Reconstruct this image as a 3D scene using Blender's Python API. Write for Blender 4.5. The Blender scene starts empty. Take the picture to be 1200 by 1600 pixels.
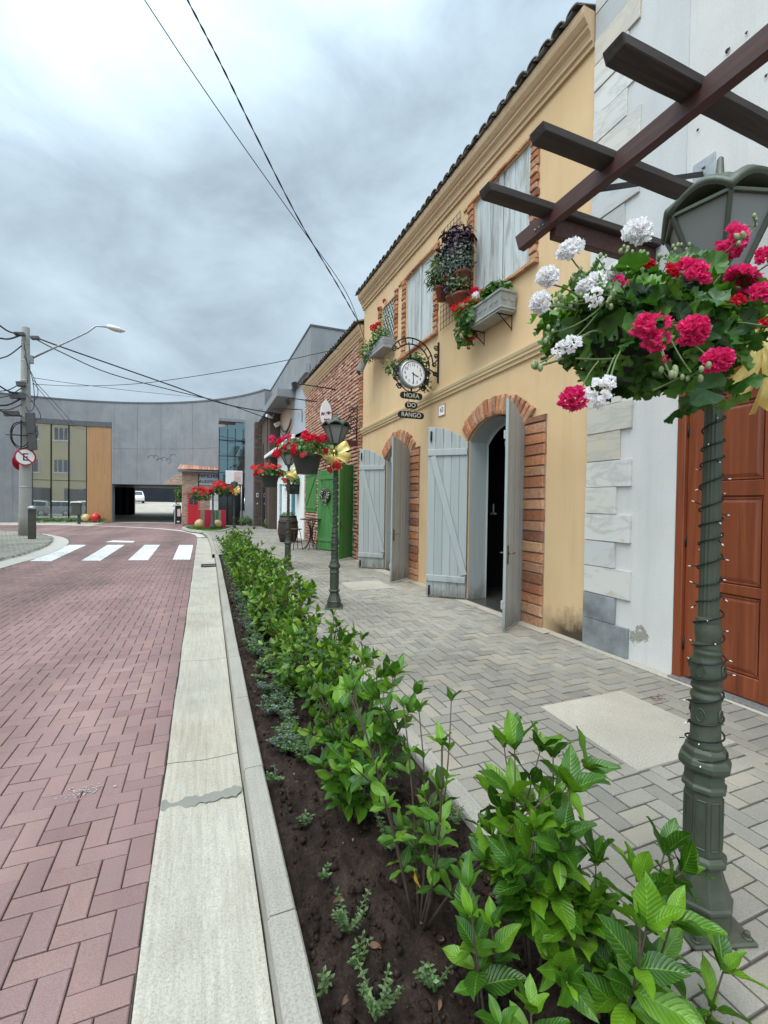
import bpy, bmesh, math, random
import numpy as np
from mathutils import Vector, Matrix
from mathutils.geometry import tessellate_polygon

# ------------------------------------------------------------------ camera, world, sun, exposure
sc = bpy.context.scene
COL = sc.collection
R_ = math.radians
F_PX = 704.0
EYE = np.array([0.0, 0.0, 1.6])


def cam_axes(yaw, pitch, roll):
    cy, sy = math.cos(yaw), math.sin(yaw)
    F = np.array([sy * math.cos(pitch), cy * math.cos(pitch), math.sin(pitch)])
    r0 = np.array([cy, -sy, 0.0])
    u0 = np.cross(r0, F)
    r = r0 * math.cos(roll) + u0 * math.sin(roll)
    u = -r0 * math.sin(roll) + u0 * math.cos(roll)
    return np.array([r, u, -F]).T


CAX = cam_axes(R_(21.96), R_(-0.956), R_(0.811))
cam_d = bpy.data.cameras.new("camera")
cam = bpy.data.objects.new("camera", cam_d)
COL.objects.link(cam)
cam_d.sensor_fit = 'HORIZONTAL'
cam_d.sensor_width = 36.0
cam_d.lens = 36.0 * F_PX / 1200.0
cam_d.clip_start = 0.05
cam_d.clip_end = 2000
m4 = Matrix.Identity(4)
for i in range(3):
    for j in range(3):
        m4[i][j] = CAX[i][j]
m4.translation = Vector(EYE)
cam.matrix_world = m4
sc.camera = cam

sc.view_settings.view_transform = 'Standard'
sc.view_settings.look = 'None'
sc.view_settings.gamma = 1.0
sc.view_settings.exposure = 0.55

SUN_EL, SUN_AZ = R_(64), R_(236)          # azimuth measured clockwise from +Y: behind and to the left of the camera
sun_dir = Vector((math.sin(SUN_AZ) * math.cos(SUN_EL), math.cos(SUN_AZ) * math.cos(SUN_EL), math.sin(SUN_EL)))
sd = bpy.data.lights.new("sun", 'SUN')
sd.energy = 1.5
sd.angle = R_(32)
sd.color = (1.0, 0.94, 0.84)
so = bpy.data.objects.new("sun", sd)
COL.objects.link(so)
so.rotation_euler = (-sun_dir).to_track_quat('-Z', 'Y').to_euler()

world = bpy.data.worlds.new("World")
sc.world = world
world.use_nodes = True
wn, wl = world.node_tree.nodes, world.node_tree.links
wn.clear()


def wnode(t, **kw):
    n = wn.new(t)
    for k, v in kw.items():
        setattr(n, k, v)
    return n


w_out = wnode('ShaderNodeOutputWorld')
w_bg = wnode('ShaderNodeBackground')
w_bg.inputs['Strength'].default_value = 0.1
sky = wnode('ShaderNodeTexSky')
sky.sky_type = 'NISHITA'
sky.sun_disc = False
sky.sun_elevation = SUN_EL
sky.sun_rotation = SUN_AZ
w_co = wnode('ShaderNodeTexCoord')
w_sep = wnode('ShaderNodeSeparateXYZ')
wl.new(w_co.outputs['Generated'], w_sep.inputs[0])


def wmath(op, a, b=None, c=None, clamp=False):
    n = wnode('ShaderNodeMath', operation=op)
    n.use_clamp = clamp
    for i, x in enumerate((a, b, c)):
        if x is None:
            continue
        if isinstance(x, (int, float)):
            n.inputs[i].default_value = x
        else:
            wl.new(x, n.inputs[i])
    return n.outputs[0]


# cloud layer: project the view direction on a plane overhead
zz = wmath('ADD', wmath('MAXIMUM', w_sep.outputs[2], 0.0), 0.20)
cx = wmath('DIVIDE', w_sep.outputs[0], zz)
cy_ = wmath('DIVIDE', w_sep.outputs[1], zz)
w_cmb = wnode('ShaderNodeCombineXYZ')
wl.new(cx, w_cmb.inputs[0])
wl.new(cy_, w_cmb.inputs[1])


def wnoise(scale, detail, rough, dist, off, vec=None, sca=(1, 1, 1)):
    mp = wnode('ShaderNodeMapping')
    mp.inputs['Location'].default_value = off
    mp.inputs['Scale'].default_value = sca
    wl.new(vec if vec is not None else w_cmb.outputs[0], mp.inputs[0])
    n = wnode('ShaderNodeTexNoise')
    n.inputs['Scale'].default_value = scale
    n.inputs['Detail'].default_value = detail
    n.inputs['Roughness'].default_value = rough
    n.inputs['Distortion'].default_value = dist
    wl.new(mp.outputs[0], n.inputs['Vector'])
    return n.outputs['Fac']


n_big = wnoise(0.8, 3, 0.5, 0.2, (3.1, 1.7, 0))
n_mid = wnoise(3.4, 8, 0.58, 0.3, (7.3, 4.4, 0), w_co.outputs['Generated'], (1, 1, 1.9))
n_mix = wmath('ADD', wmath('MULTIPLY', n_big, 0.46), wmath('MULTIPLY', n_mid, 0.54))
w_ramp = wnode('ShaderNodeValToRGB')
wl.new(n_mix, w_ramp.inputs[0])
cr = w_ramp.color_ramp
cr.elements[0].position = 0.36
cr.elements[0].color = (2.75, 3.5, 4.2, 1)
cr.elements[1].position = 0.66
cr.elements[1].color = (5.7, 6.95, 7.75, 1)
e = cr.elements.new(0.50)
e.color = (4.2, 5.25, 6.0, 1)
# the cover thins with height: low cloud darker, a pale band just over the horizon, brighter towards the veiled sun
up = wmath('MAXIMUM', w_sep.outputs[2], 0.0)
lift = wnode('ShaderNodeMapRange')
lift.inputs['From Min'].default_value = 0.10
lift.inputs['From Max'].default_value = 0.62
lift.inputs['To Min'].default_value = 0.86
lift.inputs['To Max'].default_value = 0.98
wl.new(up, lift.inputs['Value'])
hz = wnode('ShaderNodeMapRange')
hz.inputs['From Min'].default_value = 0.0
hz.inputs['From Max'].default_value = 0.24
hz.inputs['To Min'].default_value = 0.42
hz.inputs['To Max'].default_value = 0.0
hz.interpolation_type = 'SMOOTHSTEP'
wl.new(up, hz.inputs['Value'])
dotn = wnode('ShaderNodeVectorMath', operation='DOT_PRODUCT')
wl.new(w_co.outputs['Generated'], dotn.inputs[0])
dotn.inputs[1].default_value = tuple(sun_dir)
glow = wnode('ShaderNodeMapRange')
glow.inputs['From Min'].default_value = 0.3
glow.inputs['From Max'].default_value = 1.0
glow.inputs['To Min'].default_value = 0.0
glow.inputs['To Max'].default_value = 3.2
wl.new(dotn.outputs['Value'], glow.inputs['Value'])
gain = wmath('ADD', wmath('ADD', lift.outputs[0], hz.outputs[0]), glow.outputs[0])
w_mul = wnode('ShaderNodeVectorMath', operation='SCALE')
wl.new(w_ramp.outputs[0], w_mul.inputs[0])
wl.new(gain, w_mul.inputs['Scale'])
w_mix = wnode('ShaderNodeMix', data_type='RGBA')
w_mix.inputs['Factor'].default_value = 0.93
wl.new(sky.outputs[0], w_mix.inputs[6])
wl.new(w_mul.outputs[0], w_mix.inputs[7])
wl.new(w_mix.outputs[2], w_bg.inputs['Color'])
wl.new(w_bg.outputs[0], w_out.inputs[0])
sc.cycles.max_bounces = 8
sc.cycles.transparent_max_bounces = 8
sc.cycles.use_denoising = True

# ------------------------------------------------------------------ pixel rays of the measured photograph (used to lay out real distances)
def ray(u, v):
    return CAX @ np.array([u - 600.0, -(v - 800.0), -F_PX])


def on_z(u, v, z=0.0):
    r = ray(u, v)
    return EYE + r * ((z - EYE[2]) / r[2])


def on_x(u, v, x):
    r = ray(u, v)
    return EYE + r * (x / r[0])


def on_y(u, v, y):
    r = ray(u, v)
    return EYE + r * (y / r[1])


# ------------------------------------------------------------------ object helpers
def tag(o, label=None, cat=None, group=None, kind=None):
    if label: o['label'] = label
    if cat: o['category'] = cat
    if group: o['group'] = group
    if kind: o['kind'] = kind
    return o


def thing(name, loc, label, cat, group=None, rz=0.0):
    o = bpy.data.objects.new(name, None)
    o.empty_display_size = 0.1
    COL.objects.link(o)
    o.location = loc
    o.rotation_euler = (0, 0, rz)
    return tag(o, label, cat, group)


def base_of(o):
    p = Vector((0, 0, 0))
    while o is not None:
        p = p + o.location
        o = o.parent
    return p


KIDS = {}


def add_child(p, c):
    c.parent = p
    KIDS.setdefault(p.name, []).append(c)


def copy_tree(o, parent=None, mats=None):
    c = o.copy()
    COL.objects.link(c)
    if parent is not None:
        add_child(parent, c)
    for ch in list(KIDS.get(o.name, [])):
        copy_tree(ch, c)
    return c


def frame(d, up=(0, 0, 1)):
    d = Vector(d).normalized()
    u = Vector(up)
    s = d.cross(u)
    if s.length < 1e-4:
        s = d.cross(Vector((1, 0, 0)))
    s.normalize()
    t = s.cross(d).normalized()
    return s, d, t


class MB:
    def __init__(s):
        s.v, s.f, s.mi, s.sm, s.uv = [], [], [], [], None
        s.cur = 0
        s.smooth = False

    def face(s, idx):
        s.f.append(tuple(idx)); s.mi.append(s.cur); s.sm.append(s.smooth)

    def add(s, vs, fs):
        n = len(s.v)
        s.v.extend([tuple(p) for p in vs])
        for q in fs:
            s.face([n + i for i in q])

    def box(s, x0, x1, y0, y1, z0, z1):
        s.add([(x0, y0, z0), (x1, y0, z0), (x1, y1, z0), (x0, y1, z0), (x0, y0, z1), (x1, y0, z1), (x1, y1, z1), (x0, y1, z1)],
              [(0, 3, 2, 1), (4, 5, 6, 7), (0, 1, 5, 4), (1, 2, 6, 5), (2, 3, 7, 6), (3, 0, 4, 7)])

    def obox(s, c, ax, ay, az):
        """box from centre c and three half-extent vectors"""
        c, ax, ay, az = map(Vector, (c, ax, ay, az))
        vs = [c + ax * i + ay * j + az * k for k in (-1, 1) for (i, j) in ((-1, -1), (1, -1), (1, 1), (-1, 1))]
        s.add(vs, [(0, 3, 2, 1), (4, 5, 6, 7), (0, 1, 5, 4), (1, 2, 6, 5), (2, 3, 7, 6), (3, 0, 4, 7)])

    def bar(s, a, b, w, h, up=(0, 0, 1)):
        a, b = Vector(a), Vector(b)
        sx, d, t = frame(b - a, up)
        s.obox((a + b) / 2, (b - a) / 2, sx * w / 2, t * h / 2)

    def tube(s, pts, r, n=8, cap=True, closed=False):
        pts = [Vector(p) for p in pts]
        m = len(pts)
        rr = r if hasattr(r, '__len__') else [r] * m
        base = len(s.v)
        prev = None
        for i, p in enumerate(pts):
            if closed:
                d = pts[(i + 1) % m] - pts[i - 1]
            else:
                d = pts[min(i + 1, m - 1)] - pts[max(i - 1, 0)]
            if d.length < 1e-9: d = Vector((0, 0, 1))
            d.normalize()
            if prev is None:
                sx, _, t = frame(d, (0.13, 0.07, 1))
            else:
                sx = prev - d * prev.dot(d)
                if sx.length < 1e-6: sx, _, t = frame(d)
                sx.normalize()
                t = sx.cross(d)
            prev = sx
            for k in range(n):
                a = 2 * math.pi * k / n
                s.v.append(tuple(p + sx * math.cos(a) * rr[i] + t * math.sin(a) * rr[i]))
        sm = s.smooth
        s.smooth = n > 5
        for i in range(m if closed else m - 1):
            j = (i + 1) % m
            for k in range(n):
                k2 = (k + 1) % n
                s.face((base + i * n + k, base + j * n + k, base + j * n + k2, base + i * n + k2))
        s.smooth = sm
        if cap and not closed:
            s.face([base + k for k in range(n)])
            s.face([base + (m - 1) * n + k for k in reversed(range(n))])

    def lathe(s, prof, n=24, c=(0, 0, 0), rot=0.0, cap=True, smooth=None):
        """prof: (radius, z) from bottom to top"""
        base = len(s.v)
        for r, z in prof:
            for k in range(n):
                a = rot + 2 * math.pi * k / n
                s.v.append((c[0] + r * math.cos(a), c[1] + r * math.sin(a), c[2] + z))
        sm = s.smooth
        s.smooth = (n > 8) if smooth is None else smooth
        for i in range(len(prof) - 1):
            for k in range(n):
                k2 = (k + 1) % n
                s.face((base + i * n + k, base + i * n + k2, base + (i + 1) * n + k2, base + (i + 1) * n + k))
        s.smooth = sm
        if cap:
            s.face([base + k for k in reversed(range(n))])
            s.face([base + (len(prof) - 1) * n + k for k in range(n)])

    def sphere(s, c, r, nu=16, nv=10, sz=1.0):
        prof = []
        for i in range(nv + 1):
            a = -math.pi / 2 + math.pi * i / nv
            prof.append((max(r * math.cos(a), 1e-4), r * math.sin(a) * sz))
        s.lathe(prof, nu, c, smooth=True)

    def prism(s, poly, o, ex, ey, depth):
        """polygon (list of (a,b)) laid from origin o along unit vectors ex, ey, extruded by vector depth"""
        o, ex, ey, dp = map(Vector, (o, ex, ey, depth))
        n = len(poly)
        p0 = [o + ex * a + ey * b for a, b in poly]
        s.add(p0 + [p + dp for p in p0], [])
        b = len(s.v) - 2 * n
        tri = tessellate_polygon([[Vector((a, c, 0)) for a, c in poly]])
        for t in tri:
            s.face([b + i for i in t]); s.face([b + n + i for i in reversed(t)])
        for i in range(n):
            j = (i + 1) % n
            s.face((b + i, b + j, b + n + j, b + n + i))

    def sheet(s, rows, smooth=False):
        """grid of points rows[i][j]"""
        base = len(s.v)
        nr, nc = len(rows), len(rows[0])
        for r in rows:
            for p in r: s.v.append(tuple(p))
        sm = s.smooth
        s.smooth = smooth
        for i in range(nr - 1):
            for j in range(nc - 1):
                s.face((base + i * nc + j, base + i * nc + j + 1, base + (i + 1) * nc + j + 1, base + (i + 1) * nc + j))
        s.smooth = sm

    def holed(s, outer, holes, o, ex, ey):
        """flat polygon with holes"""
        o, ex, ey = map(Vector, (o, ex, ey))
        loops = [[Vector((a, b, 0)) for a, b in outer]] + [[Vector((a, b, 0)) for a, b in h] for h in holes]
        tri = tessellate_polygon(loops)
        pts = [p for l in loops for p in l]
        s.add([o + ex * p.x + ey * p.y for p in pts], [])
        b = len(s.v) - len(pts)
        for t in tri: s.face([b + i for i in t])

    def build(s, name, mat, parent=None, bevel=0.0, fix=True, segs=1, sharp=None):
        me = bpy.data.meshes.new(name)
        off = base_of(parent) if parent is not None else Vector((0, 0, 0))
        vs = np.array(s.v, dtype=np.float64).reshape(-1, 3) - np.array(off)
        me.from_pydata(vs.tolist(), [], s.f)
        mats = mat if isinstance(mat, (list, tuple)) else [mat]
        for m in mats: me.materials.append(m)
        me.polygons.foreach_set('material_index', s.mi)
        me.polygons.foreach_set('use_smooth', s.sm)
        if fix:
            bm = bmesh.new(); bm.from_mesh(me)
            bmesh.ops.recalc_face_normals(bm, faces=bm.faces)
            bm.to_mesh(me); bm.free()
        me.update()
        o = bpy.data.objects.new(name, me)
        COL.objects.link(o)
        if parent is not None: add_child(parent, o)
        if bevel > 0:
            md = o.modifiers.new('bevel', 'BEVEL')
            md.width = bevel; md.segments = segs; md.limit_method = 'ANGLE'; md.angle_limit = R_(35)
        return o


def np_mesh(name, V, faces_n, F, mat, parent=None, smooth=True, uv=None, mi=None):
    """fast mesh from numpy: V (n,3), F flat loop indices, faces_n loop count per face (int or array)"""
    me = bpy.data.meshes.new(name)
    off = base_of(parent) if parent is not None else Vector((0, 0, 0))
    V = V - np.array(off)
    F = np.asarray(F, dtype=np.int32).ravel()
    nf = len(F) // faces_n if isinstance(faces_n, int) else len(faces_n)
    tot = np.full(nf, faces_n, dtype=np.int32) if isinstance(faces_n, int) else np.asarray(faces_n, dtype=np.int32)
    me.vertices.add(len(V)); me.vertices.foreach_set('co', V.astype(np.float32).ravel())
    me.loops.add(len(F)); me.loops.foreach_set('vertex_index', F)
    me.polygons.add(nf)
    st = np.concatenate([[0], np.cumsum(tot)[:-1]]).astype(np.int32)
    me.polygons.foreach_set('loop_start', st)
    me.polygons.foreach_set('loop_total', tot)
    me.polygons.foreach_set('use_smooth', np.full(nf, smooth))
    mats = mat if isinstance(mat, (list, tuple)) else [mat]
    for m in mats: me.materials.append(m)
    if mi is not None: me.polygons.foreach_set('material_index', np.asarray(mi, dtype=np.int32))
    if uv is not None:
        l = me.uv_layers.new(name='leaf')
        l.data.foreach_set('uv', uv[F].astype(np.float32).ravel())
    me.update(calc_edges=True)
    me.validate()
    o = bpy.data.objects.new(name, me)
    COL.objects.link(o)
    if parent is not None: add_child(parent, o)
    return o
# ------------------------------------------------------------------ materials
class NT:
    def __init__(s, name):
        s.m = bpy.data.materials.new(name)
        s.m.use_nodes = True
        s.n, s.l = s.m.node_tree.nodes, s.m.node_tree.links
        s.b = s.n['Principled BSDF']
        s.out = s.n['Material Output']
        s.co = None

    def new(s, t, **kw):
        n = s.n.new(t)
        for k, v in kw.items(): setattr(n, k, v)
        return n

    def put(s, sock, x):
        if isinstance(x, (int, float)): sock.default_value = x
        elif isinstance(x, (tuple, list)): sock.default_value = tuple(x) + ((1,) if len(x) == 3 and len(sock.default_value) == 4 else ())
        else: s.l.new(x, sock)

    def coord(s, kind='Object'):
        if s.co is None: s.co = s.new('ShaderNodeTexCoord')
        return s.co.outputs[kind]

    def mapped(s, scale=(1, 1, 1), rot=(0, 0, 0), loc=(0, 0, 0), kind='Object', vec=None):
        m = s.new('ShaderNodeMapping')
        m.inputs['Scale'].default_value = scale
        m.inputs['Rotation'].default_value = rot
        m.inputs['Location'].default_value = loc
        s.l.new(vec if vec is not None else s.coord(kind), m.inputs[0])
        return m.outputs[0]

    def noise(s, scale, detail=4, rough=0.5, vec=None, dist=0.0, out='Fac'):
        n = s.new('ShaderNodeTexNoise')
        n.inputs['Scale'].default_value = scale
        n.inputs['Detail'].default_value = detail
        n.inputs['Roughness'].default_value = rough
        n.inputs['Distortion'].default_value = dist
        s.l.new(vec if vec is not None else s.coord(), n.inputs['Vector'])
        return n.outputs[out]

    def ramp(s, fac, *stops):
        r = s.new('ShaderNodeValToRGB')
        e = r.color_ramp.elements
        while len(e) < len(stops): e.new(0.5)
        for i, (p, c) in enumerate(stops):
            e[i].position = p
            e[i].color = (c, c, c, 1) if isinstance(c, (int, float)) else tuple(c) + (1,)
        s.put(r.inputs[0], fac)
        return r.outputs[0]

    def mix(s, fac, a, b, mode='MIX'):
        n = s.new('ShaderNodeMix', data_type='RGBA', blend_type=mode)
        s.put(n.inputs['Factor'], fac)
        for sk, x in ((n.inputs[6], a), (n.inputs[7], b)):
            if isinstance(x, (int, float)): x = (x, x, x)
            s.put(sk, x)
        return n.outputs[2]

    def math(s, op, a, b=None, clamp=False):
        n = s.new('ShaderNodeMath', operation=op)
        n.use_clamp = clamp
        s.put(n.inputs[0], a)
        if b is not None: s.put(n.inputs[1], b)
        return n.outputs[0]

    def island(s):
        return s.new('ShaderNodeNewGeometry').outputs['Random Per Island']

    def xyz(s, kind='Object'):
        n = s.new('ShaderNodeSeparateXYZ')
        s.l.new(s.coord(kind), n.inputs[0])
        return n.outputs

    def bump(s, h, strength=0.3, dist=0.01):
        n = s.new('ShaderNodeBump')
        n.inputs['Strength'].default_value = strength
        n.inputs['Distance'].default_value = dist
        s.put(n.inputs['Height'], h)
        s.l.new(n.outputs[0], s.b.inputs['Normal'])
        return s

    def set(s, color=None, rough=None, metal=None, spec=None, **kw):
        if color is not None: s.put(s.b.inputs['Base Color'], color)
        if rough is not None: s.put(s.b.inputs['Roughness'], rough)
        if metal is not None: s.put(s.b.inputs['Metallic'], metal)
        if spec is not None: s.put(s.b.inputs['Specular IOR Level'], spec)
        return s


def C(h, k=1.0):
    """sRGB hex to linear"""
    c = [int(h[i:i + 2], 16) / 255 for i in (0, 2, 4)]
    return tuple(k * (x / 12.92 if x <= 0.04045 else ((x + 0.055) / 1.055) ** 2.4) for x in c)


def plain(name, c, rough=0.6, var=0.12, scale=6.0, bump=0.1, bscale=60.0, metal=0.0, spec=0.4, isl=0.0):
    t = NT(name)
    c2 = tuple(x * (1 - var) for x in c)
    c1 = tuple(min(1, x * (1 + var)) for x in c)
    col = t.ramp(t.noise(scale, 5, 0.6), (0.3, c2), (0.7, c1))
    if isl > 0:
        col = t.mix(1.0, col, t.ramp(t.island(), (0, 1 - isl), (1, 1 + isl * 0.6)), 'MULTIPLY')
    t.set(col, rough, metal, spec)
    if bump > 0: t.bump(t.noise(bscale, 4, 0.6), bump, 0.004)
    return t.m


def paver(name, cols, joint=False, stain=0.25, bs=0.25):
    t = NT(name)
    st = [(i / (len(cols) - 1), c) for i, c in enumerate(cols)]
    col = t.ramp(t.island(), *st)
    big = t.noise(0.45, 5, 0.6, dist=0.6)
    col = t.mix(1.0, col, t.ramp(big, (0.32, 1 - stain), (0.68, 1 + stain * 0.5)), 'MULTIPLY')
    fine = t.noise(210, 3, 0.7)
    col = t.mix(1.0, col, t.ramp(fine, (0.3, 0.72), (0.5, 1.0), (0.72, 1.22)), 'MULTIPLY')
    sp = t.noise(3.2, 6, 0.7)
    col = t.mix(t.ramp(sp, (0.62, 0.0), (0.78, 0.35)), col, tuple(min(1, x * 1.5 + 0.04) for x in cols[1]))
    t.set(col, t.ramp(big, (0.3, 0.62), (0.7, 0.85)), 0, 0.35)
    t.bump(fine, bs, 0.003)
    return t.m


def concrete(name, c, stain=0.3, speck=0.25, warm=(0.30, 0.24, 0.15), bs=0.35, brush=0.0):
    t = NT(name)
    a = t.noise(1.3, 7, 0.62, dist=0.4)
    col = t.mix(a, tuple(x * (1 - stain) for x in c), tuple(min(1, x * (1 + stain * 0.4)) for x in c))
    w = t.noise(0.9, 5, 0.6, vec=t.mapped(loc=(9, 4, 2)))
    col = t.mix(t.ramp(w, (0.5, 0.0), (0.75, 0.35)), col, warm)
    f = t.noise(120, 4, 0.75)
    col = t.mix(1.0, col, t.ramp(f, (0.32, 1 - speck), (0.5, 1), (0.7, 1 + speck * 0.6)), 'MULTIPLY')
    sp = t.noise(26, 3, 0.8)
    col = t.mix(t.ramp(sp, (0.66, 0.0), (0.72, 0.45)), col, tuple(x * 0.42 for x in c))
    if brush:
        br = t.noise(1.0, 6, 0.7, vec=t.mapped((46, 2.4, 1)))
        col = t.mix(1.0, col, t.ramp(br, (0.3, 1 - brush), (0.55, 1.0), (0.75, 1 + brush * .5)), 'MULTIPLY')
        d2 = t.noise(2.3, 7, 0.7, vec=t.mapped((1, .55, 1), loc=(2, 9, 1)), dist=.5)
        col = t.mix(t.ramp(d2, (0.56, 0.0), (0.72, 0.45)), col, (0.24, 0.215, 0.17))
    t.set(col, 0.88, 0, 0.25)
    t.bump(t.math('ADD', f, t.math('MULTIPLY', sp, 0.6)), bs, 0.004)
    return t.m


def stucco(name, c, c2, streak=0.2, bs=0.25):
    t = NT(name)
    a = t.noise(0.8, 6, 0.6, dist=0.5)
    col = t.mix(t.ramp(a, (0.35, 0.0), (0.7, 1.0)), c, c2)
    s_ = t.noise(1.0, 6, 0.65, vec=t.mapped((4.5, 4.5, 0.35)))
    col = t.mix(t.ramp(s_, (0.52, 0.0), (0.8, streak)), col, tuple(x * 0.55 for x in c))
    f = t.noise(70, 5, 0.7)
    col = t.mix(1.0, col, t.ramp(f, (0.3, 0.93), (0.7, 1.05)), 'MULTIPLY')
    t.set(col, 0.92, 0, 0.2)
    t.bump(f, bs, 0.006)
    return t


def woodgrain(name, c1, c2, axis=2, rough=0.45, scale=1.0, isl=0.15, worn=None, bs=0.25, spec=0.4):
    t = NT(name)
    sc_ = [14 * scale] * 3
    sc_[axis] = 0.7 * scale
    g = t.noise(1.6, 7, 0.62, vec=t.mapped(tuple(sc_)), dist=1.2)
    col = t.mix(t.ramp(g, (0.3, 0.0), (0.72, 1.0)), c1, c2)
    if isl: col = t.mix(1.0, col, t.ramp(t.island(), (0, 1 - isl), (1, 1 + isl * 0.6)), 'MULTIPLY')
    if worn is not None:
        sc2 = [9 * scale] * 3
        sc2[axis] = 0.9 * scale
        w = t.noise(1.3, 8, 0.72, vec=t.mapped(tuple(sc2), loc=(3, 7, 1)), dist=0.6)
        col = t.mix(t.ramp(w, (worn[1], 0.0), (worn[1] + 0.12, worn[2])), col, worn[0])
    t.set(col, rough, 0, spec)
    t.bump(g, bs, 0.004)
    return t.m


def leafmat(name, dark, mid, light, rough=0.32, trans=0.28, veins=True, edge=None):
    t = NT(name)
    rnd = t.island()
    col = t.ramp(rnd, (0.0, dark), (0.5, mid), (1.0, light))
    if veins:
        uv = t.coord('UV')
        sep = t.new('ShaderNodeSeparateXYZ')
        t.l.new(uv, sep.inputs[0])
        au = t.math('ABSOLUTE', t.math('SUBTRACT', sep.outputs[0], 0.5))
        mid_v = t.ramp(au, (0.0, 1.0), (0.035, 0.0))
        w = t.math('SINE', t.math('MULTIPLY', t.math('SUBTRACT', sep.outputs[1], t.math('MULTIPLY', au, 0.55)), 62.0))
        lat = t.ramp(w, (0.80, 0.0), (0.97, 1.0))
        v = t.math('MAXIMUM', mid_v, t.math('MULTIPLY', lat, 0.45))
        col = t.mix(t.math('MULTIPLY', v, 0.55), col, tuple(min(1, x * 1.7 + 0.01) for x in light))
        t.bump(t.math('MULTIPLY', w, 1.0), 0.22, 0.004)
    n = t.noise(30, 3, 0.5)
    col = t.mix(1.0, col, t.ramp(n, (0.3, 0.85), (0.7, 1.12)), 'MULTIPLY')
    t.set(col, rough, 0, 0.5)
    tr = t.new('ShaderNodeBsdfTranslucent')
    t.put(tr.inputs['Color'], t.mix(1.0, col, (1.25, 1.35, 0.55), 'MULTIPLY'))
    mx = t.new('ShaderNodeMixShader')
    mx.inputs[0].default_value = trans
    t.l.new(t.b.outputs[0], mx.inputs[1])
    t.l.new(tr.outputs[0], mx.inputs[2])
    t.l.new(mx.outputs[0], t.out.inputs[0])
    return t.m


def petalmat(name, c1, c2, trans=0.35):
    t = NT(name)
    col = t.ramp(t.island(), (0.0, c1), (1.0, c2))
    t.set(col, 0.55, 0, 0.25)
    tr = t.new('ShaderNodeBsdfTranslucent')
    t.put(tr.inputs['Color'], col)
    mx = t.new('ShaderNodeMixShader')
    mx.inputs[0].default_value = trans
    t.l.new(t.b.outputs[0], mx.inputs[1])
    t.l.new(tr.outputs[0], mx.inputs[2])
    t.l.new(mx.outputs[0], t.out.inputs[0])
    return t.m


MT = {}
MT['red_paver'] = paver('red_paver', [(0.215, 0.128, 0.120), (0.255, 0.156, 0.144), (0.235, 0.150, 0.146), (0.275, 0.170, 0.152), (0.222, 0.138, 0.132)], stain=0.26)
def add_wheel_wear(m, amount):
    """long darker bands worn along the street by wheels, and oil spots"""
    t = NT.__new__(NT)
    t.m = m; t.n, t.l = m.node_tree.nodes, m.node_tree.links
    t.b = t.n['Principled BSDF']; t.co = None
    old = t.b.inputs['Base Color'].links[0].from_socket
    w = t.noise(1.0, 4, 0.55, vec=t.mapped((1.1, 0.07, 1)))
    col = t.mix(1.0, old, t.ramp(w, (0.36, 1 - amount), (0.6, 1.06)), 'MULTIPLY')
    s = t.noise(1.7, 5, 0.6, vec=t.mapped(loc=(8, 3, 0)), dist=.4)
    col = t.mix(1.0, col, t.ramp(s, (0.62, 1.0), (0.76, 1 - amount)), 'MULTIPLY')
    t.set(col)


add_wheel_wear(MT['red_paver'], 0.24)
MT['grey_paver'] = paver('grey_paver', [(0.22, 0.205, 0.175), (0.31, 0.285, 0.24), (0.27, 0.25, 0.21), (0.335, 0.295, 0.235), (0.24, 0.225, 0.195)], stain=0.32)
MT['joint'] = plain('joint_sand', (0.062, 0.050, 0.043), 0.95, 0.4, 8, 0.5, 120)
MT['gutter'] = concrete('gutter_concrete', (0.45, 0.415, 0.35), stain=0.36, speck=0.30, bs=0.5, brush=0.22)
MT['kerb'] = concrete('kerb_concrete', (0.37, 0.345, 0.30), stain=0.42, speck=0.36, brush=0.12, warm=(0.25, 0.22, 0.17))
MT['slab'] = concrete('slab_concrete', (0.46, 0.415, 0.345), stain=0.45, speck=0.4, warm=(0.36, 0.28, 0.20))
MT['mortar_patch'] = concrete('mortar_patch', (0.21, 0.21, 0.19), 0.15, 0.15)
MT['soil'] = None
t = NT('soil')
a = t.noise(9, 8, 0.7, dist=0.3)
b = t.noise(75, 5, 0.75)
col = t.ramp(a, (0.3, (0.012, 0.008, 0.007)), (0.6, (0.042, 0.028, 0.022)), (0.85, (0.085, 0.060, 0.046)))
col = t.mix(1.0, col, t.ramp(b, (0.3, 0.5), (0.7, 1.5)), 'MULTIPLY')
ch = t.noise(55, 2, 0.5, vec=t.mapped((1, 1, 1), loc=(3, 3, 3)))
col = t.mix(t.ramp(ch, (0.70, 0.0), (0.74, 0.6)), col, (0.16, 0.11, 0.075))
t.set(col, 0.95, 0, 0.15)
t.bump(t.math('ADD', a, t.math('MULTIPLY', b, 0.5)), 0.9, 0.02)
MT['soil'] = t.m

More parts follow.
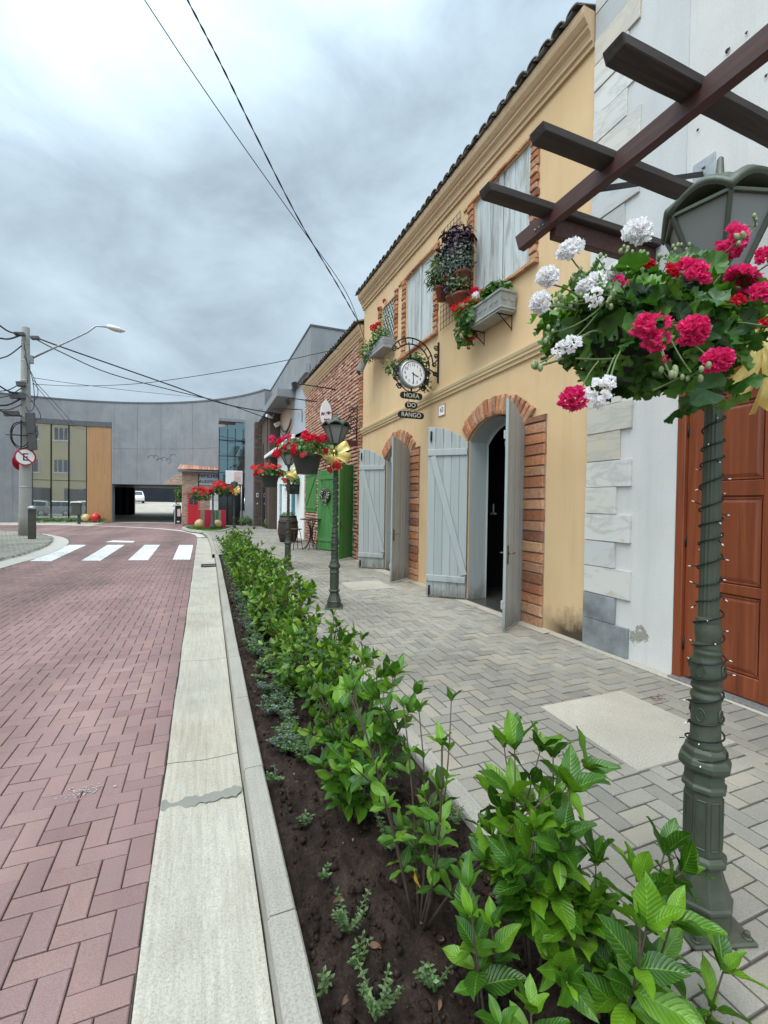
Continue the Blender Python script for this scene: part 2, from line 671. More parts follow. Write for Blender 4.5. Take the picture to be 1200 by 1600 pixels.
MT['yellow'] = stucco('yellow_stucco', (0.61, 0.415, 0.225), (0.67, 0.48, 0.285), 0.28)
t = MT['yellow']                              # black mould that grows on the foot of the wall in one corner
o3 = t.xyz('Object')
mk = t.ramp(t.math('ADD', t.math('MULTIPLY', o3[2], 1.0), t.math('MULTIPLY', t.noise(3.5, 7, 0.7), 0.55)), (0.38, 1.0), (0.62, 0.0))
my = t.ramp(t.math('MULTIPLY', o3[1], 0.1), (0.03, 1.0), (0.075, 0.0))
old = t.b.inputs['Base Color'].links[0].from_socket
t.set(t.mix(t.math('MULTIPLY', mk, t.math('MULTIPLY', my, 0.93)), old, (0.030, 0.026, 0.020)))
MT['yellow'] = t.m
MT['tan'] = stucco('tan_trim', (0.52, 0.36, 0.215), (0.56, 0.40, 0.25), 0.12).m
MT['yellow_trim'] = stucco('yellow_trim', (0.62, 0.46, 0.26), (0.66, 0.51, 0.30), 0.15).m
t = stucco('white_render', (0.56, 0.54, 0.515), (0.65, 0.63, 0.60), 0.26, 0.5)
o3 = t.xyz('Object')                          # a patch near the ground where the paint has flaked off down to the plaster
px_ = t.math('ADD', t.math('POWER', t.math('DIVIDE', t.math('SUBTRACT', o3[1], 3.08 - 3.75), 0.20), 2.0), t.math('POWER', t.math('DIVIDE', t.math('SUBTRACT', o3[2], 0.27), 0.20), 2.0))
pm = t.ramp(t.math('ADD', px_, t.math('MULTIPLY', t.noise(9, 6, 0.7), 1.6)), (0.0, 1.0), (0.92, 1.0), (0.96, 0.0))
old = t.b.inputs['Base Color'].links[0].from_socket
t.set(t.mix(pm, old, t.ramp(t.noise(25, 5, 0.7), (0.3, (0.22, 0.20, 0.16)), (0.7, (0.36, 0.34, 0.29)))))
MT['white_render'] = t.m
MT['white_paint'] = stucco('white_paint', (0.74, 0.74, 0.72), (0.80, 0.80, 0.78), 0.08).m
MT['grey_render'] = stucco('grey_render', (0.215, 0.22, 0.23), (0.27, 0.275, 0.285), 0.4, 0.3).m
MT['grey_light'] = stucco('pale_grey_render', (0.36, 0.38, 0.42), (0.42, 0.44, 0.48), 0.2).m
MT['grey_canopy'] = stucco('canopy_concrete', (0.22, 0.225, 0.235), (0.28, 0.285, 0.295), 0.3).m
MT['peach'] = stucco('peach_render', (0.50, 0.38, 0.29), (0.54, 0.42, 0.33), 0.15).m
MT['beige'] = stucco('beige_render', (0.47, 0.38, 0.22), (0.52, 0.43, 0.27), 0.15).m


def brickmat(name, cols, dirt=0.25):
    t = NT(name)
    st = [(i / (len(cols) - 1), c) for i, c in enumerate(cols)]
    col = t.ramp(t.island(), *st)
    n = t.noise(22, 6, 0.7)
    col = t.mix(1.0, col, t.ramp(n, (0.3, 0.62), (0.5, 1.0), (0.75, 1.3)), 'MULTIPLY')
    n2 = t.noise(5.5, 6, 0.75, vec=t.mapped(loc=(4, 1, 8)))
    col = t.mix(t.ramp(n2, (0.55, 0.0), (0.8, dirt)), col, (0.55, 0.46, 0.38))
    col = t.mix(t.ramp(t.noise(4.1, 6, 0.75), (0.62, 0.0), (0.8, 0.55)), col, (0.07, 0.05, 0.04))
    t.set(col, 0.92, 0, 0.2)
    t.bump(t.math('ADD', n, t.noise(110, 4, 0.7)), 0.5, 0.008)
    return t.m


MT['brick'] = brickmat('old_brick', [(0.30, 0.115, 0.062), (0.46, 0.20, 0.095), (0.20, 0.085, 0.055), (0.50, 0.28, 0.16), (0.36, 0.15, 0.085), (0.40, 0.22, 0.14)], 0.45)
MT['brick_pale'] = brickmat('weathered_brick', [(0.44, 0.22, 0.15), (0.54, 0.33, 0.24), (0.36, 0.17, 0.12), (0.58, 0.40, 0.30), (0.47, 0.25, 0.175)], 0.5)
MT['brick_buff'] = brickmat('buff_brick', [(0.42, 0.27, 0.20), (0.50, 0.36, 0.27), (0.38, 0.23, 0.16), (0.52, 0.40, 0.31)], 0.4)
MT['mortar'] = plain('mortar', (0.30, 0.25, 0.20), 0.95, 0.25, 5, 0.4, 90)
MT['mortar_dark'] = plain('raked_mortar', (0.055, 0.040, 0.032), 0.95, 0.3, 5, 0.4, 90)
MT['brown_tile'] = brickmat('brown_stone_tile', [(0.085, 0.060, 0.050), (0.13, 0.095, 0.080), (0.105, 0.075, 0.062), (0.15, 0.115, 0.095)], 0.12)
MT['roof_tile'] = plain('dark_clay_tile', (0.18, 0.17, 0.155), 0.85, 0.4, 5, 0.4, 40, isl=0.35)
MT['roof_red'] = plain('red_clay_tile', (0.40, 0.19, 0.13), 0.85, 0.3, 5, 0.4, 40, isl=0.3)
MT['grey_door'] = woodgrain('grey_blue_painted_wood', (0.315, 0.335, 0.325), (0.375, 0.395, 0.382), 2, 0.55, 1.0, 0.09, ((0.17, 0.175, 0.165), 0.66, 0.55), 0.15)
MT['grey_shutter'] = woodgrain('weathered_grey_shutter', (0.39, 0.425, 0.425), (0.53, 0.55, 0.54), 2, 0.75, 1.0, 0.12, ((0.215, 0.18, 0.145), 0.50, 0.72), 0.3)
t = NT.__new__(NT)                            # scuffed, muddy feet of the grey door leaves and reveals
t.m = MT['grey_door']; t.n, t.l = t.m.node_tree.nodes, t.m.node_tree.links
t.b = t.n['Principled BSDF']; t.co = None
old = t.b.inputs['Base Color'].links[0].from_socket
o3 = t.xyz('Object')
mk = t.ramp(t.math('ADD', t.math('MULTIPLY', o3[2], 0.8), t.math('MULTIPLY', t.noise(7, 6, 0.75, vec=t.mapped((1, 1, .4))), 0.8)), (0.40, 0.75), (0.66, 0.0))
ch = t.ramp(t.noise(16, 5, 0.75, vec=t.mapped((1, 1, .3))), (0.70, 0.0), (0.73, 0.6))
t.set(t.mix(ch, t.mix(mk, old, (0.12, 0.105, 0.085)), (0.15, 0.12, 0.09)))
MT['green_door'] = woodgrain('green_painted_wood', (0.050, 0.185, 0.045), (0.068, 0.235, 0.058), 2, 0.45, 1.0, 0.1, None, 0.12)
MT['blue_door'] = woodgrain('teal_painted_wood', (0.045, 0.22, 0.27), (0.06, 0.27, 0.32), 2, 0.5, 1.0, 0.1, None, 0.12)
MT['red_wood'] = woodgrain('varnished_red_wood', (0.140, 0.030, 0.011), (0.255, 0.064, 0.022), 2, 0.38, 0.75, 0.12, ((0.075, 0.018, 0.008), 0.60, 0.6), 0.18, 0.45)
MT['beam_red'] = woodgrain('dark_red_beam', (0.040, 0.015, 0.013), (0.088, 0.034, 0.028), 1, 0.6, 1.0, 0.0, ((0.018, 0.010, 0.009), 0.56, 0.7), 0.4)
MT['beam_dark'] = woodgrain('weathered_dark_rafter', (0.026, 0.020, 0.018), (0.060, 0.046, 0.040), 0, 0.75, 1.0, 0.0, ((0.016, 0.012, 0.011), 0.55, 0.7), 0.5)
MT['orange_wood'] = woodgrain('orange_timber_panel', (0.33, 0.175, 0.075), (0.40, 0.225, 0.105), 2, 0.6, 0.6, 0.0, ((0.24, 0.115, 0.045), 0.55, 0.5), 0.15)
MT['iron'] = plain('black_iron', (0.016, 0.015, 0.015), 0.5, 0.3, 20, 0.15, 120, metal=0.3)
MT['lamp_green'] = plain('dark_green_lamp_paint', (0.050, 0.060, 0.038), 0.42, 0.22, 9, 0.12, 70, metal=0.0, spec=0.5)
t = NT('worn_lamp_paint')
n1 = t.noise(7, 6, 0.7); n2 = t.noise(28, 5, 0.75); n3 = t.noise(3, 5, 0.6, vec=t.mapped((1, 1, .35)))
col = t.ramp(n1, (0.3, (0.040, 0.049, 0.031)), (0.7, (0.064, 0.074, 0.049)))
col = t.mix(t.ramp(n3, (0.5, 0.0), (0.75, 0.45)), col, (0.115, 0.112, 0.092))
col = t.mix(t.ramp(n2, (0.69, 0.0), (0.72, 0.7)), col, (0.085, 0.050, 0.030))
t.set(col, t.ramp(n1, (0.3, 0.38), (0.7, 0.62)), 0, 0.45)
t.bump(t.math('ADD', n2, t.noise(90, 3, 0.6)), 0.22, 0.004)
MT['lamp_green'] = t.m
MT['lamp_glass'] = NT('frosted_lamp_pane').set((0.20, 0.20, 0.19), 0.5, 0, 0.5).m
MT['steel'] = plain('galvanised_steel', (0.34, 0.35, 0.36), 0.45, 0.15, 20, 0.1, 90, metal=0.6)
MT['granite'] = plain('dark_granite', (0.05, 0.048, 0.045), 0.25, 0.5, 90, 0.05, 200)
MT['grey_granite'] = plain('grey_granite', (0.16, 0.155, 0.15), 0.45, 0.4, 60, 0.1, 200)
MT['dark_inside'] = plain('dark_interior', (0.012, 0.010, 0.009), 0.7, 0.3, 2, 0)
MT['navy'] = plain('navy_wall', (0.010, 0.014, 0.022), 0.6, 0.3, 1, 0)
MT['black_plastic'] = plain('black_plastic', (0.012, 0.012, 0.013), 0.45, 0.2, 10, 0)
MT['pot_green'] = plain('dark_green_pot', (0.040, 0.046, 0.040), 0.5, 0.2, 8, 0.1)
MT['terracotta'] = plain('terracotta', (0.21, 0.075, 0.045), 0.85, 0.25, 9, 0.3)
MT['planter_grey'] = plain('grey_green_planter', (0.30, 0.315, 0.285), 0.8, 0.18, 7, 0.3)
MT['planter_wood'] = woodgrain('grey_wooden_planter', (0.24, 0.245, 0.245), (0.33, 0.335, 0.335), 1, 0.8, 1.0, 0.1)
MT['stem'] = plain('green_stem', (0.085, 0.12, 0.035), 0.6, 0.2, 20, 0)
MT['bark'] = plain('brown_stem', (0.075, 0.050, 0.034), 0.8, 0.3, 30, 0.3, 90)
MT['leaf_shrub'] = leafmat('glossy_shrub_leaf', (0.018, 0.066, 0.006), (0.048, 0.140, 0.008), (0.140, 0.285, 0.016), 0.36, 0.26)
MT['leaf_hedge'] = leafmat('hedge_leaf', (0.026, 0.080, 0.007), (0.070, 0.165, 0.012), (0.22, 0.34, 0.030), 0.38, 0.32, veins=False)
MT['leaf_ger'] = leafmat('geranium_leaf', (0.022, 0.068, 0.012), (0.050, 0.145, 0.020), (0.13, 0.26, 0.040), 0.45, 0.28, veins=False)
MT['leaf_grey'] = leafmat('grey_green_leaf', (0.050, 0.095, 0.028), (0.085, 0.150, 0.048), (0.145, 0.225, 0.085), 0.5, 0.2, veins=False)
MT['leaf_purple'] = leafmat('purple_leaf', (0.022, 0.010, 0.022), (0.045, 0.018, 0.042), (0.080, 0.030, 0.070), 0.5, 0.15, veins=False)
MT['leaf_silver'] = leafmat('silver_leaf', (0.055, 0.085, 0.065), (0.10, 0.14, 0.11), (0.16, 0.20, 0.17), 0.6, 0.15, veins=False)
MT['leaf_yellow'] = leafmat('yellowed_leaf', (0.55, 0.30, 0.02), (0.62, 0.36, 0.03), (0.66, 0.42, 0.05), 0.4, 0.3)
MT['pet_pink'] = petalmat('hot_pink_petal', (0.62, 0.010, 0.10), (0.90, 0.06, 0.26))
MT['pet_red'] = petalmat('red_petal', (0.52, 0.006, 0.022), (0.78, 0.020, 0.060))
MT['pet_white'] = petalmat('white_petal', (0.86, 0.82, 0.83), (0.94, 0.93, 0.92), 0.38)
MT['pet_coral'] = petalmat('coral_petal', (0.70, 0.05, 0.06), (0.85, 0.13, 0.12))
MT['bud'] = plain('green_bud', (0.20, 0.24, 0.11), 0.6, 0.2, 30, 0)
t = NT('gold_ribbon')
t.set(t.ramp(t.noise(9, 3, 0.5), (0.3, (0.62, 0.42, 0.10)), (0.7, (0.80, 0.66, 0.26))), 0.30, 0.55, 0.5)
t.bump(t.noise(35, 3, 0.6, vec=t.mapped((1, 6, 1))), 0.3, 0.01)
MT['gold'] = t.m
MT['gold_ball'] = plain('dull_gold_ball', (0.50, 0.36, 0.17), 0.55, 0.15, 4, 0.05, metal=0.2)
MT['red_ball'] = plain('red_ball', (0.50, 0.02, 0.02), 0.25, 0.1, 4, 0)
MT['red_gloss'] = woodgrain('bright_red_door', (0.50, 0.016, 0.028), (0.60, 0.028, 0.045), 2, 0.4, 1.0, 0.1)
MT['red_stripe'] = plain('red_stripe', (0.44, 0.012, 0.045), 0.5, 0.1, 4, 0)
MT['green_stripe'] = plain('green_stripe', (0.035, 0.15, 0.075), 0.5, 0.1, 4, 0)
MT['sage_stripe'] = plain('sage_stripe', (0.22, 0.21, 0.14), 0.6, 0.1, 4, 0)
MT['marble'] = None
t = NT('pale_marble')
v = t.noise(0.9, 7, 0.6, vec=t.mapped((1, 1.2, 4.0), rot=(0.6, 0.2, 0.3)), dist=1.2)
base = t.ramp(t.new('ShaderNodeObjectInfo').outputs['Random'], (0.0, (0.46, 0.46, 0.45)), (0.25, (0.58, 0.565, 0.53)), (0.45, (0.52, 0.455, 0.36)), (0.65, (0.60, 0.59, 0.56)), (0.85, (0.56, 0.51, 0.43)), (1.0, (0.36, 0.365, 0.36)))
col = t.mix(t.ramp(v, (0.47, 0.0), (0.52, 0.45), (0.57, 0.0)), base, (0.33, 0.33, 0.32))
wv = t.noise(2.2, 6, 0.6, vec=t.mapped((1, 1.5, 2.5), loc=(5, 2, 2)), dist=1.4)
col = t.mix(t.ramp(wv, (0.60, 0.0), (0.68, 0.55)), col, (0.50, 0.36, 0.18))
t.set(col, 0.5, 0, 0.4)
t.bump(v, 0.2, 0.004)
MT['marble'] = t.m
MT['marble_dark'] = plain('grey_marble', (0.22, 0.23, 0.235), 0.45, 0.45, 3.5, 0.1)
t = NT('mirror_glass')
t.set((0.74, 0.76, 0.74), 0.03, 0.9, 0.6)
t.bump(t.noise(0.35, 2, 0.4), 0.05, 0.05)
MT['mirror'] = t.m
t = NT('teal_glass')
t.set((0.13, 0.19, 0.205), 0.03, 0.85, 0.6)
MT['teal_glass'] = t.m
MT['glass_dark'] = NT('dark_glass').set((0.012, 0.014, 0.015), 0.06, 0.0, 0.7).m
MT['pale_stain'] = plain('pale_stain', (0.36, 0.29, 0.28), 0.9, 0.2, 40, 0)
MT['white'] = plain('white_enamel', (0.78, 0.78, 0.77), 0.4, 0.04, 4, 0)
MT['cream'] = plain('cream_enamel', (0.62, 0.60, 0.54), 0.45, 0.06, 4, 0)
MT['black'] = plain('black_enamel', (0.012, 0.012, 0.012), 0.4, 0.1, 4, 0)
MT['sign_red'] = plain('sign_red', (0.42, 0.012, 0.03), 0.4, 0.05, 4, 0)
MT['sign_pink'] = plain('sign_pink', (0.74, 0.52, 0.50), 0.5, 0.05, 4, 0)
MT['maroon'] = plain('maroon_lettering', (0.17, 0.018, 0.05), 0.5, 0.1, 4, 0)
MT['pole'] = concrete('pole_concrete', (0.37, 0.36, 0.335), 0.25, 0.2, (0.26, 0.25, 0.2))
MT['chrome'] = NT('chrome').set((0.7, 0.7, 0.7), 0.18, 1.0, 0.5).m
MT['brass'] = NT('dull_brass').set((0.16, 0.13, 0.09), 0.35, 0.8, 0.5).m
MT['zebra'] = paver('worn_white_marking', [(0.62, 0.62, 0.61), (0.74, 0.74, 0.73), (0.66, 0.66, 0.65), (0.76, 0.76, 0.75)], stain=0.25, bs=0.2)
MT['far_kerb'] = concrete('pale_kerb', (0.50, 0.47, 0.42), 0.2, 0.2)
t = NT('lawn')
t.set(t.ramp(t.noise(14, 6, 0.7), (0.3, (0.045, 0.10, 0.018)), (0.7, (0.10, 0.19, 0.035))), 0.9, 0, 0.2)
MT['lawn'] = t.m
MT['barrel'] = woodgrain('dark_barrel_wood', (0.030, 0.020, 0.017), (0.055, 0.036, 0.030), 2, 0.6, 1.0, 0.2)
MT['car_paint'] = NT('silver_car_paint').set((0.30, 0.33, 0.34), 0.25, 0.6, 0.5).m
MT['car_white'] = NT('white_car_paint').set((0.72, 0.72, 0.72), 0.25, 0.0, 0.5).m
MT['tyre'] = plain('tyre_rubber', (0.014, 0.014, 0.014), 0.8, 0.2, 20, 0.1)
MT['tail_red'] = NT('red_lens').set((0.35, 0.01, 0.01), 0.15, 0, 0.5).m
MT['skin'] = plain('skin', (0.33, 0.17, 0.11), 0.55, 0.1, 6, 0)
MT['shirt'] = plain('white_shirt', (0.72, 0.72, 0.72), 0.8, 0.05, 6, 0.1)
MT['trousers'] = plain('dark_trousers', (0.015, 0.015, 0.018), 0.8, 0.1, 6, 0.1)
MT['insulator'] = plain('grey_insulator', (0.09, 0.09, 0.095), 0.5, 0.2, 6, 0)
MT['bulb'] = NT('clear_bulb').set((0.75, 0.74, 0.70), 0.1, 0, 0.8).m
MT['wire_green'] = plain('dark_green_wire', (0.008, 0.011, 0.008), 0.6, 0.1, 6, 0)
# ------------------------------------------------------------------ ground
rng = np.random.default_rng(7)
S_Z = 0.10                                   # pavement level above the road
WALLX = 3.9


def inside(poly, X, Y):
    X, Y = np.asarray(X), np.asarray(Y)
    c = np.zeros(X.shape, bool)
    n = len(poly)
    for i in range(n):
        (x1, y1), (x2, y2) = poly[i], poly[(i + 1) % n]
        if y1 == y2: continue
        k = ((y1 > Y) != (y2 > Y)) & (X < (x2 - x1) * (Y - y1) / (y2 - y1) + x1)
        c ^= k
    return c


def smooth_line(pts, n=8):
    """Catmull-Rom through 2-D points"""
    P = [np.array(p, float) for p in pts]
    P = [2 * P[0] - P[1]] + P + [2 * P[-1] - P[-2]]
    out = []
    for i in range(1, len(P) - 2):
        for k in range(n):
            t = k / n
            out.append(0.5 * ((2 * P[i]) + (-P[i - 1] + P[i + 1]) * t + (2 * P[i - 1] - 5 * P[i] + 4 * P[i + 1] - P[i + 2]) * t * t + (-P[i - 1] + 3 * P[i] - 3 * P[i + 1] + P[i + 2]) * t ** 3))
    out.append(P[-2])
    return [tuple(p) for p in out]


def offset_line(pts, d):
    out = []
    for i, p in enumerate(pts):
        a, b = pts[max(i - 1, 0)], pts[min(i + 1, len(pts) - 1)]
        dx, dy = b[0] - a[0], b[1] - a[1]
        l = math.hypot(dx, dy) or 1
        out.append((p[0] - dy / l * d, p[1] + dx / l * d))
    return out


def brick_rects(poly, W=0.1):
    xs = [p[0] for p in poly]; ys = [p[1] for p in poly]
    u = W
    x0, x1, y0, y1 = min(xs), max(xs), min(ys), max(ys)
    x0, y0 = math.floor(x0 / (4 * u)) * 4 * u, math.floor(y0 / (4 * u)) * 4 * u     # one common phase everywhere
    N = int(max(x1 - x0, y1 - y0) / u) + 6
    k = np.arange(-2 * N, 2 * N)
    j = np.arange(-N, N)
    K, J = np.meshgrid(k, j)
    OX = (K + 4 * J).ravel() * u + x0
    OY = K.ravel() * u + y0
    ks = (OX > x0 - 3 * u) & (OX < x1 + u) & (OY > y0 - 3 * u) & (OY < y1 + u)
    OX, OY = OX[ks], OY[ks]
    rect = np.concatenate([np.stack([OX, OX + 2 * u, OY, OY + u], 1), np.stack([OX, OX + u, OY + u, OY + 3 * u], 1)])
    return rect


def clip_convex(sub, clip):
    """Sutherland-Hodgman, counter-clockwise clip polygon"""
    out = list(sub)
    for i in range(len(clip)):
        a, b = clip[i], clip[(i + 1) % len(clip)]
        side = lambda p: (b[0] - a[0]) * (p[1] - a[1]) - (b[1] - a[1]) * (p[0] - a[0])
        src, out = out, []
        for j in range(len(src)):
            p, q = src[j - 1], src[j]
            sp, sq = side(p), side(q)
            if (sp >= 0) != (sq >= 0):
                t = sp / (sp - sq)
                out.append((p[0] + (q[0] - p[0]) * t, p[1] + (q[1] - p[1]) * t))
            if sq >= 0: out.append(q)
        if not out: return []
    return out


def bricks(poly, z, holes=(), clip_x=(None, None), lod_y=9.0, L=0.2, W=0.1, gap=0.0042, bev=0.004, jit=0.0012, seed=1, skip=None):
    """herringbone pavers as real blocks; returns V, F"""
    r = np.random.default_rng(seed)
    rect = brick_rects(poly, W)
    if clip_x[0] is not None: rect[:, 0] = np.maximum(rect[:, 0], clip_x[0])
    if clip_x[1] is not None: rect[:, 1] = np.minimum(rect[:, 1], clip_x[1])
    rect = rect[(rect[:, 1] - rect[:, 0]) > 0.012]
    cx, cy = (rect[:, 0] + rect[:, 1]) / 2, (rect[:, 2] + rect[:, 3]) / 2
    ok = inside(poly, cx, cy)
    for h in holes: ok &= ~inside(h, cx, cy)
    if skip is not None: ok &= ~skip(cx, cy)
    rect = rect[ok]; cy = cy[ok]
    n = len(rect)
    zt = z + r.normal(0, jit, n)
    tx, ty = r.normal(0, 0.006, n), r.normal(0, 0.006, n)
    g = gap / 2 + r.uniform(0, 0.001, n)
    a = np.stack([rect[:, 0] + g, rect[:, 1] - g, rect[:, 2] + g, rect[:, 3] - g], 1)
    near = cy < lod_y

    def ring(a, inset, zz, tilt=True):
        X = np.stack([a[:, 0] + inset, a[:, 1] - inset, a[:, 1] - inset, a[:, 0] + inset], 1)
        Y = np.stack([a[:, 2] + inset, a[:, 2] + inset, a[:, 3] - inset, a[:, 3] - inset], 1)
        mx, my = X.mean(1, keepdims=True), Y.mean(1, keepdims=True)
        Z = np.repeat(zz[:, None], 4, 1)
        return np.stack([X, Y, Z + (X - mx) * TX[:, None] + (Y - my) * TY[:, None]], 2)
    TX, TY = tx[near], ty[near]
    an = a[near]; zn = zt[near]
    Vn = np.concatenate([ring(an, bev, zn), ring(an, 0, zn - bev * 0.8), ring(an, 0, zn - 0.016)], 1).reshape(-1, 3)
    base = np.arange(len(an))[:, None, None] * 12
    q = [[0, 1, 2, 3]]
    for i in range(4):
        jn = (i + 1) % 4
        q += [[4 + i, 4 + jn, jn, i], [8 + i, 8 + jn, 4 + jn, 4 + i]]
    Fn = (np.array(q)[None] + base).reshape(-1)
    TX, TY = tx[~near] * 0, ty[~near] * 0
    af = a[~near]; zf = zt[~near]
    Vf = np.concatenate([ring(af, 0.001, zf), ring(af, 0, zf - 0.012)], 1).reshape(-1, 3)
    base = np.arange(len(af))[:, None, None] * 8 + len(Vn)
    q = [[0, 1, 2, 3]] + [[4 + i, 4 + (i + 1) % 4, (i + 1) % 4, i] for i in range(4)]
    Ff = (np.array(q)[None] + base).reshape(-1)
    return np.concatenate([Vn, Vf]), np.concatenate([Fn, Ff])


def merge(*vf):
    V, F, o = [], [], 0
    for v, f in vf:
        V.append(v); F.append(f + o); o += len(v)
    return np.concatenate(V), np.concatenate(F)


def flat(name, poly, z, mat, kind='structure', thick=0.0):
    mb = MB()
    if thick: mb.prism(poly, (0, 0, z - thick), (1, 0, 0), (0, 1, 0), (0, 0, thick))
    else:
        tri = tessellate_polygon([[Vector((a, b, 0)) for a, b in poly]])
        mb.v = [(a, b, z) for a, b in poly]
        for t in tri: mb.face(t)
    o = mb.build(name, mat)
    if kind: o['kind'] = kind
    return o


# the ground under everything, out to the horizon
gm = MB()
gm.sheet([[(-400, -400, -0.075), (400, -400, -0.075)], [(-400, 600, -0.075), (400, 600, -0.075)]])
ground = gm.build('ground', plain('far_ground', (0.15, 0.14, 0.125), 0.95, 0.25, 0.3, 0.2, 6))
ground['kind'] = 'structure'

FARLINE = smooth_line([(-30, 35.2), (-18, 35.0), (-11.7, 34.8), (-8.3, 34.2), (-6.2, 32.8), (-4.1, 31.0), (-2.4, 29.0), (-1.15, 26.7), (-0.45, 24.2), (-0.18, 21.8)], 6)
LEFTLINE = smooth_line([(-4.55, -4), (-4.45, 4), (-4.35, 9), (-4.29, 12.8), (-4.17, 15.2), (-4.25, 17.5), (-4.55, 19.6), (-5.1, 21.8), (-5.95, 23.8), (-7.3, 25.9), (-9.15, 27.4), (-12, 28.2), (-20, 28.4), (-30, 28.4)], 6)
ROAD = [(-0.195, -3)] + [(-0.195, 10), (-0.185, 20.5)] + FARLINE[::-1] + LEFTLINE[::-1]
road_j = flat('road_bed', ROAD + [], -0.010, MT['joint'])
V, F = bricks(ROAD, 0.0, clip_x=(None, -0.195), lod_y=9.5, seed=3)
road = np_mesh('road', V, 4, F, MT['red_paver'], smooth=False)
road['kind'] = 'structure'


def kshift(y):                                # the kerb swings out a little further along
    return 0.105 * min(max((y - 3.0) / 9.0, 0), 1)


# gutter slabs and kerb stones, each with its open joint
gut = MB(); ker = MB()
y = -3.0
rr = random.Random(5)
while y < 21.5:
    l = rr.choice((1.75, 1.9, 2.05))
    y1 = min(y + l, 21.6)
    n = 4
    rows = []
    for i in range(n + 1):
        yy = y + 0.003 + (y1 - y - 0.006) * i / n
        a, b = -0.192 + 0.004 * math.sin(yy * 9), 0.219 + kshift(yy)
        rows.append([(a, yy, -0.03), (a, yy, 0.004), (a + 0.05, yy, 0.0035), ((a + b) / 2, yy, -0.012), (b - 0.05, yy, -0.008), (b, yy, -0.004)])
    gut.sheet(rows)
    y = y1
y = -3.3
while y < 13.6:
    y1 = min(y + rr.choice((0.98, 1.0, 1.02)), 13.8)
    s0, s1 = kshift(y), kshift(y1)
    for_ = [(0.226 + rr.uniform(-.002, .002), 0), (0.332 + rr.uniform(-.002, .002), 0)]
    x0, x1 = for_[0][0], for_[1][0]
    c = 0.012
    pr = [(x0, -0.05), (x0 + 0.004, S_Z - c), (x0 + c, S_Z), (x1 - c * .6, S_Z), (x1, S_Z - c * .6), (x1, -0.05)]
    rows = [[(px + s0, y + 0.003, pz) for px, pz in pr], [(px + s1, y1 - 0.003, pz) for px, pz in pr]]
    ker.sheet(rows)
    b = len(ker.v)
    ker.face([b - 12 + i for i in range(6)]); ker.face([b - 6 + i for i in reversed(range(6))])
    y = y1
# kerb past the bed and round the far corner
line = [(0.39, 13.8), (0.40, 17), (0.36, 20), (0.30, 22.0), (0.05, 24.6), (-0.6, 27.2)]
line = smooth_line(line, 6)
lo = offset_line(line, 0.12)
rows = []
for (a, b), (c_, d_) in zip(line, lo):
    rows.append([(a, b, -0.05), (a, b, S_Z), (c_, d_, S_Z), (c_, d_, -0.05)])
ker.sheet(rows)
g_o = gut.build('gutter', MT['gutter']); g_o['kind'] = 'structure'
k_o = ker.build('kerb', MT['kerb']); k_o['kind'] = 'structure'
gb = flat('gutter_bed', [(-0.2, -3), (0.24, -3), (0.40, 12), (0.40, 22), (-0.2, 21.8)], -0.034, MT['joint'])
# band of grey mortar across one gutter joint
mp = MB()
p0 = on_z(314, 1247)
pts = []
for i in range(25):
    i = i / 2
    x = -0.19 + 0.40 * i / 12
    w = 0.040 + 0.009 * math.sin(i * 1.9) + 0.007 * math.sin(i * 4.1)
    zz = 0.0045 - 0.012 * math.sin(math.pi * i / 12) ** 0.7
    q = .004 * math.sin(i * 7.3) + .003 * math.sin(i * 13.7)
    pts.append([(x, p0[1] - w + q, zz + 0.003), (x, p0[1] - w * 0.4, zz + 0.006), (x, p0[1] + w * 0.9 - q, zz + 0.003)])
mp.sheet(pts, True)
o = mp.build('mortar_repair', MT['mortar_patch']); o['kind'] = 'structure'

# drain grate in the gutter
gr = thing('drain_grate', (0.09, 12.2, 0.0), 'small rusty drain grate set in the concrete gutter near the crossing', 'drain')
mb = MB()
for i in range(9): mb.box(0.02 + i * 0.035, 0.04 + i * 0.035, 11.95, 12.35, 0.002, 0.012)
mb.build('grate_bars', MT['iron'], gr)
mb = MB()
mb.box(-0.02, 0.36, 11.90, 11.95, -0.002, 0.012); mb.box(-0.02, 0.36, 12.35, 12.4, -0.002, 0.012)
mb.box(-0.02, 0.02, 11.95, 12.35, -0.002, 0.012); mb.box(0.33, 0.36, 11.95, 12.35, -0.002, 0.012)
mb.build('frame', MT['iron'], gr)

# planting bed: soil heaped a little in the middle, with clods
nx, ny = 40, 460
xs = np.linspace(0, 1, nx); ys = np.linspace(-1.2, 13.7, ny)
V = np.zeros((ny, nx, 3))
for j_, yy in enumerate(ys):
    a, b = 0.328 + kshift(yy), 1.185 + 0.010 * max(yy - 1, 0)
    V[j_, :, 0] = a + (b - a) * xs
    V[j_, :, 1] = yy
h = np.sin(np.pi * xs)[None, :] * 0.035 + 0.042
V[:, :, 2] = h
for (fx, fy, am) in ((7, 5, .012), (13, 11, .009), (23, 19, .007), (37, 31, .005)):
    ph = rng.uniform(0, 6, 2)
    V[:, :, 2] += am * np.sin(V[:, :, 0] * fx + ph[0] + np.sin(V[:, :, 1] * fy * .6)) * np.sin(V[:, :, 1] * fy + ph[1])
V[:, :, 2] += rng.normal(0, 0.0085, (ny, nx)) + np.kron(rng.normal(0, .009, (ny // 3 + 1, nx // 2 + 1)), np.ones((3, 2)))[:ny, :nx]
V[:, 0, 2] = 0.05; V[:, -1, 2] = 0.06
idx = np.arange(nx * ny).reshape(ny, nx)
F = np.stack([idx[:-1, :-1], idx[:-1, 1:], idx[1:, 1:], idx[1:, :-1]], 2).reshape(-1)
soil = np_mesh('soil_bed', V.reshape(-1, 3), 4, F, MT['soil'])
soil['kind'] = 'structure'
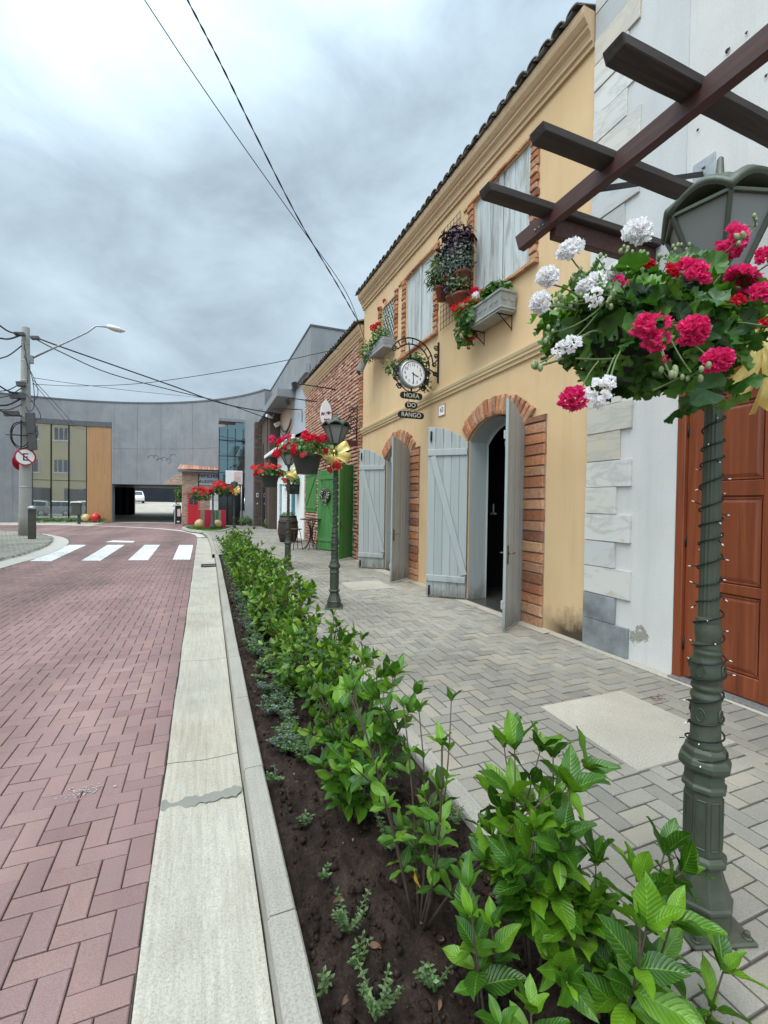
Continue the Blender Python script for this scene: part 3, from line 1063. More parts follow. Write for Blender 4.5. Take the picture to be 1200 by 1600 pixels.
# loose clods and bark bits
n = 4200
cv, cf = [], []
P = np.stack([rng.uniform(0.36, 1.16, n), rng.uniform(0.5, 1, n) ** 1.0 * 0 + rng.power(0.55, n) * 7.5 + 0.3], 1)
for i in range(n):
    s = abs(rng.normal(0, 0.0085)) + 0.003
    x, yq = P[i]
    x = x + kshift(yq)
    zq = 0.045 + 0.035 * math.sin(math.pi * (x - 0.33) / 0.86) + s * 0.4
    A = rng.normal(0, 1, (3, 3)); Q, _ = np.linalg.qr(A)
    oc = np.array([[1, 0, 0], [-1, 0, 0], [0, 1, 0], [0, -1, 0], [0, 0, .7], [0, 0, -.7]]) * s * rng.uniform(.6, 1.4, (6, 1))
    cv.append(oc @ Q + [x, yq, zq])
    cf.append(np.array([[0, 2, 4], [2, 1, 4], [1, 3, 4], [3, 0, 4], [2, 0, 5], [1, 2, 5], [3, 1, 5], [0, 3, 5]]) + 6 * i)
clods = np_mesh('soil_clods', np.concatenate(cv), 3, np.concatenate(cf).ravel(), MT['soil'], smooth=True)
clods['kind'] = 'stuff'; clods['label'] = 'loose dark soil clods lying on the planting bed'

# edging between bed and pavement
ed = MB()
y = -1.5
while y < 13.7:
    y1 = y + 0.98
    f = lambda q: 0.010 * max(q - 1, 0)
    rows = [[(1.185 + f(q), q_, -0.02), (1.187 + f(q), q_, S_Z - .004), (1.193 + f(q), q_, S_Z + .009), (1.285 + f(q), q_, S_Z + .009), (1.29 + f(q), q_, -0.02)] for q, q_ in ((y, y + .003), (y1, y1 - .003))]
    ed.sheet(rows)
    y = y1
o = ed.build('bed_edging', MT['kerb']); o['kind'] = 'structure'

# pavement
SLAB = [(2.30, 1.80), (3.19, 1.80), (3.19, 2.665), (2.35, 2.665)]
SLAB2 = [(2.42, 7.37), (3.2, 7.40), (3.22, 8.22), (2.44, 8.20)]
PAVE = [(1.21, -3), (WALLX + .02, -3), (WALLX + .02, 29), (1.2, 31), (-0.6, 28.2), (0.0, 25.2), (0.22, 22.4), (0.30, 20), (0.30, 13.8), (1.33, 13.8), (1.25, 5)]
pave_j = flat('pavement_bed', PAVE, S_Z - 0.012, MT['joint'])
V, F = bricks(PAVE, S_Z, clip_x=(None, WALLX - 0.01), lod_y=9.0, seed=11, gap=0.008, bev=0.005, jit=0.0018)
pave = np_mesh('pavement', V, 4, F, MT['grey_paver'], smooth=False)
pave['kind'] = 'structure'
for nm, p in (('pavement_slab', SLAB), ('pavement_slab', SLAB2)):
    mb = MB()
    cx_, cy_2 = sum(q[0] for q in p) / 4, sum(q[1] for q in p) / 4
    q = [(cx_ + (a - cx_) * .985, cy_2 + (b - cy_2) * .985) for a, b in p]
    mb.prism(q, (0, 0, S_Z - .02), (1, 0, 0), (0, 1, 0), (0, 0, .029))
    o = mb.build(nm, MT['slab'], bevel=.004); o['kind'] = 'structure'
# smooth cement skirt where the pavement meets the yellow wall and slopes up to the thresholds
sk = MB()
for (y0_, y1_, w) in ((-1.0, 4.2, 0.10), (4.2, 6.6, 0.16), (6.6, 7.9, 0.14), (7.9, 10.1, 0.24), (10.1, 11.4, 0.15)):
    sk.sheet([[(WALLX - w, y0_, S_Z + .002), (WALLX - w * .4, y0_, S_Z + .010), (WALLX + .05, y0_, S_Z + .016)],
              [(WALLX - w * .9, y1_, S_Z + .002), (WALLX - w * .4, y1_, S_Z + .010), (WALLX + .05, y1_, S_Z + .016)]])
o = sk.build('cement_skirt', MT['slab']); o['kind'] = 'structure'

# flush pale kerb line along the far side of the road, then the ramp and the narrow pavement behind it
fl = MB()
f0 = FARLINE; f1 = offset_line(FARLINE, 0.34)
fl.sheet([[(a[0], a[1], 0.004), (b[0], b[1], 0.006)] for a, b in zip(f0, f1)])
o = fl.build('far_kerb_line', MT['far_kerb']); o['kind'] = 'structure'
o = flat('driveway', [(-6.5, 32.4), (-4.1, 30.6), (-2.4, 28.7), (-0.9, 26.8), (1.2, 30), (2, 33.5), (-1.0, 40), (-6.6, 40)], -0.016, MT['red_paver'])
o = flat('far_pavement', [(-40, 34.9), (-11.7, 34.7), (-8.3, 34.1), (-6.5, 32.5), (-6.6, 44), (-40, 44)], 0.0, MT['slab'])

# corner pavement on the left with its pale kerb
lin = offset_line(LEFTLINE, 0.52)
lk = MB()
lk.sheet([[(a[0], a[1], -0.02), (a[0], a[1], 0.012), (b[0] * .96 + a[0] * .04, b[1] * .96 + a[1] * .04, 0.030), (b[0], b[1], 0.11)] for a, b in zip(LEFTLINE, lin)])
o = lk.build('corner_kerb', MT['far_kerb']); o['kind'] = 'structure'
LP = lin + [(-30, -4)]
o = flat('corner_pavement_bed', LP, 0.090, MT['joint'])
LPV = [(a, b) for a, b in lin if b > 8] + [(-16, 27.8), (-16, 10)]
V, F = bricks(LPV, 0.10, lod_y=0, seed=21, gap=.007)
o = np_mesh('corner_pavement', V, 4, F, MT['grey_paver'], smooth=False); o['kind'] = 'structure'

# zebra crossing: paint lying on the same pavers
mb = MB()
for k_, (a, b, c_, d_) in enumerate(((46, 80, 108, 135), (127, 157, 168, 195), (200, 231, 226, 250), (270, 297, 280, 302))):
    p = [on_z(a, 877 - k_ * .8), on_z(b, 877 - k_ * .8), on_z(d_, 851.5), on_z(c_, 851.5)]
    poly = [(q[0], q[1]) for q in p]
    for x0, x1, y0, y1 in brick_rects(poly):
        g = .003
        q = clip_convex([(x0 + g, y0 + g), (x1 - g, y0 + g), (x1 - g, y1 - g), (x0 + g, y1 - g)], poly)
        if len(q) > 2: mb.add([(a_, b_, 0.0045) for a_, b_ in q], [tuple(range(len(q)))])
o = mb.build('zebra_crossing', MT['zebra']); o['kind'] = 'structure'
o = flat('worn_marking', [(-3.45, 20.0), (-2.45, 19.6), (-2.5, 20.3), (-3.3, 20.8)], 0.006, MT['zebra'])

# grass patch with pale edging
G = smooth_line([(-0.95, 27.6), (-0.55, 25.6), (0.15, 24.2), (0.75, 24.4), (1.35, 26.4), (1.65, 28.6), (0.6, 29.3), (-0.6, 28.9), (-0.95, 27.6)], 5)[:-1]
o = flat('grass_plot', G, S_Z + .05, MT['lawn'], thick=.06)
n = 5200
gx_, gy_ = rng.uniform(-1, 1.7, n), rng.uniform(24.1, 29.2, n)
k_ = inside(G, gx_, gy_); gx_, gy_ = gx_[k_], gy_[k_]
n = len(gx_)
hh = rng.uniform(.03, .07, n); an = rng.uniform(0, 6.3, n); w = .006
V = np.stack([np.stack([gx_ - w * np.cos(an), gy_ - w * np.sin(an), np.full(n, .149)], 1), np.stack([gx_ + w * np.cos(an), gy_ + w * np.sin(an), np.full(n, .149)], 1),
              np.stack([gx_ + rng.normal(0, .015, n), gy_ + rng.normal(0, .015, n), .15 + hh], 1)], 1).reshape(-1, 3)
o = np_mesh('grass', V, 3, np.arange(3 * n), MT['lawn']); o['kind'] = 'stuff'; o['label'] = 'short green grass on the corner plot'
eg = MB()
Gc = G + [G[0]]
eg.sheet([[(a[0], a[1], S_Z - .05), (a[0], a[1], S_Z + .06), (b[0], b[1], S_Z + .06), (b[0], b[1], S_Z - .05)] for a, b in zip(Gc, offset_line(Gc, -0.10))])
o = eg.build('grass_edging', MT['far_kerb']); o['kind'] = 'structure'

# fallen petals and litter (dark red) by the slab
mb = MB()
for i in range(16):
    c = on_z(1026, 1093, S_Z)
    x, y_ = c[0] + rng.normal(0, .035), c[1] + rng.normal(0, .018)
    a = rng.uniform(0, 6.3)
    d = np.array([math.cos(a), math.sin(a)]) * .012; e_ = np.array([-math.sin(a), math.cos(a)]) * .007
    zz = S_Z + .006 + rng.uniform(0, .010)
    mb.add([(x - d[0], y_ - d[1], zz), (x + e_[0], y_ + e_[1], zz + .006), (x + d[0], y_ + d[1], zz), (x - e_[0], y_ - e_[1], zz + .004)], [(0, 1, 2, 3)])
tag(mb.build('fallen_petals', MT['maroon']), 'small heap of withered dark red petals on the grey pavers', 'petals')
# spilled white paint fleck on the red pavers
mb = MB()
for i in range(150):
    c = on_z(128, 1237)
    x, y_ = c[0] + rng.normal(0, .05), c[1] + rng.normal(0, .022)
    s = abs(rng.normal(0, .0032)) + .001
    k = 7
    mb.add([(x + s * math.cos(6.28 * q / k) * rng.uniform(.6, 1.3), y_ + s * math.sin(6.28 * q / k) * rng.uniform(.6, 1.3), .0042) for q in range(k)], [tuple(range(k))])
o = mb.build('paint_flecks', MT['pale_stain']); o['kind'] = 'structure'
# ------------------------------------------------------------------ facade builders (street wall lies in the plane x = WALLX, its outside looks to -x)
def arc_pts(y0, y1, zs, zt, n=14):
    """segmental arch between (y0,zs) and (y1,zs) with crown zt -> points"""
    w = (y1 - y0) / 2; h = zt - zs
    r = (w * w + h * h) / (2 * h); cz = zt - r; yc = (y0 + y1) / 2
    a = math.asin(w / r)
    return [(yc + r * math.sin(-a + 2 * a * i / n), cz + r * math.cos(-a + 2 * a * i / n)) for i in range(n + 1)]


def wall_x(x, outer, holes, depth=0.25, rev=None):
    """wall sheet at x with openings and their reveals going inwards"""
    mb = MB()
    mb.holed(outer, holes, (x, 0, 0), (0, 1, 0), (0, 0, 1))
    for h in holes:
        n = len(h)
        for i in range(n):
            a, b = h[i], h[(i + 1) % n]
            mb.add([(x, a[0], a[1]), (x, b[0], b[1]), (x + depth, b[0], b[1]), (x + depth, a[0], a[1])], [(0, 1, 2, 3)])
    return mb


def moulding(prof, y0, y1, tilt=0.0, ends=True):
    """profile (dx outwards, z) swept along the wall"""
    mb = MB()
    a = [(WALLX - d, y0, z) for d, z in prof]
    b = [(WALLX - d, y1, z + tilt * (y1 - y0)) for d, z in prof]
    mb.sheet([a, b])
    n = len(prof)
    if ends:
        mb.face(list(range(n))); mb.face([n + i for i in reversed(range(n))])
    return mb


def brick_block(mb, o, ey, ez, ex, w, h, d, r, jit=0.0055):
    """one irregular brick: centre o, axes ey (w), ez (h), ex (d, outwards)"""
    o, ey, ez, ex = map(Vector, (o, ey, ez, ex))
    c = 0.016
    w2, h2 = w / 2, h / 2
    ring0 = [(-w2, -h2), (w2, -h2), (w2, h2), (-w2, h2)]
    j = [(r.uniform(-jit, jit), r.uniform(-jit, jit)) for _ in range(4)]
    dd = d + r.uniform(-jit, jit * 1.5)
    back = [o + ey * (a + p) + ez * (b + q) for (a, b), (p, q) in zip(ring0, j)]
    mid = [p + ex * (dd - c * .8) for p in back]
    cen = sum(mid, Vector()) / 4
    top = [cen + (p - cen) * (1 - c / max(w2, .03)) + ex * (c * .8) + ex * r.uniform(-.002, .002) for p in mid]
    mb.add(back + mid + top, [(8, 9, 10, 11)] + [(4 + i, 4 + (i + 1) % 4, 8 + (i + 1) % 4, 8 + i) for i in range(4)] + [(i, (i + 1) % 4, 4 + (i + 1) % 4, 4 + i) for i in range(4)])


def brick_jamb(mb, y0, y1, z0, z1, proud, r, course=0.136, x=WALLX, alt=0.0):
    z = z0
    k = 0
    while z < z1 - 0.03:
        h = course * r.uniform(.92, 1.08)
        z2 = min(z + h, z1)
        a, b = (y0 + (alt if k % 2 else 0), y1)
        brick_block(mb, (x, (a + b) / 2 + r.uniform(-.004, .004), (z + z2) / 2), (0, 1, 0), (0, 0, 1), (-1, 0, 0), b - a - .010, z2 - z - .017, proud, r)
        z = z2; k += 1


def brick_arch(mb, y0, y1, zs, zt, thick, proud, r, x=WALLX, n=None):
    w = (y1 - y0) / 2; h = zt - zs
    R = (w * w + h * h) / (2 * h); cz = zt - R; yc = (y0 + y1) / 2
    a = math.asin(min(1, w / R))
    n = n or int(2 * a * (R + thick / 2) / 0.100)
    for i in range(n):
        t = -a + 2 * a * (i + .5) / n
        dy, dz = math.sin(t), math.cos(t)
        th = thick * r.uniform(.93, 1.05)
        m = R + th / 2
        ww = 2 * a * m / n - .010
        brick_block(mb, (x, yc + m * dy, cz + m * dz), (0, dz, -dy), (0, dy, dz), (-1, 0, 0), ww, th, proud, r)


def tiles_eave(mb, y0, y1, x, z, tilt, r, pitch=0.205, length=1.3, slope=0.34, rad=0.085):
    """row of barrel tiles running up the roof from the eave"""
    n = int((y1 - y0) / pitch)
    for i in range(n):
        yc = y0 + (y1 - y0) * (i + .5) / n
        zc = z + tilt * (yc - y0) + r.uniform(-.006, .006)
        for k, up in ((0, 1), (1, -1)):
            yy = yc + (pitch / 2 if k else 0)
            rows = []
            for x_, zz in ((x - (.02 if up > 0 else 0) + r.uniform(-.012, .012), 0), (x + length, length * slope)):
                rows.append([(x_, yy + rad * 1.06 * math.cos(math.pi * q / 8), zc + zz + up * rad * (.62 if up > 0 else .3) * math.sin(math.pi * q / 8) + (0.0 if up > 0 else .018)) for q in range(9)])
            lo = [[(a, b, c - .014 * up) for a, b, c in rw] for rw in rows]
            mb.sheet(rows, True); mb.sheet(lo, True)
            mb.sheet([rows[0], lo[0]])


def plank_leaf(name, mat, parent, o, ey, w, hfun, ex, n=6, thick=0.035, z0=0.0, brace=None, ledge=True, bmat=None, hand=1, extra=None):
    """boarded leaf: vertical planks from hinge o along ey; hfun(t) is the top height; ex points to the braced face"""
    o, ey, ex = Vector(o), Vector(ey).normalized(), Vector(ex).normalized()
    mb = MB()
    pw = w / n
    zv = Vector((0, 0, 1))
    for i in range(n):
        a, b = i * pw + .0035, (i + 1) * pw - .0035
        za, zb = hfun(a / w), hfun(b / w)
        zm = hfun((a + b) / 2 / w)
        poly = [(a, z0), (b, z0), (b, zb), ((a + b) / 2, zm), (a, za)]
        mb.prism(poly, o - ex * thick, ey, zv, ex * thick)
    mb.obox(o + ey * (w * .5) - ex * thick * .5 + zv * (z0 + (hfun(.05) - z0) / 2), ey * (w * .495), ex * (thick * .25), zv * ((hfun(.05) - z0) / 2 - .01))
    lf = mb.build(name, mat, parent, bevel=.004)
    bmat = bmat or mat
    if ledge:
        for zc in brace['ledges']:
            m2 = MB()
            m2.obox(o + ey * (w * .5) + zv * zc + ex * .013, ey * (w * .485), ex * .0125, zv * .052)
            m2.build('ledge', bmat, lf, bevel=.006)
        a, b = brace['diag']
        m2 = MB()
        p, q = o + ey * a[0] * w + zv * a[1] + ex * .012, o + ey * b[0] * w + zv * b[1] + ex * .012
        m2.bar(p, q, .105, .022, up=ex)
        m2.build('diagonal_brace', bmat, lf, bevel=.004)
    return lf


def lever_handle(parent, p, ey, ex, both=True):
    p, ey, ex = Vector(p), Vector(ey).normalized(), Vector(ex).normalized()
    mb = MB()
    for s in ((1, -1) if both else (1,)):
        off = ex * (.006 if s > 0 else -.041)
        mb.obox(p + off, ey * .019, ex * .004, Vector((0, 0, .11)))
        q = p + off + Vector((0, 0, .02))
        mb.tube([q, q + ex * s * .05, q + ex * s * .055 - ey * .10], .008, 8)
    return mb.build('handle', MT['brass'], parent)


# ------------------------------------------------------------------ white building with the red door (nearest, on the right)
rr = random.Random(11)
WB = thing('white_building', (WALLX, 3.75, S_Z), 'white rendered building with marble corner blocks and a red panelled door', 'building')
D0, D1, DT = -0.05, 2.745, 3.12              # red door opening along y and its head
hole = [(D0, S_Z), (D1, S_Z), (D1, DT), (D0, DT)]
out = [(-6, -0.02), (3.745, -0.02), (3.745, 8.6), (-6, 8.6)]
mb = MB()
mb.holed(out, [[(D0, S_Z + .02), (D1, S_Z + .02), (D1, DT), (D0, DT)]], (WALLX, 0, 0), (0, 1, 0), (0, 0, 1))
for a, b in (((D1, S_Z), (D1, DT)), ((D1, DT), (D0, DT)), ((D0, DT), (D0, S_Z))):
    mb.add([(WALLX, a[0], a[1]), (WALLX, b[0], b[1]), (WALLX + .09, b[0], b[1]), (WALLX + .09, a[0], a[1])], [(0, 1, 2, 3)])
mb.add([(WALLX, 3.745, 6.7), (WALLX + 6, 3.745, 6.7), (WALLX + 6, 3.745, 8.6), (WALLX, 3.745, 8.6)], [(0, 1, 2, 3)])
mb.add([(WALLX, 3.745, 8.6), (WALLX + 6, 3.745, 8.6), (WALLX + 6, -6, 8.6), (WALLX, -6, 8.6)], [(0, 1, 2, 3)])
mb.add([(WALLX, -6, -.02), (WALLX + 6, -6, -.02), (WALLX + 6, -6, 8.6), (WALLX, -6, 8.6)], [(0, 1, 2, 3)])
mb.build('wall', MT['white_render'], WB)
# the raised strip of older render behind the quoins
mb = MB(); mb.box(WALLX - .012, WALLX + .01, 2.72, 3.742, 3.4, 8.55)
mb.build('render_panel', stucco('older_grey_render', (0.50, 0.50, 0.49), (0.57, 0.57, 0.56), 0.2, 0.3).m, WB)
z = 0.10
k = 0
while z < 8.3:
    h = rr.uniform(.265, .30) if z > .2 else .315
    w = (0.56 if k % 2 == 0 else 0.40) + rr.uniform(-.02, .02)
    mb = MB()
    y1 = 3.738
    tk = .030 + rr.uniform(-.004, .006)
    mb.prism([(y1 - w + rr.uniform(-.004, .004), z + .003), (y1, z + .003 + rr.uniform(-.004, .004)), (y1, z + h - .003), (y1 - w + rr.uniform(-.006, .006), z + h - .003 + rr.uniform(-.005, .005))], (WALLX - tk, 0, 0), (0, 1, 0), (0, 0, 1), (tk + .002, 0, 0))
    q = mb.build('quoin_stone', MT['marble_dark'] if k < 2 else MT['marble'], WB, bevel=.003)
    z += h; k += 1
# holes left by old fixings
for (u, v, s) in ((1137, 78, .020), (1166, 51, .011), (1090, 203, .012), (1197, 118, .012), (1183, 98, .010)):
    p = on_x(u, v, WALLX - .0135)
    mb = MB(); mb.lathe([(s, 0), (s * .6, .0015)], 10, (0, 0, 0))
    mb.v = [(p[0] - c, p[1] + a, p[2] + b * rr.uniform(.7, 1.4)) for a, b, c in mb.v]
    mb.build('fixing_hole', MT['dark_inside'], WB)
# red door: frame, boarded stiles with raised panels, transom light
RX = WALLX + .045
mb = MB()
fw = .075
mb.box(RX - .05, RX + .05, D1 - fw, D1 - .002, S_Z + .002, DT - .002)
mb.box(RX - .05, RX + .05, D0, D0 + fw, S_Z + .002, DT - .002)
mb.box(RX - .05, RX + .05, D0 + fw, D1 - fw, DT - .085, DT - .002)
mb.box(RX - .045, RX + .05, D0 + fw, D1 - fw, 2.585, 2.66)
rdoor = mb.build('door_frame', MT['red_wood'], WB, bevel=.006)


def panel_leaf(y0, y1, z0, z1, parent, pan):
    mb = MB()
    x = RX
    mb.box(x + .012, x + .035, y0, y1, z0, z1)
    leaf = mb.build('door_leaf', MT['red_wood'], parent)
    st = .175
    # stiles and rails standing proud
    mb = MB()
    mb.box(x - .012, x + .014, y0, y0 + st * .45, z0, z1); mb.box(x - .012, x + .014, y1 - st, y1, z0, z1)
    edges = [z0] + [q for p in pan for q in p] + [z1]
    for i in range(0, len(edges), 2): mb.box(x - .012, x + .014, y0 + st * .45, y1 - st, edges[i], edges[i + 1])
    mb.build('stile_and_rail', MT['red_wood'], leaf, bevel=.004)
    for a, b in pan:
        mb = MB()
        ya, yb = y0 + st * .45 + .006, y1 - st - .006
        o_ = [(ya, a + .006), (yb, a + .006), (yb, b - .006), (ya, b - .006)]
        i_ = [(ya + .045, a + .055), (yb - .045, a + .055), (yb - .045, b - .055), (ya + .045, b - .055)]
        mb.add([(x + .011, p, q) for p, q in o_] + [(x - .006, p, q) for p, q in i_], [(4, 5, 6, 7)] + [(i, (i + 1) % 4, 4 + (i + 1) % 4, 4 + i) for i in range(4)])
        for sgn in (0,):
            mb.bar((x + .002, ya + .012, a + .018), (x + .002, ya + .012, b - .018), .014, .014, up=(1, 0, 0)); mb.bar((x + .002, yb - .012, a + .018), (x + .002, yb - .012, b - .018), .014, .014, up=(1, 0, 0))
            mb.bar((x + .002, ya, a + .018), (x + .002, yb, a + .018), .014, .014, up=(1, 0, 0)); mb.bar((x + .002, ya, b - .018), (x + .002, yb, b - .018), .014, .014, up=(1, 0, 0))
        mb.build('raised_panel', MT['red_wood'], leaf)
    return leaf


pans = [(0.30, 0.92), (1.00, 1.71), (1.83, 2.46)]
lw = (D1 - D0 - 2 * fw) / 4
for i in range(4):
    lf = panel_leaf(D1 - fw - lw * (i + 1) + .003, D1 - fw - lw * i - .003, S_Z + .03, 2.58, WB, pans)
    if i == 0:
        for zc in (2.28, 1.32, .42):
            mb = MB(); mb.tube([(RX - .018, D1 - fw - .004, zc - .05), (RX - .018, D1 - fw - .004, zc + .05)], .009, 8)
            mb.build('hinge', MT['iron'], lf)
    mb = MB(); y0, y1 = D1 - fw - lw * (i + 1), D1 - fw - lw * i
    mb.box(RX + .02, RX + .026, y0 + .03, y1 - .03, 2.665, DT - .09)
    mb.build('transom_pane', MT['glass_dark'], WB)
    mb = MB()
    mb.box(RX - .02, RX + .045, y0, y0 + .03, 2.661, DT - .086)
    mb.box(RX - .02, RX + .045, y1 - .03, y1, 2.661, DT - .086)
    mb.build('transom_frame', MT['red_wood'], WB, bevel=.003)
mb = MB(); mb.box(WALLX - .06, WALLX + .10, D0, D1, S_Z - .01, S_Z + .022)
mb.build('door_step', MT['grey_granite'], WB, bevel=.004)

# ------------------------------------------------------------------ yellow building
YB = thing('yellow_building', (WALLX, 3.75, S_Z), 'two storey yellow building with grey arched doors and brick surrounds', 'building')
Y0, Y1 = 3.75, 11.25
A1 = (4.78, 6.10, 2.62, 2.90)                 # arched doorway near
A2 = (8.24, 9.56, 2.62, 2.92)                 # arched doorway far


def arch_hole(A):
    return [(A[0], S_Z), (A[1], S_Z)] + arc_pts(A[0], A[1], A[2], A[3])[::-1]


W1 = (4.76, 6.07, 4.74, 6.32)
W2 = (7.36, 8.60, 4.74, 6.27)
W3 = (9.16, 9.98, 5.31, 6.20)
holes = [[(a, c) for a, c in ((w[0], w[2]), (w[1], w[2]), (w[1], w[3]), (w[0], w[3]))] for w in (W1, W2, W3)]
holes = [arch_hole(A1), arch_hole(A2)] + holes
holes[0][0] = (A1[0], S_Z - .05); holes[0][1] = (A1[1], S_Z - .05)
holes[1][0] = (A2[0], S_Z - .05); holes[1][1] = (A2[1], S_Z - .05)
mb = wall_x(WALLX, [(Y0, -.06), (Y1, -.06), (Y1, 6.95), (Y0, 6.95)], holes, .12)
mb.add([(WALLX, Y1, 5.0), (WALLX + 5, Y1, 5.0), (WALLX + 5, Y1, 8.2), (WALLX, Y1, 6.9)], [(0, 1, 2, 3)])
mb.build('wall', MT['yellow'], YB)
prof = [(0, 6.56), (.035, 6.56), (.035, 6.61), (.06, 6.625), (.06, 6.66), (.075, 6.70), (.11, 6.735), (.11, 6.765), (.13, 6.78), (.165, 6.83), (.175, 6.87), (.175, 6.94), (0, 6.94)]
moulding(prof, Y0 + .01, Y1 + .03, .015).build('cornice', MT['tan'], YB)
prof = [(0, 3.52), (.03, 3.52), (.03, 3.56), (.055, 3.575), (.055, 3.60), (.07, 3.62), (.08, 3.655), (.08, 3.685), (0, 3.695)]
moulding(prof, Y0 + .01, Y1 - .002, -.015).build('string_course', MT['yellow_trim'], YB)
mb = MB()
tiles_eave(mb, Y0 + .02, Y1 + .08, WALLX - .22, 6.955, .015, rr)
mb.build('roof', MT['roof_tile'], YB)
mb = MB(); mb.sheet([[(WALLX - .16, Y0, 6.95), (WALLX + 5, Y0, 8.6)], [(WALLX - .16, Y1 + .03, 7.06), (WALLX + 5, Y1 + .03, 8.7)]])
mb.build('roof_deck', MT['roof_tile'], YB)
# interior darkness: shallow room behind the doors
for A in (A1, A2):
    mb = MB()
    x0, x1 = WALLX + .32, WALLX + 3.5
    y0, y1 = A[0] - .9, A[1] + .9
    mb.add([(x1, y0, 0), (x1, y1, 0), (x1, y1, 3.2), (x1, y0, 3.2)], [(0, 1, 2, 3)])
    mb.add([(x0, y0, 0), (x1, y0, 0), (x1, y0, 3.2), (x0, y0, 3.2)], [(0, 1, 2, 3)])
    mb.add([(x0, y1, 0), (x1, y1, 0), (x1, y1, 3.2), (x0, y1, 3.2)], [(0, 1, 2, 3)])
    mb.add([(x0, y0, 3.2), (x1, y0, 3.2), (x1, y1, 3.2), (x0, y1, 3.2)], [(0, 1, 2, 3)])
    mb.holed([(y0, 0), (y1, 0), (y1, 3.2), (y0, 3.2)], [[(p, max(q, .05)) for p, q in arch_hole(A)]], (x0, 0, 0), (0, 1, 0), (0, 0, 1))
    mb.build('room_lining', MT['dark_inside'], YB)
    mb = MB(); mb.box(WALLX + .34, x1, y0, y1, S_Z - .05, S_Z + .012); mb.build('room_floor', MT['granite'], YB)
    mb = MB(); mb.box(WALLX - .02, WALLX + .34, A[0] + .004, A[1] - .004, S_Z - .06, S_Z + .028); mb.build('threshold', MT['granite'], YB, bevel=.004)
    mb = MB(); mb.box(WALLX + .34, WALLX + .37, A[0] + .05, A[1] - .05, S_Z + .0125, S_Z + .020); mb.build('threshold_strip', MT['chrome'], YB)
    # timber lining of the opening
    mb = MB()
    h = [p for p in arch_hole(A)]
    pts = [h[0]] + h[2:][::-1] + [h[1]]
    pts = [(A[0], S_Z + .028)] + arc_pts(*A) + [(A[1], S_Z + .028)]
    rows = [[(WALLX + dx, yc + (y_ - yc) * .965, (z_ if z_ < 1 else z_ - .02)) for y_, z_ in pts] for yc in ((A[0] + A[1]) / 2,) for dx in (.005, .31)]
    mb.sheet(rows)
    rows = [[(WALLX + .31, y_, z_) for y_, z_ in pts], [(WALLX + .31, (A[0] + A[1]) / 2 + (y_ - (A[0] + A[1]) / 2) * .90, (z_ if z_ < 1 else z_ - .06)) for y_, z_ in pts]]
    mb.sheet(rows)
    mb.build('door_lining', MT['grey_door'], YB)
    # brick surround
    mb = MB()
    r2 = random.Random(int(A[0] * 10))
    brick_jamb(mb, A[0] - .40, A[0] - .012, S_Z, A[2] + .12, .040, r2, .136)
    brick_jamb(mb, A[1] + .012, A[1] + .40, S_Z, A[2] + .02, .040, r2, .136)
    brick_arch(mb, A[0] - .02, A[1] + .02, A[2] + .015, A[3] + .012, .265, .044, r2)
    mb.build('arch_surround', MT['brick'], YB)
    mb = MB(); a0 = arc_pts(A[0] - .01, A[1] + .01, A[2], A[3] + .004); a1 = arc_pts(A[0] - .15, A[1] + .15, A[2] + .16, A[3] + .268)
    mb.sheet([[(WALLX - .011, p[0], p[1]) for p in a0], [(WALLX - .011, p[0], p[1]) for p in a1]])
    mb.box(WALLX - .011, WALLX + .01, A[0] - .398, A[0] - .008, S_Z, A[2] + .12); mb.box(WALLX - .011, WALLX + .01, A[1] + .008, A[1] + .398, S_Z, A[2] + .02)
    mb.build('surround_mortar', MT['mortar'], YB)

LW = 0.665


def arch_leaf(A, side, ang, n=5):
    """side +1: hinged at the far jamb, -1: at the near jamb; ang = opening angle from the closed position"""
    hy = A[1] - .01 if side > 0 else A[0] + .01
    o = Vector((WALLX - .035, hy, 0))
    closed = Vector((0, -side, 0))
    out_ = Vector((-1, 0, 0))
    d = closed * math.cos(ang) + out_ * math.sin(ang)
    nrm = Vector((d.y, -d.x, 0))                # one face normal
    inner = (out_ * math.cos(ang) - closed * math.sin(ang)) * -1    # face that looked into the room when closed
    full = (A[1] - A[0]) / 2
    w = full; h = A[3] - A[2]; R = (w * w + h * h) / (2 * h)
    hf = lambda t: A[3] - R + math.sqrt(max(R * R - ((1 - t) * w) ** 2, 0)) - .03
    br = {'ledges': (0.42, 2.45), 'diag': ((.05, .50), (.86, 2.39)) if side < 0 else ((.05, .50), (.86, 2.39))}
    lf = plank_leaf('door_leaf', MT['grey_door'], YB, o, d, LW, hf, inner, n=n, z0=S_Z + .03, brace=br)
    return lf, o, d, inner


for A in (A1, A2):
    lf, o, d, inn = arch_leaf(A, +1, R_(136))
    mb = MB()
    for zc in (2.72, .22):
        p = o + d * (LW - .06) + inn * .012 + Vector((0, 0, zc))
        mb.obox(p, d * .014, inn * .010, Vector((0, 0, .075)))
        mb.tube([p + inn * .016 - Vector((0, 0, .11)), p + inn * .016 + Vector((0, 0, .08))], .006, 6)
    mb.build('bolt', MT['iron'], lf)
    lf, o, d, inn = arch_leaf(A, -1, R_(124), 6)
    lever_handle(lf, o + d * (LW - .055) + Vector((0, 0, 1.02)), d, inn)
    mb = MB()
    for zc in (.48, 1.45, 2.5):
        mb.tube([o + inn * .01 + Vector((0, 0, zc - .05)), o + inn * .01 + Vector((0, 0, zc + .05))], .011, 8)
    mb.build('hinge', MT['iron'], lf)

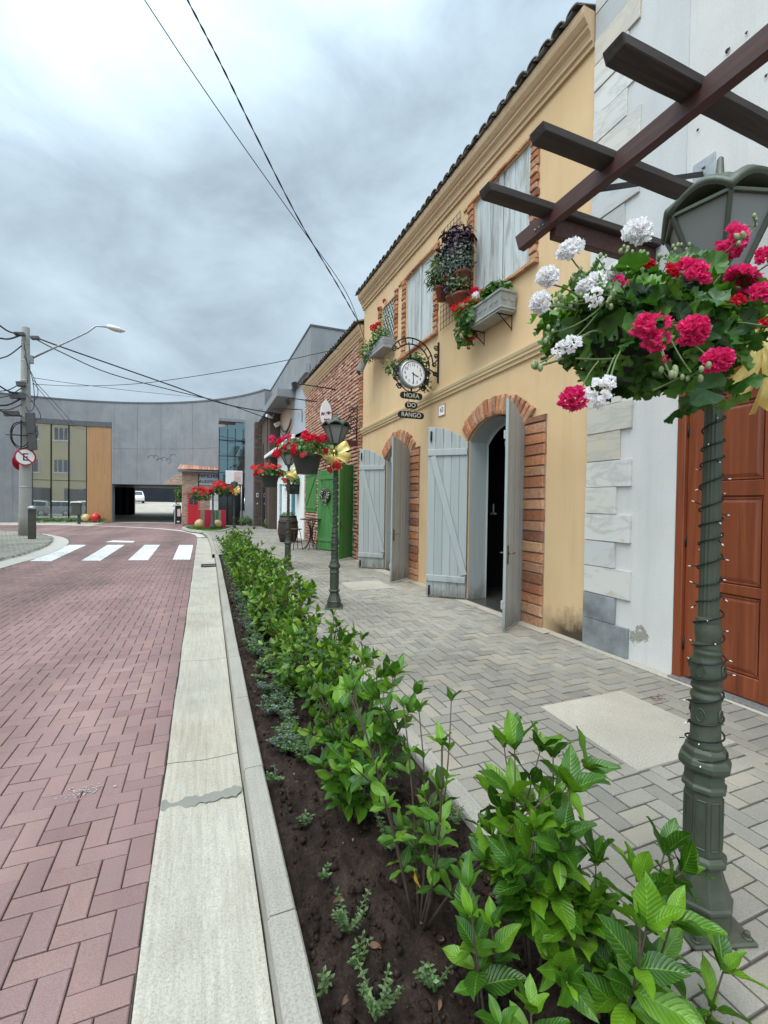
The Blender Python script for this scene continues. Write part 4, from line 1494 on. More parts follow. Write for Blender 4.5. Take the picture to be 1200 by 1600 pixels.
# first-floor windows: closed grey shutters in brick frames
for wi, W in enumerate((W1, W2)):
    mb = MB()
    n = 7
    pw = (W[1] - W[0]) / n
    xs_ = WALLX + .03
    for i in range(n):
        a = W[0] + i * pw
        mb.box(xs_ + rr.uniform(-.003, .003), xs_ + .03, a + .002, a + pw - .002, W[2] + .004, W[3] - .004)
    sh = mb.build('shutter', MT['grey_shutter'], YB, bevel=.003)
    mb = MB(); yc = (W[0] + W[1]) / 2
    mb.box(xs_ - .018, xs_ - .004, yc - .045, yc + .045, W[2] + .006, W[3] - .006); mb.build('cover_strip', MT['grey_shutter'], sh, bevel=.003)
    for q0, q1, al in ((W[0] - .17, W[0] - .002, .02), (W[1] + .002, W[1] + .17, 0)):
        mb = MB()
        brick_jamb(mb, q0, q1, W[2] - .02, W[3] + .04, .040, rr, .098, alt=al)
        mb.build('window_jamb', MT['brick'], YB)
    mb = MB()
    z = W[2] - .045; y = W[0] - .18
    while y < W[1] + .17:
        l = .225
        brick_block(mb, (WALLX, y + l / 2, z), (0, 1, 0), (0, 0, 1), (-1, 0, 0), l - .006, .05, .065, rr); y += l
    mb.build('sill', MT['brick'], YB); mb = MB()
    y = W[0] - .18
    while y < W[1] + .17:
        l = .225
        brick_block(mb, (WALLX, y + l / 2, W[3] + .03), (0, 1, 0), (0, 0, 1), (-1, 0, 0), l - .006, .045, .03, rr); y += l
    mb.build('lintel', MT['brick'], YB)
# small lattice window
W = W3
mb = MB(); mb.box(WALLX + .07, WALLX + .08, W[0], W[1], W[2], W[3]); pn = mb.build('window_pane', MT['glass_dark'], YB)
mb = MB()
for i in range(-6, 12):
    for s in (1, -1):
        a = Vector((WALLX + .035 + .006 * s, W[0] + i * .12, W[2])); L = W[3] - W[2]
        b = a + Vector((0, L * .62 * s, L))
        p, q = [a, b]
        lo, hi = 0.0, 1.0
        for t0 in (0,):
            f = lambda t: a.y + (b.y - a.y) * t
            if s > 0: lo, hi = max(0, (W[0] - a.y) / (b.y - a.y)), min(1, (W[1] - a.y) / (b.y - a.y))
            else: lo, hi = max(0, (W[1] - a.y) / (b.y - a.y)), min(1, (W[0] - a.y) / (b.y - a.y))
        if hi - lo > .05: mb.bar(a + (b - a) * lo, a + (b - a) * hi, .02, .006, up=(1, 0, 0))
mb.build('lattice', MT['white'], pn)
for q0, q1 in ((W[0] - .15, W[0] - .002), (W[1] + .002, W[1] + .15)):
    mb = MB()
    brick_jamb(mb, q0, q1, W[2] - .08, W[3] + .08, .05, rr, .098)
    mb.build('window_jamb', MT['brick'], YB)


def text_part(name, s, parent, mat, o, ex, ey, size, depth=.003, align='CENTER', bold=0.0):
    cu = bpy.data.curves.new(name, 'FONT')
    cu.body = s; cu.size = size; cu.align_x = align; cu.align_y = 'CENTER'; cu.extrude = depth; cu.offset = bold
    ob = bpy.data.objects.new(name, cu)
    COL.objects.link(ob)
    dg = bpy.context.evaluated_depsgraph_get()
    me = bpy.data.meshes.new_from_object(ob.evaluated_get(dg))
    COL.objects.unlink(ob); bpy.data.objects.remove(ob)
    ex, ey = Vector(ex).normalized(), Vector(ey).normalized()
    ez = ex.cross(ey)
    M = Matrix((ex, ey, ez)).transposed().to_4x4()
    M.translation = Vector(o) - base_of(parent)
    me.transform(M)
    me.materials.clear(); me.materials.append(mat)
    r = bpy.data.objects.new(name, me)
    COL.objects.link(r)
    add_child(parent, r)
    return r


p = on_x(691, 641, WALLX)
mb = MB(); mb.box(WALLX - .012, WALLX, p[1] - .115, p[1] + .115, p[2] - .095, p[2] + .095)
npl = mb.build('number_plate', MT['white'], YB, bevel=.003)
text_part('numeral', '43', npl, MT['black'], (WALLX - .0125, p[1], p[2]), (0, -1, 0), (0, 0, 1), .13)
mb = MB()
for a, b, c_, d_ in ((-.118, .118, .088, .10), (-.118, .118, -.10, -.088), (-.118, -.106, -.088, .088), (.106, .118, -.088, .088)):
    mb.box(WALLX - .016, WALLX, p[1] + a, p[1] + b, p[2] + c_, p[2] + d_)
mb.build('plate_rim', MT['brick'], npl)

# ------------------------------------------------------------------ brick building with green doors
BB = thing('brick_building', (WALLX, 11.27, S_Z), 'weathered exposed brick building with green boarded doors', 'building')
B0, B1, BT = 11.27, 18.45, 5.98
GD = (11.98, 13.50, 2.72)
GW = (16.3, 18.2, 1.24, 2.95)
mb = wall_x(WALLX + .035, [(B0, -.06), (B1, -.06), (B1, 6.3), (B0, 6.3)], [[(GD[0], -.03), (GD[1], -.03), (GD[1], GD[2]), (GD[0], GD[2])], [(GW[0], GW[2]), (GW[1], GW[2]), (GW[1], GW[3]), (GW[0], GW[3])]], .2)
mb.add([(WALLX + .035, B1, 4), (WALLX + 5, B1, 4), (WALLX + 5, B1, 7.6), (WALLX + .035, B1, 6.3)], [(0, 1, 2, 3)])
mb.build('wall', MT['mortar_dark'], BB)
mb = MB()
z = S_Z; k = 0
r2 = random.Random(77)
while z < 6.0:
    h = .104
    y = B0 - (.0 if k % 2 else .13)
    while y < B1:
        l = r2.uniform(.235, .275)
        a, b = max(y, B0), min(y + l, B1)
        ym, zm = (a + b) / 2, z + h / 2
        if b - a > .04 and not (GD[0] - .02 < ym < GD[1] + .02 and zm < GD[2] + .02) and not (GW[0] - .02 < ym < GW[1] + .02 and GW[2] - .02 < zm < GW[3] + .02):
            brick_block(mb, (WALLX + .035, ym, zm), (0, 1, 0), (0, 0, 1), (-1, 0, 0), b - a - .016, h - .036, .048 + r2.uniform(-.010, .012), r2, .005)
        y += l
    z += h; k += 1
mb.build('brickwork', MT['brick_pale'], BB)
mb = MB(); brick_jamb(mb, B0 + .004, B0 + .26, S_Z, BT, .075, rr, .085, x=WALLX + .03); mb.build('corner_pier', MT['brick'], BB)
prof = [(0, 5.93), (.03, 5.93), (.03, 5.98), (.06, 6.00), (.06, 6.04), (.10, 6.10), (.10, 6.14), (.13, 6.17), (.15, 6.23), (.15, 6.31), (0, 6.31)]
moulding(prof, B0 + .01, B1 + .06, .012).build('cornice', MT['tan'], BB)
mb = MB(); tiles_eave(mb, B0, B1 + .1, WALLX - .22, 6.36, .012, rr); mb.build('roof', MT['roof_tile'], BB)
mb = MB(); mb.sheet([[(WALLX - .13, B0, 6.33), (WALLX + 5, B0, 8.0)], [(WALLX - .13, B1 + .06, 6.42), (WALLX + 5, B1 + .06, 8.1)]]); mb.build('roof_deck', MT['roof_tile'], BB)
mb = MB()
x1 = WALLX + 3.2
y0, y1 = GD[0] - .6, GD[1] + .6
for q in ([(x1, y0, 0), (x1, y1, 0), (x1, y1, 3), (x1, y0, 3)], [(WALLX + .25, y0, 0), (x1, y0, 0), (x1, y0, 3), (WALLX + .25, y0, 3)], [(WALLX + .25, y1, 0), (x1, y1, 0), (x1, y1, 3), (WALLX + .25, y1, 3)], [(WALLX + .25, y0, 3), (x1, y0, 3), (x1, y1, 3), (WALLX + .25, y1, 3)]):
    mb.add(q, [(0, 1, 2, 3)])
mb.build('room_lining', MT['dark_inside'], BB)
mb = MB()
mb.box(WALLX + .01, WALLX + .14, GD[0], GD[0] + .06, S_Z, GD[2] - .06); mb.box(WALLX + .01, WALLX + .14, GD[1] - .06, GD[1], S_Z, GD[2] - .06); mb.box(WALLX + .01, WALLX + .14, GD[0], GD[1], GD[2] - .06, GD[2])
mb.build('door_frame', MT['green_door'], BB, bevel=.004)
gl = (GD[1] - GD[0]) / 2 - .02
for side, ang in ((1, R_(157)), (-1, R_(133))):
    hy = GD[1] - .01 if side > 0 else GD[0] + .01
    o = Vector((WALLX - .03, hy, 0))
    closed = Vector((0, -side, 0)); out_ = Vector((-1, 0, 0))
    d = closed * math.cos(ang) + out_ * math.sin(ang)
    inner = (out_ * math.cos(ang) - closed * math.sin(ang)) * -1
    wleaf = gl if side < 0 else 1.0
    lf = plank_leaf('door_leaf', MT['green_door'], BB, o, d, wleaf, lambda t: GD[2] - .05, inner, n=5, z0=S_Z + .03, brace={'ledges': (.45, 2.42), 'diag': ((.06, .52), (.9, 2.36))})
    if side < 0: lever_handle(lf, o + d * (wleaf - .055) + Vector((0, 0, 1.02)), d, inner)
    GREEN_LEAF = (o, d, inner, wleaf) if side > 0 else GREEN_LEAF
n = 6
plank_leaf('shutter', MT['green_door'], BB, (WALLX - .01, GW[1] - .02, 0), (0, -1, 0), GW[1] - GW[0] - .04, lambda t: GW[3] - .02, (-1, 0, 0), n=7, z0=GW[2] + .02, brace={'ledges': (1.45, 2.72), 'diag': ((.06, 1.52), (.92, 2.66))})

# ------------------------------------------------------------------ low white house with teal joinery
WH = thing('white_house', (WALLX, 18.55, S_Z), 'low white house with teal door and teal louvred shutter', 'house')
H0, H1 = 18.55, 25.75
bd = on_x(437, 740, WALLX)
BDO = (24.2, 25.1, 2.62); BSH = (20.45, 21.55, .95, 2.25); BN = (22.7, 23.4, .95, 2.35)
hl = [[(BDO[0], -.03), (BDO[1], -.03), (BDO[1], BDO[2]), (BDO[0], BDO[2])], [(BSH[0], BSH[2]), (BSH[1], BSH[2]), (BSH[1], BSH[3]), (BSH[0], BSH[3])], [(BN[0], BN[2]), (BN[1], BN[2]), (BN[1], BN[3]), (BN[0], BN[3])]]
mb = wall_x(WALLX, [(H0, -.06), (H1, -.06), (H1, 4.2), (H0, 4.2)], hl, .15)
mb.add([(WALLX, H1, -.06), (WALLX + 3, H1, -.06), (WALLX + 3, H1, 4.2), (WALLX, H1, 4.2)], [(0, 1, 2, 3)])
mb.add([(WALLX, H0, -.06), (WALLX + 3, H0, -.06), (WALLX + 3, H0, 4.2), (WALLX, H0, 4.2)], [(0, 1, 2, 3)])
mb.build('wall', MT['white_paint'], WH)
plank_leaf('door', MT['blue_door'], WH, (WALLX + .08, BDO[1], 0), (0, -1, 0), BDO[1] - BDO[0], lambda t: BDO[2], (-1, 0, 0), n=6, z0=S_Z, brace={'ledges': (.45, 1.3, 2.3), 'diag': ((.06, .52), (.9, 1.22))})
mb = MB()
mb.box(WALLX + .05, WALLX + .09, BSH[0], BSH[1], BSH[2], BSH[3])
sh = mb.build('shutter', MT['blue_door'], WH)
mb = MB()
for i in range(22):
    zc = BSH[2] + .05 + i * (BSH[3] - BSH[2] - .1) / 21
    mb.obox((WALLX + .03, (BSH[0] + BSH[1]) / 2, zc), (0, .5, 0), (.014, 0, .012), (-.004, 0, .005))
mb.build('louvre', MT['blue_door'], sh)
mb = MB(); mb.box(WALLX + .09, WALLX + .12, BN[0], BN[1], BN[2], BN[3]); mb.build('blind_window', MT['white_paint'], WH)
mb = MB()
mb.box(WALLX - .42, WALLX + 1.2, H0 - .05, H1 + 2.0, 4.22, 4.30)
mb.build('eave_board', MT['grey_canopy'], WH)
mb = MB(); mb.box(WALLX - .50, WALLX - .40, H0 - .05, H1 + 2.0, 4.24, 4.42); mb.build('eave_gutter', MT['white_paint'], WH, bevel=.01)
mb = MB(); mb.sheet([[(WALLX - .4, H0 - .05, 4.40), (WALLX + .3, H0 - .05, 4.75)], [(WALLX - .4, H1 + 2, 4.40), (WALLX + .3, H1 + 2, 4.75)]]); mb.build('roof', MT['roof_tile'], WH)
p = on_x(438, 701, WALLX)
text_part('house_number', '37', WH, MT['black'], (WALLX - .004, 24.9, 3.1), (0, -1, 0), (0, 0, 1), .34)

# ------------------------------------------------------------------ tall grey block behind the white house
GX = 4.12
GBk = thing('grey_block', (GX, 18.6, S_Z), 'tall grey rendered block with stepped concrete canopies behind the white house', 'building')
mb = MB()
mb.box(GX, GX + 14, 18.62, 31.2, -.06, 8.95)
mb.build('wall', MT['grey_render'], GBk)
mb = MB(); mb.box(GX - .03, GX + 14.03, 18.59, 31.2, 8.955, 9.03); mb.build('roof_edge', plain('dark_flashing', (.07, .075, .085), .6, .1), GBk)
mb = MB(); mb.box(GX - .02, GX + .004, 18.60, 22.3, 4.3, 7.1); mb.build('pale_panel', MT['grey_light'], GBk)
mb = MB(); mb.box(GX - .021, GX + .004, 22.3, 26.2, 4.3, 6.8); mb.build('peach_panel', MT['peach'], GBk)
mb = MB(); mb.box(3.90, GX - .022, 18.6, 22.5, 7.02, 7.42); mb.build('canopy', MT['grey_canopy'], GBk, bevel=.01)
mb = MB(); mb.box(3.22, GX - .022, 21.75, 29.2, 6.66, 7.05); mb.build('canopy', MT['grey_canopy'], GBk, bevel=.01)
mb = MB(); mb.box(GX - .6, GX - .025, 26.3, 29.6, 0, 6.655); mb.build('dark_recess', MT['brown_tile'], GBk)
for (x0, x1, y0, y1) in ((3.02, 3.46, 29.4, 29.9),):
    mb = MB()
    mb.box(x0, x1, y0, y1, S_Z - .05, 6.65)
    mb.build('pillar_core', MT['brown_tile'], GBk)
    mb = MB()
    z = S_Z
    r2 = random.Random(4)
    while z < 6.6:
        for k in range(2):
            w = (x1 - x0) / 2
            brick_block(mb, (x0 + w * (k + .5), y0, z + .055), (1, 0, 0), (0, 0, 1), (0, -1, 0), w - .006, .10, .02, r2, .002)
        z += .11
    mb.build('stone_facing', MT['brown_tile'], GBk)
mb = MB(); mb.box(3.46, 3.9, 27.0, 29.4, S_Z - .05, 6.66); mb.build('side_wall', MT['brown_tile'], GBk)
mb = MB(); mb.box(3.435, 3.458, 27.4, 28.2, S_Z, 3.0); mb.build('entrance_door', MT['glass_dark'], GBk)
mb = MB(); mb.box(3.43, 3.458, 28.4, 28.75, S_Z, 5.2); mb.build('dark_column', MT['navy'], GBk)
mb = MB(); mb.box(3.15, 3.27, 29.36, 29.398, 1.95, 2.2); ic = mb.build('intercom', MT['white'], GBk, bevel=.005)
mb = MB(); mb.box(3.175, 3.245, 29.352, 29.3595, 2.0, 2.15); mb.build('screen', MT['black'], ic)
mb = MB(); mb.box(3.19, 3.25, 29.37, 29.398, 1.5, 1.58); mb.build('doorbell', MT['white'], GBk)

# ------------------------------------------------------------------ curved grey building across the end of the street
CA, CB, CC = np.array([-13.0, 38.2]), np.array([-3.6, 37.2]), np.array([3.5, 29.9])


def circ(a, b, c):
    d = 2 * (a[0] * (b[1] - c[1]) + b[0] * (c[1] - a[1]) + c[0] * (a[1] - b[1]))
    ux = ((a @ a) * (b[1] - c[1]) + (b @ b) * (c[1] - a[1]) + (c @ c) * (a[1] - b[1])) / d
    uy = ((a @ a) * (c[0] - b[0]) + (b @ b) * (a[0] - c[0]) + (c @ c) * (b[0] - a[0])) / d
    o = np.array([ux, uy])
    return o, np.linalg.norm(a - o)


CO, CR = circ(CA, CB, CC)


def ang_at(u):
    d = ray(u, 790)[:2]; d = d / np.linalg.norm(d)
    b = d @ CO; disc = b * b - (CO @ CO - CR * CR)
    t = b + math.sqrt(disc)
    p = d * t
    return math.atan2(p[1] - CO[1], p[0] - CO[0])


def cpt(a, dr=0.0):
    return CO + (CR + dr) * np.array([math.cos(a), math.sin(a)])


def curved(mb, a0, a1, z0, z1, dr0=0.0, dr1=0.4, n=None):
    n = n or max(2, int(abs(a1 - a0) * CR / .8))
    A_ = [a0 + (a1 - a0) * i / n for i in range(n + 1)]
    rows = []
    for dr, zz in ((dr0, z0), (dr0, z1), (dr1, z1), (dr1, z0), (dr0, z0)):
        rows.append([(*cpt(a, dr), zz) for a in A_])
    mb.sheet(rows)
    b = len(mb.v) - 5 * (n + 1)
    mb.face([b + i * (n + 1) for i in range(4)]); mb.face([b + i * (n + 1) + n for i in reversed(range(4))])


CBd = thing('curved_building', (-3.6, 37.2, 0), 'long concave grey concrete building with dark car entrance and mirrored glazing', 'building')
aL, aG0, aG1 = ang_at(-140), ang_at(50), ang_at(134)
aW1, aE0, aE1, aR = ang_at(174), ang_at(175), ang_at(284), ang_at(412)
CT = 8.75
zg = 6.62                                      # top of the glazing recess
zE = 2.55
pe = cpt(ang_at(230)); dE = np.linalg.norm(pe)
zE = on_y(230, 757, pe[1])[2]
pg = cpt(ang_at(95)); zg = on_y(95, 663, pg[1])[2]
mb = MB()
curved(mb, aL, aG0, -.05, CT)
curved(mb, aG0, aW1, zg, CT)
curved(mb, aW1, aE0, -.05, CT, 0, .4, 2)
curved(mb, aE0, aE1, zE, CT)
curved(mb, aE1, aR, -.05, CT)
mb.build('wall', MT['grey_render'], CBd)
mb = MB(); curved(mb, aL, aR, CT + .002, CT + .10, -.04, .45, 60); mb.build('roof_edge', plain('grey_flashing', (.10, .105, .115), .5, .1), CBd)
# glazing: flat panes between mullions, set back
aP = ang_at(136)
cols = [ang_at(q) for q in (50, 79, 106.5, 134)]
mb = MB()
for i in range(3):
    a, b = cpt(cols[i], .12), cpt(cols[i + 1], .12)
    nz = 5
    for k in range(2):
        z0, z1 = (.12, 3.0) if k == 0 else (3.0, zg)
        j = [rr.uniform(-.006, .006) for _ in range(4)]
        pane = MB(); pane.add([(a[0], a[1] + j[0], z0), (b[0], b[1] + j[1], z0), (b[0], b[1] + j[2], z1), (a[0], a[1] + j[3], z1)], [(0, 1, 2, 3)])
        pane.build('mirror_pane', MT['mirror'], CBd)
    for q in (a, b): mb.box(q[0] - .025, q[0] + .025, q[1] - .06, q[1] + .01, .05, zg)
for i in range(3):
    a, b = cpt(cols[i], .09), cpt(cols[i + 1], .09)
    mb.bar((a[0], a[1], 3.0), (b[0], b[1], 3.0), .03, .03)
mb.build('mullion', MT['black'], CBd)
mb = MB(); curved(mb, aG0, aW1, zg - .02, zg + .34, -.012, .02); mb.build('lintel_band', plain('dark_render_band', (.10, .105, .115), .9, .2), CBd)
a, b = cpt(ang_at(135.2), .05), cpt(ang_at(173), .05)
ztop = on_y(150, 667, a[1])[2]
mb = MB(); mb.sheet([[(a[0], a[1], .02), (b[0], b[1], .02)], [(a[0], a[1], ztop), (b[0], b[1], ztop)]])
mb.sheet([[(a[0], a[1], ztop), (b[0], b[1], ztop)], [(a[0], a[1] + .5, ztop), (b[0], b[1] + .5, ztop)]])
mb.sheet([[(b[0], b[1], 0), (b[0] + .05, b[1] + .5, 0)], [(b[0], b[1], ztop), (b[0] + .05, b[1] + .5, ztop)]])
pnl = mb.build('timber_panel', MT['orange_wood'], CBd)
w0 = on_y(169, 697, a[1] - .1); w1 = on_y(166, 728, a[1] - .1)
mb = MB(); mb.box(w1[0] - .07, w1[0] + .07, w1[1] - .05, w1[1] + .15, w1[2] - .12, w1[2] + .04); mb.build('junction_box', MT['white'], pnl, bevel=.01)
mb = MB(); mb.tube([w0, w0 + np.array([.0, 0, -.4]), w0 + np.array([-.08, 0, -.9]), w1], .012, 6); mb.build('cable', MT['black'], pnl)
for u in (-60, 20, 178, 214, 251, 300, 352):   # open joints between the render panels
    aa = ang_at(u)
    zb_ = zE + .02 if 176 < u < 284 else (zg + .36 if 50 < u < 174 else 0.0)
    mb = MB(); curved(mb, aa, aa + .00045, zb_, CT - .01, -.008, .02, 1); mb.build('panel_joint', MT['navy'], CBd)
mb = MB(); curved(mb, aW1, ang_at(350), CT * .62, CT * .62 + .018, -.006, .02); mb.build('panel_joint', plain('grey_joint', (.13, .135, .145), .9, .2), CBd)
# marks where old sign letters stood
mb = MB()
for (u, v, s) in ((236, 716, .26), (243, 715, .2), (250, 720, .2), (256, 718, .22), (263, 720, .2), (270, 715, .28)):
    aa = ang_at(u); q = cpt(aa, -.006); zc = on_y(u, v, q[1])[2]
    tn = np.array([-math.sin(aa), math.cos(aa)])
    ring = [(q[0] + tn[0] * s * math.cos(t_), q[1] + tn[1] * s * math.cos(t_), zc + s * .9 * math.sin(t_)) for t_ in [rr.uniform(-.1, .1) + 6.28 * k / 14 for k in range(int(rr.uniform(8, 13)))]]
    mb.tube(ring, .016, 5)
mb.build('letter_mark', plain('stain_grey', (.10, .105, .115), .9, .2), CBd)
# garage behind the entrance
e0, e1 = cpt(aE0, .41), cpt(aE1, .41)
back = 74.0
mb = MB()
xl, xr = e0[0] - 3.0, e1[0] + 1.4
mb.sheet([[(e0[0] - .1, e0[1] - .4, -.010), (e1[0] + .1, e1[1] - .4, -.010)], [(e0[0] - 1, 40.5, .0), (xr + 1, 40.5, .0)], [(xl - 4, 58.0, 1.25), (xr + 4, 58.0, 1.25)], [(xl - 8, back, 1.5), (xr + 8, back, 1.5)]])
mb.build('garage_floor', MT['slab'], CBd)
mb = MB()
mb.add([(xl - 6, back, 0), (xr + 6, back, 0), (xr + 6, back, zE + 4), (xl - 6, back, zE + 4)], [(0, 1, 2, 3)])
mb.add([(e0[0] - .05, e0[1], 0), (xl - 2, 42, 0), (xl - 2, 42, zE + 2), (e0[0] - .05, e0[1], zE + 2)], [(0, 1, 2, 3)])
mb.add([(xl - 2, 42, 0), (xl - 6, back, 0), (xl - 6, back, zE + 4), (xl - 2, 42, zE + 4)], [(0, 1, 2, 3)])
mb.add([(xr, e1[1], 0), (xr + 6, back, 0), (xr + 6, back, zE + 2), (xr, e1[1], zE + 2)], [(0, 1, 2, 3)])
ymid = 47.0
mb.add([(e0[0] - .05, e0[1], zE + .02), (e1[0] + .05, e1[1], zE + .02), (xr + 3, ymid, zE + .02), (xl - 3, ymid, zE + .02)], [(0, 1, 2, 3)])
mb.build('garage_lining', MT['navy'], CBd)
for (u, hw_) in ((187.5, .42), (200, .42), (204.5, .10), (207.5, .14)):
    q = on_y(u, 790, 46.0)
    mb = MB(); mb.box(q[0] - hw_, q[0] + hw_, 46.0, 46.4, .2, zE); mb.build('garage_column', MT['white_paint'] if u == 204.5 else MT['navy'], CBd)

# ------------------------------------------------------------------ glazed entrance beside the brown pillar
EN = thing('glass_entrance', (2.0, 31.7, S_Z), 'tall gridded glass entrance bay next to the brown stone pillar', 'entrance')
ex0, ex1, ey_ = 1.02, 3.02, 31.6
zt0 = on_y(341, 668, ey_)[2]; zt1 = on_y(393, 657, ey_)[2]
xg = [ex0 + (ex1 - ex0) * q for q in (0, .25, .49, .74, 1.0)]
lev = [S_Z, 2.55, 3.55, 4.65, 5.7, 0]
for i in range(4):
    for k in range(5):
        za, zb = lev[k], (lev[k + 1] if k < 4 else zt0 + (zt1 - zt0) * (i + .5) / 4)
        if k == 0 and i in (1, 2): m = MT['glass_dark']
        else: m = MT['teal_glass'] if k > 0 else MT['glass_dark']
        j = [rr.uniform(-.003, .003) for _ in range(4)]
        pm_ = MB(); pm_.add([(xg[i], ey_ + j[0], za), (xg[i + 1], ey_ + j[1], za), (xg[i + 1], ey_ + j[2], zb), (xg[i], ey_ + j[3], zb)], [(0, 1, 2, 3)])
        pm_.build('glass_pane', m, EN)
mb = MB()
for q in xg[1:-1]: mb.box(q - .02, q + .02, ey_ - .05, ey_ - .012, S_Z, zt0)
mb.box(xg[0] - .05, xg[0], ey_ - .05, ey_ + .02, S_Z, zt0); mb.box(xg[4], xg[4] + .09, ey_ - .3, ey_ + .02, S_Z, zt1)
for q in lev[1:5]: mb.box(xg[0], xg[4], ey_ - .045, ey_ - .013, q - .02, q + .02)
mb.build('mullion', MT['black'], EN)
mb = MB(); mb.box(ex0 - .05, ex1 + .5, ey_ - .02, ey_ + 1.5, zt1 + .002, 6.95)
mb.build('surround', MT['grey_render'], EN)
mb = MB(); mb.tube([(2.62, ey_ - .07, 1.0), (2.62, ey_ - .07, 1.9)], .02, 8); mb.build('pull_handle', MT['chrome'], EN)
mb = MB(); mb.box(2.35, 2.95, ey_ - .02, ey_ - .014, .42, 1.05); mb.build('window_sticker', MT['grey_light'], EN)

# ------------------------------------------------------------------ little brick-fronted hearing-aid shop
SH = thing('brick_shop', (0, 32.4, S_Z), 'small buff brick shop front with red door and white shop sign', 'shop')
sy = 32.4
sx0, sx1 = on_y(284, 800, sy)[0], on_y(346, 800, sy)[0]
zr0 = on_y(315, 737, sy)[2]
mb = MB(); mb.box(sx0, sx1, sy, sy + 3.6, 0, zr0); mb.build('wall', MT['mortar'], SH)
mb = MB()
dx0, dx1 = on_y(292, 800, sy)[0], on_y(312, 800, sy)[0]
zd = on_y(300, 769, sy)[2]
z = S_Z; k = 0
r2 = random.Random(14)
while z < zr0 - .05:
    x = sx0 - (0.12 if k % 2 else 0)
    while x < sx1:
        a, b = max(x, sx0), min(x + .25, sx1)
        if b - a > .05 and not (dx0 < (a + b) / 2 < dx1 and z < zd):
            brick_block(mb, ((a + b) / 2, sy, z + .04), (1, 0, 0), (0, 0, 1), (0, -1, 0), b - a - .012, .07, .02, r2)
        x += .25
    z += .082; k += 1
mb.build('brickwork', MT['brick_buff'], SH)
mb = MB()
n = 16
for i in range(n):
    xc = sx0 - .25 + (sx1 - sx0 + .5) * (i + .5) / n
    rw = [[(xc + .11 * math.cos(math.pi * q / 6), yy, zz + .07 * math.sin(math.pi * q / 6)) for q in range(7)] for yy, zz in ((sy - .42, zr0 + .06), (sy + 3.2, zr0 + .6))]
    mb.sheet(rw, True)
mb.build('roof', MT['roof_red'], SH)
mb = MB(); mb.box(sx0 - .25, sx1 + .2, sy - .36, sy - .003, zr0 - .04, zr0 + .05); mb.build('fascia', MT['grey_canopy'], SH)
mb = MB(); mb.box(dx0, dx1, sy - .01, sy + .08, S_Z, zd); dr = mb.build('door', MT['red_gloss'], SH)
mb = MB()
for i in range(7):
    w = (dx1 - dx0 - .2) / 7
    mb.box(dx0 + .1 + i * w + .006, dx0 + .1 + (i + 1) * w - .006, sy - .035, sy - .012, S_Z + .05, zd * .60)
mb.build('boarding', MT['red_gloss'], dr)
mb = MB(); mb.box(dx0 + .15, dx1 - .15, sy - .02, sy - .012, zd * .64, zd - .1); mb.build('door_pane', MT['glass_dark'], dr)
mb = MB(); mb.box((dx0 + dx1) / 2 - .02, (dx0 + dx1) / 2 + .02, sy - .03, sy - .021, zd * .64, zd - .1); mb.build('glazing_bar', MT['red_gloss'], dr)
g0, g1 = on_y(311, 757.5, sy - .06), on_y(341, 740, sy - .06)
mb = MB(); mb.box(g0[0], g1[0], sy - .06, sy - .022, g0[2], g1[2]); sg = mb.build('sign_board', MT['grey_light'], SH)
zm = (g0[2] + g1[2]) / 2; hh = g1[2] - g0[2]
text_part('lettering', 'PARELHOS', sg, MT['black'], ((g0[0] + g1[0]) / 2 + .02, sy - .062, zm + hh * .24), (1, 0, 0), (0, 0, 1), .27, bold=.010)
text_part('lettering', 'AUDITIVOS', sg, MT['black'], ((g0[0] + g1[0]) / 2 + .06, sy - .062, zm - hh * .24), (1, 0, 0), (0, 0, 1), .26, bold=.008)
mb = MB(); mb.box(g0[0] - .06, g0[0] - .003, sy - .09, sy - .022, g0[2] - .1, g1[2] - .05); mb.build('down_pipe', MT['black'], SH)
q0, q1 = on_y(328, 806, sy - .03), on_y(342, 782, sy - .03)
mb = MB(); mb.box(q0[0], q1[0], sy - .03, sy - .022, q0[2], q1[2]); mb.build('white_panel', MT['white_paint'], SH)
mb = MB()
for i in range(8):
    xa = q0[0] + (q1[0] - q0[0]) * i / 8
    mb.bar((xa, sy - .035, q1[2] + .02), (xa + .3, sy - .035, q1[2] + .5), .03, .01, up=(0, 1, 0)); mb.bar((xa + .3, sy - .036, q1[2] + .02), (xa, sy - .036, q1[2] + .5), .03, .01, up=(0, 1, 0))
mb.build('trellis', MT['white'], SH)
# brick patch showing through the grey render over the car entrance
mb = MB()
r2 = random.Random(3)
for k in range(9):
    for i in range(12 - k):
        u = 284 - i * 2.6
        if u < 255: continue
        aa = ang_at(u); q = cpt(aa, 0.0); tn = Vector((-math.sin(aa), math.cos(aa), 0)); nn = Vector((-math.cos(aa), -math.sin(aa), 0))
        brick_block(mb, (q[0], q[1], zE + .05 + k * .085), tn, (0, 0, 1), nn, .2, .07, .012, r2)
mb.build('exposed_brick', MT['brick_buff'], CBd)

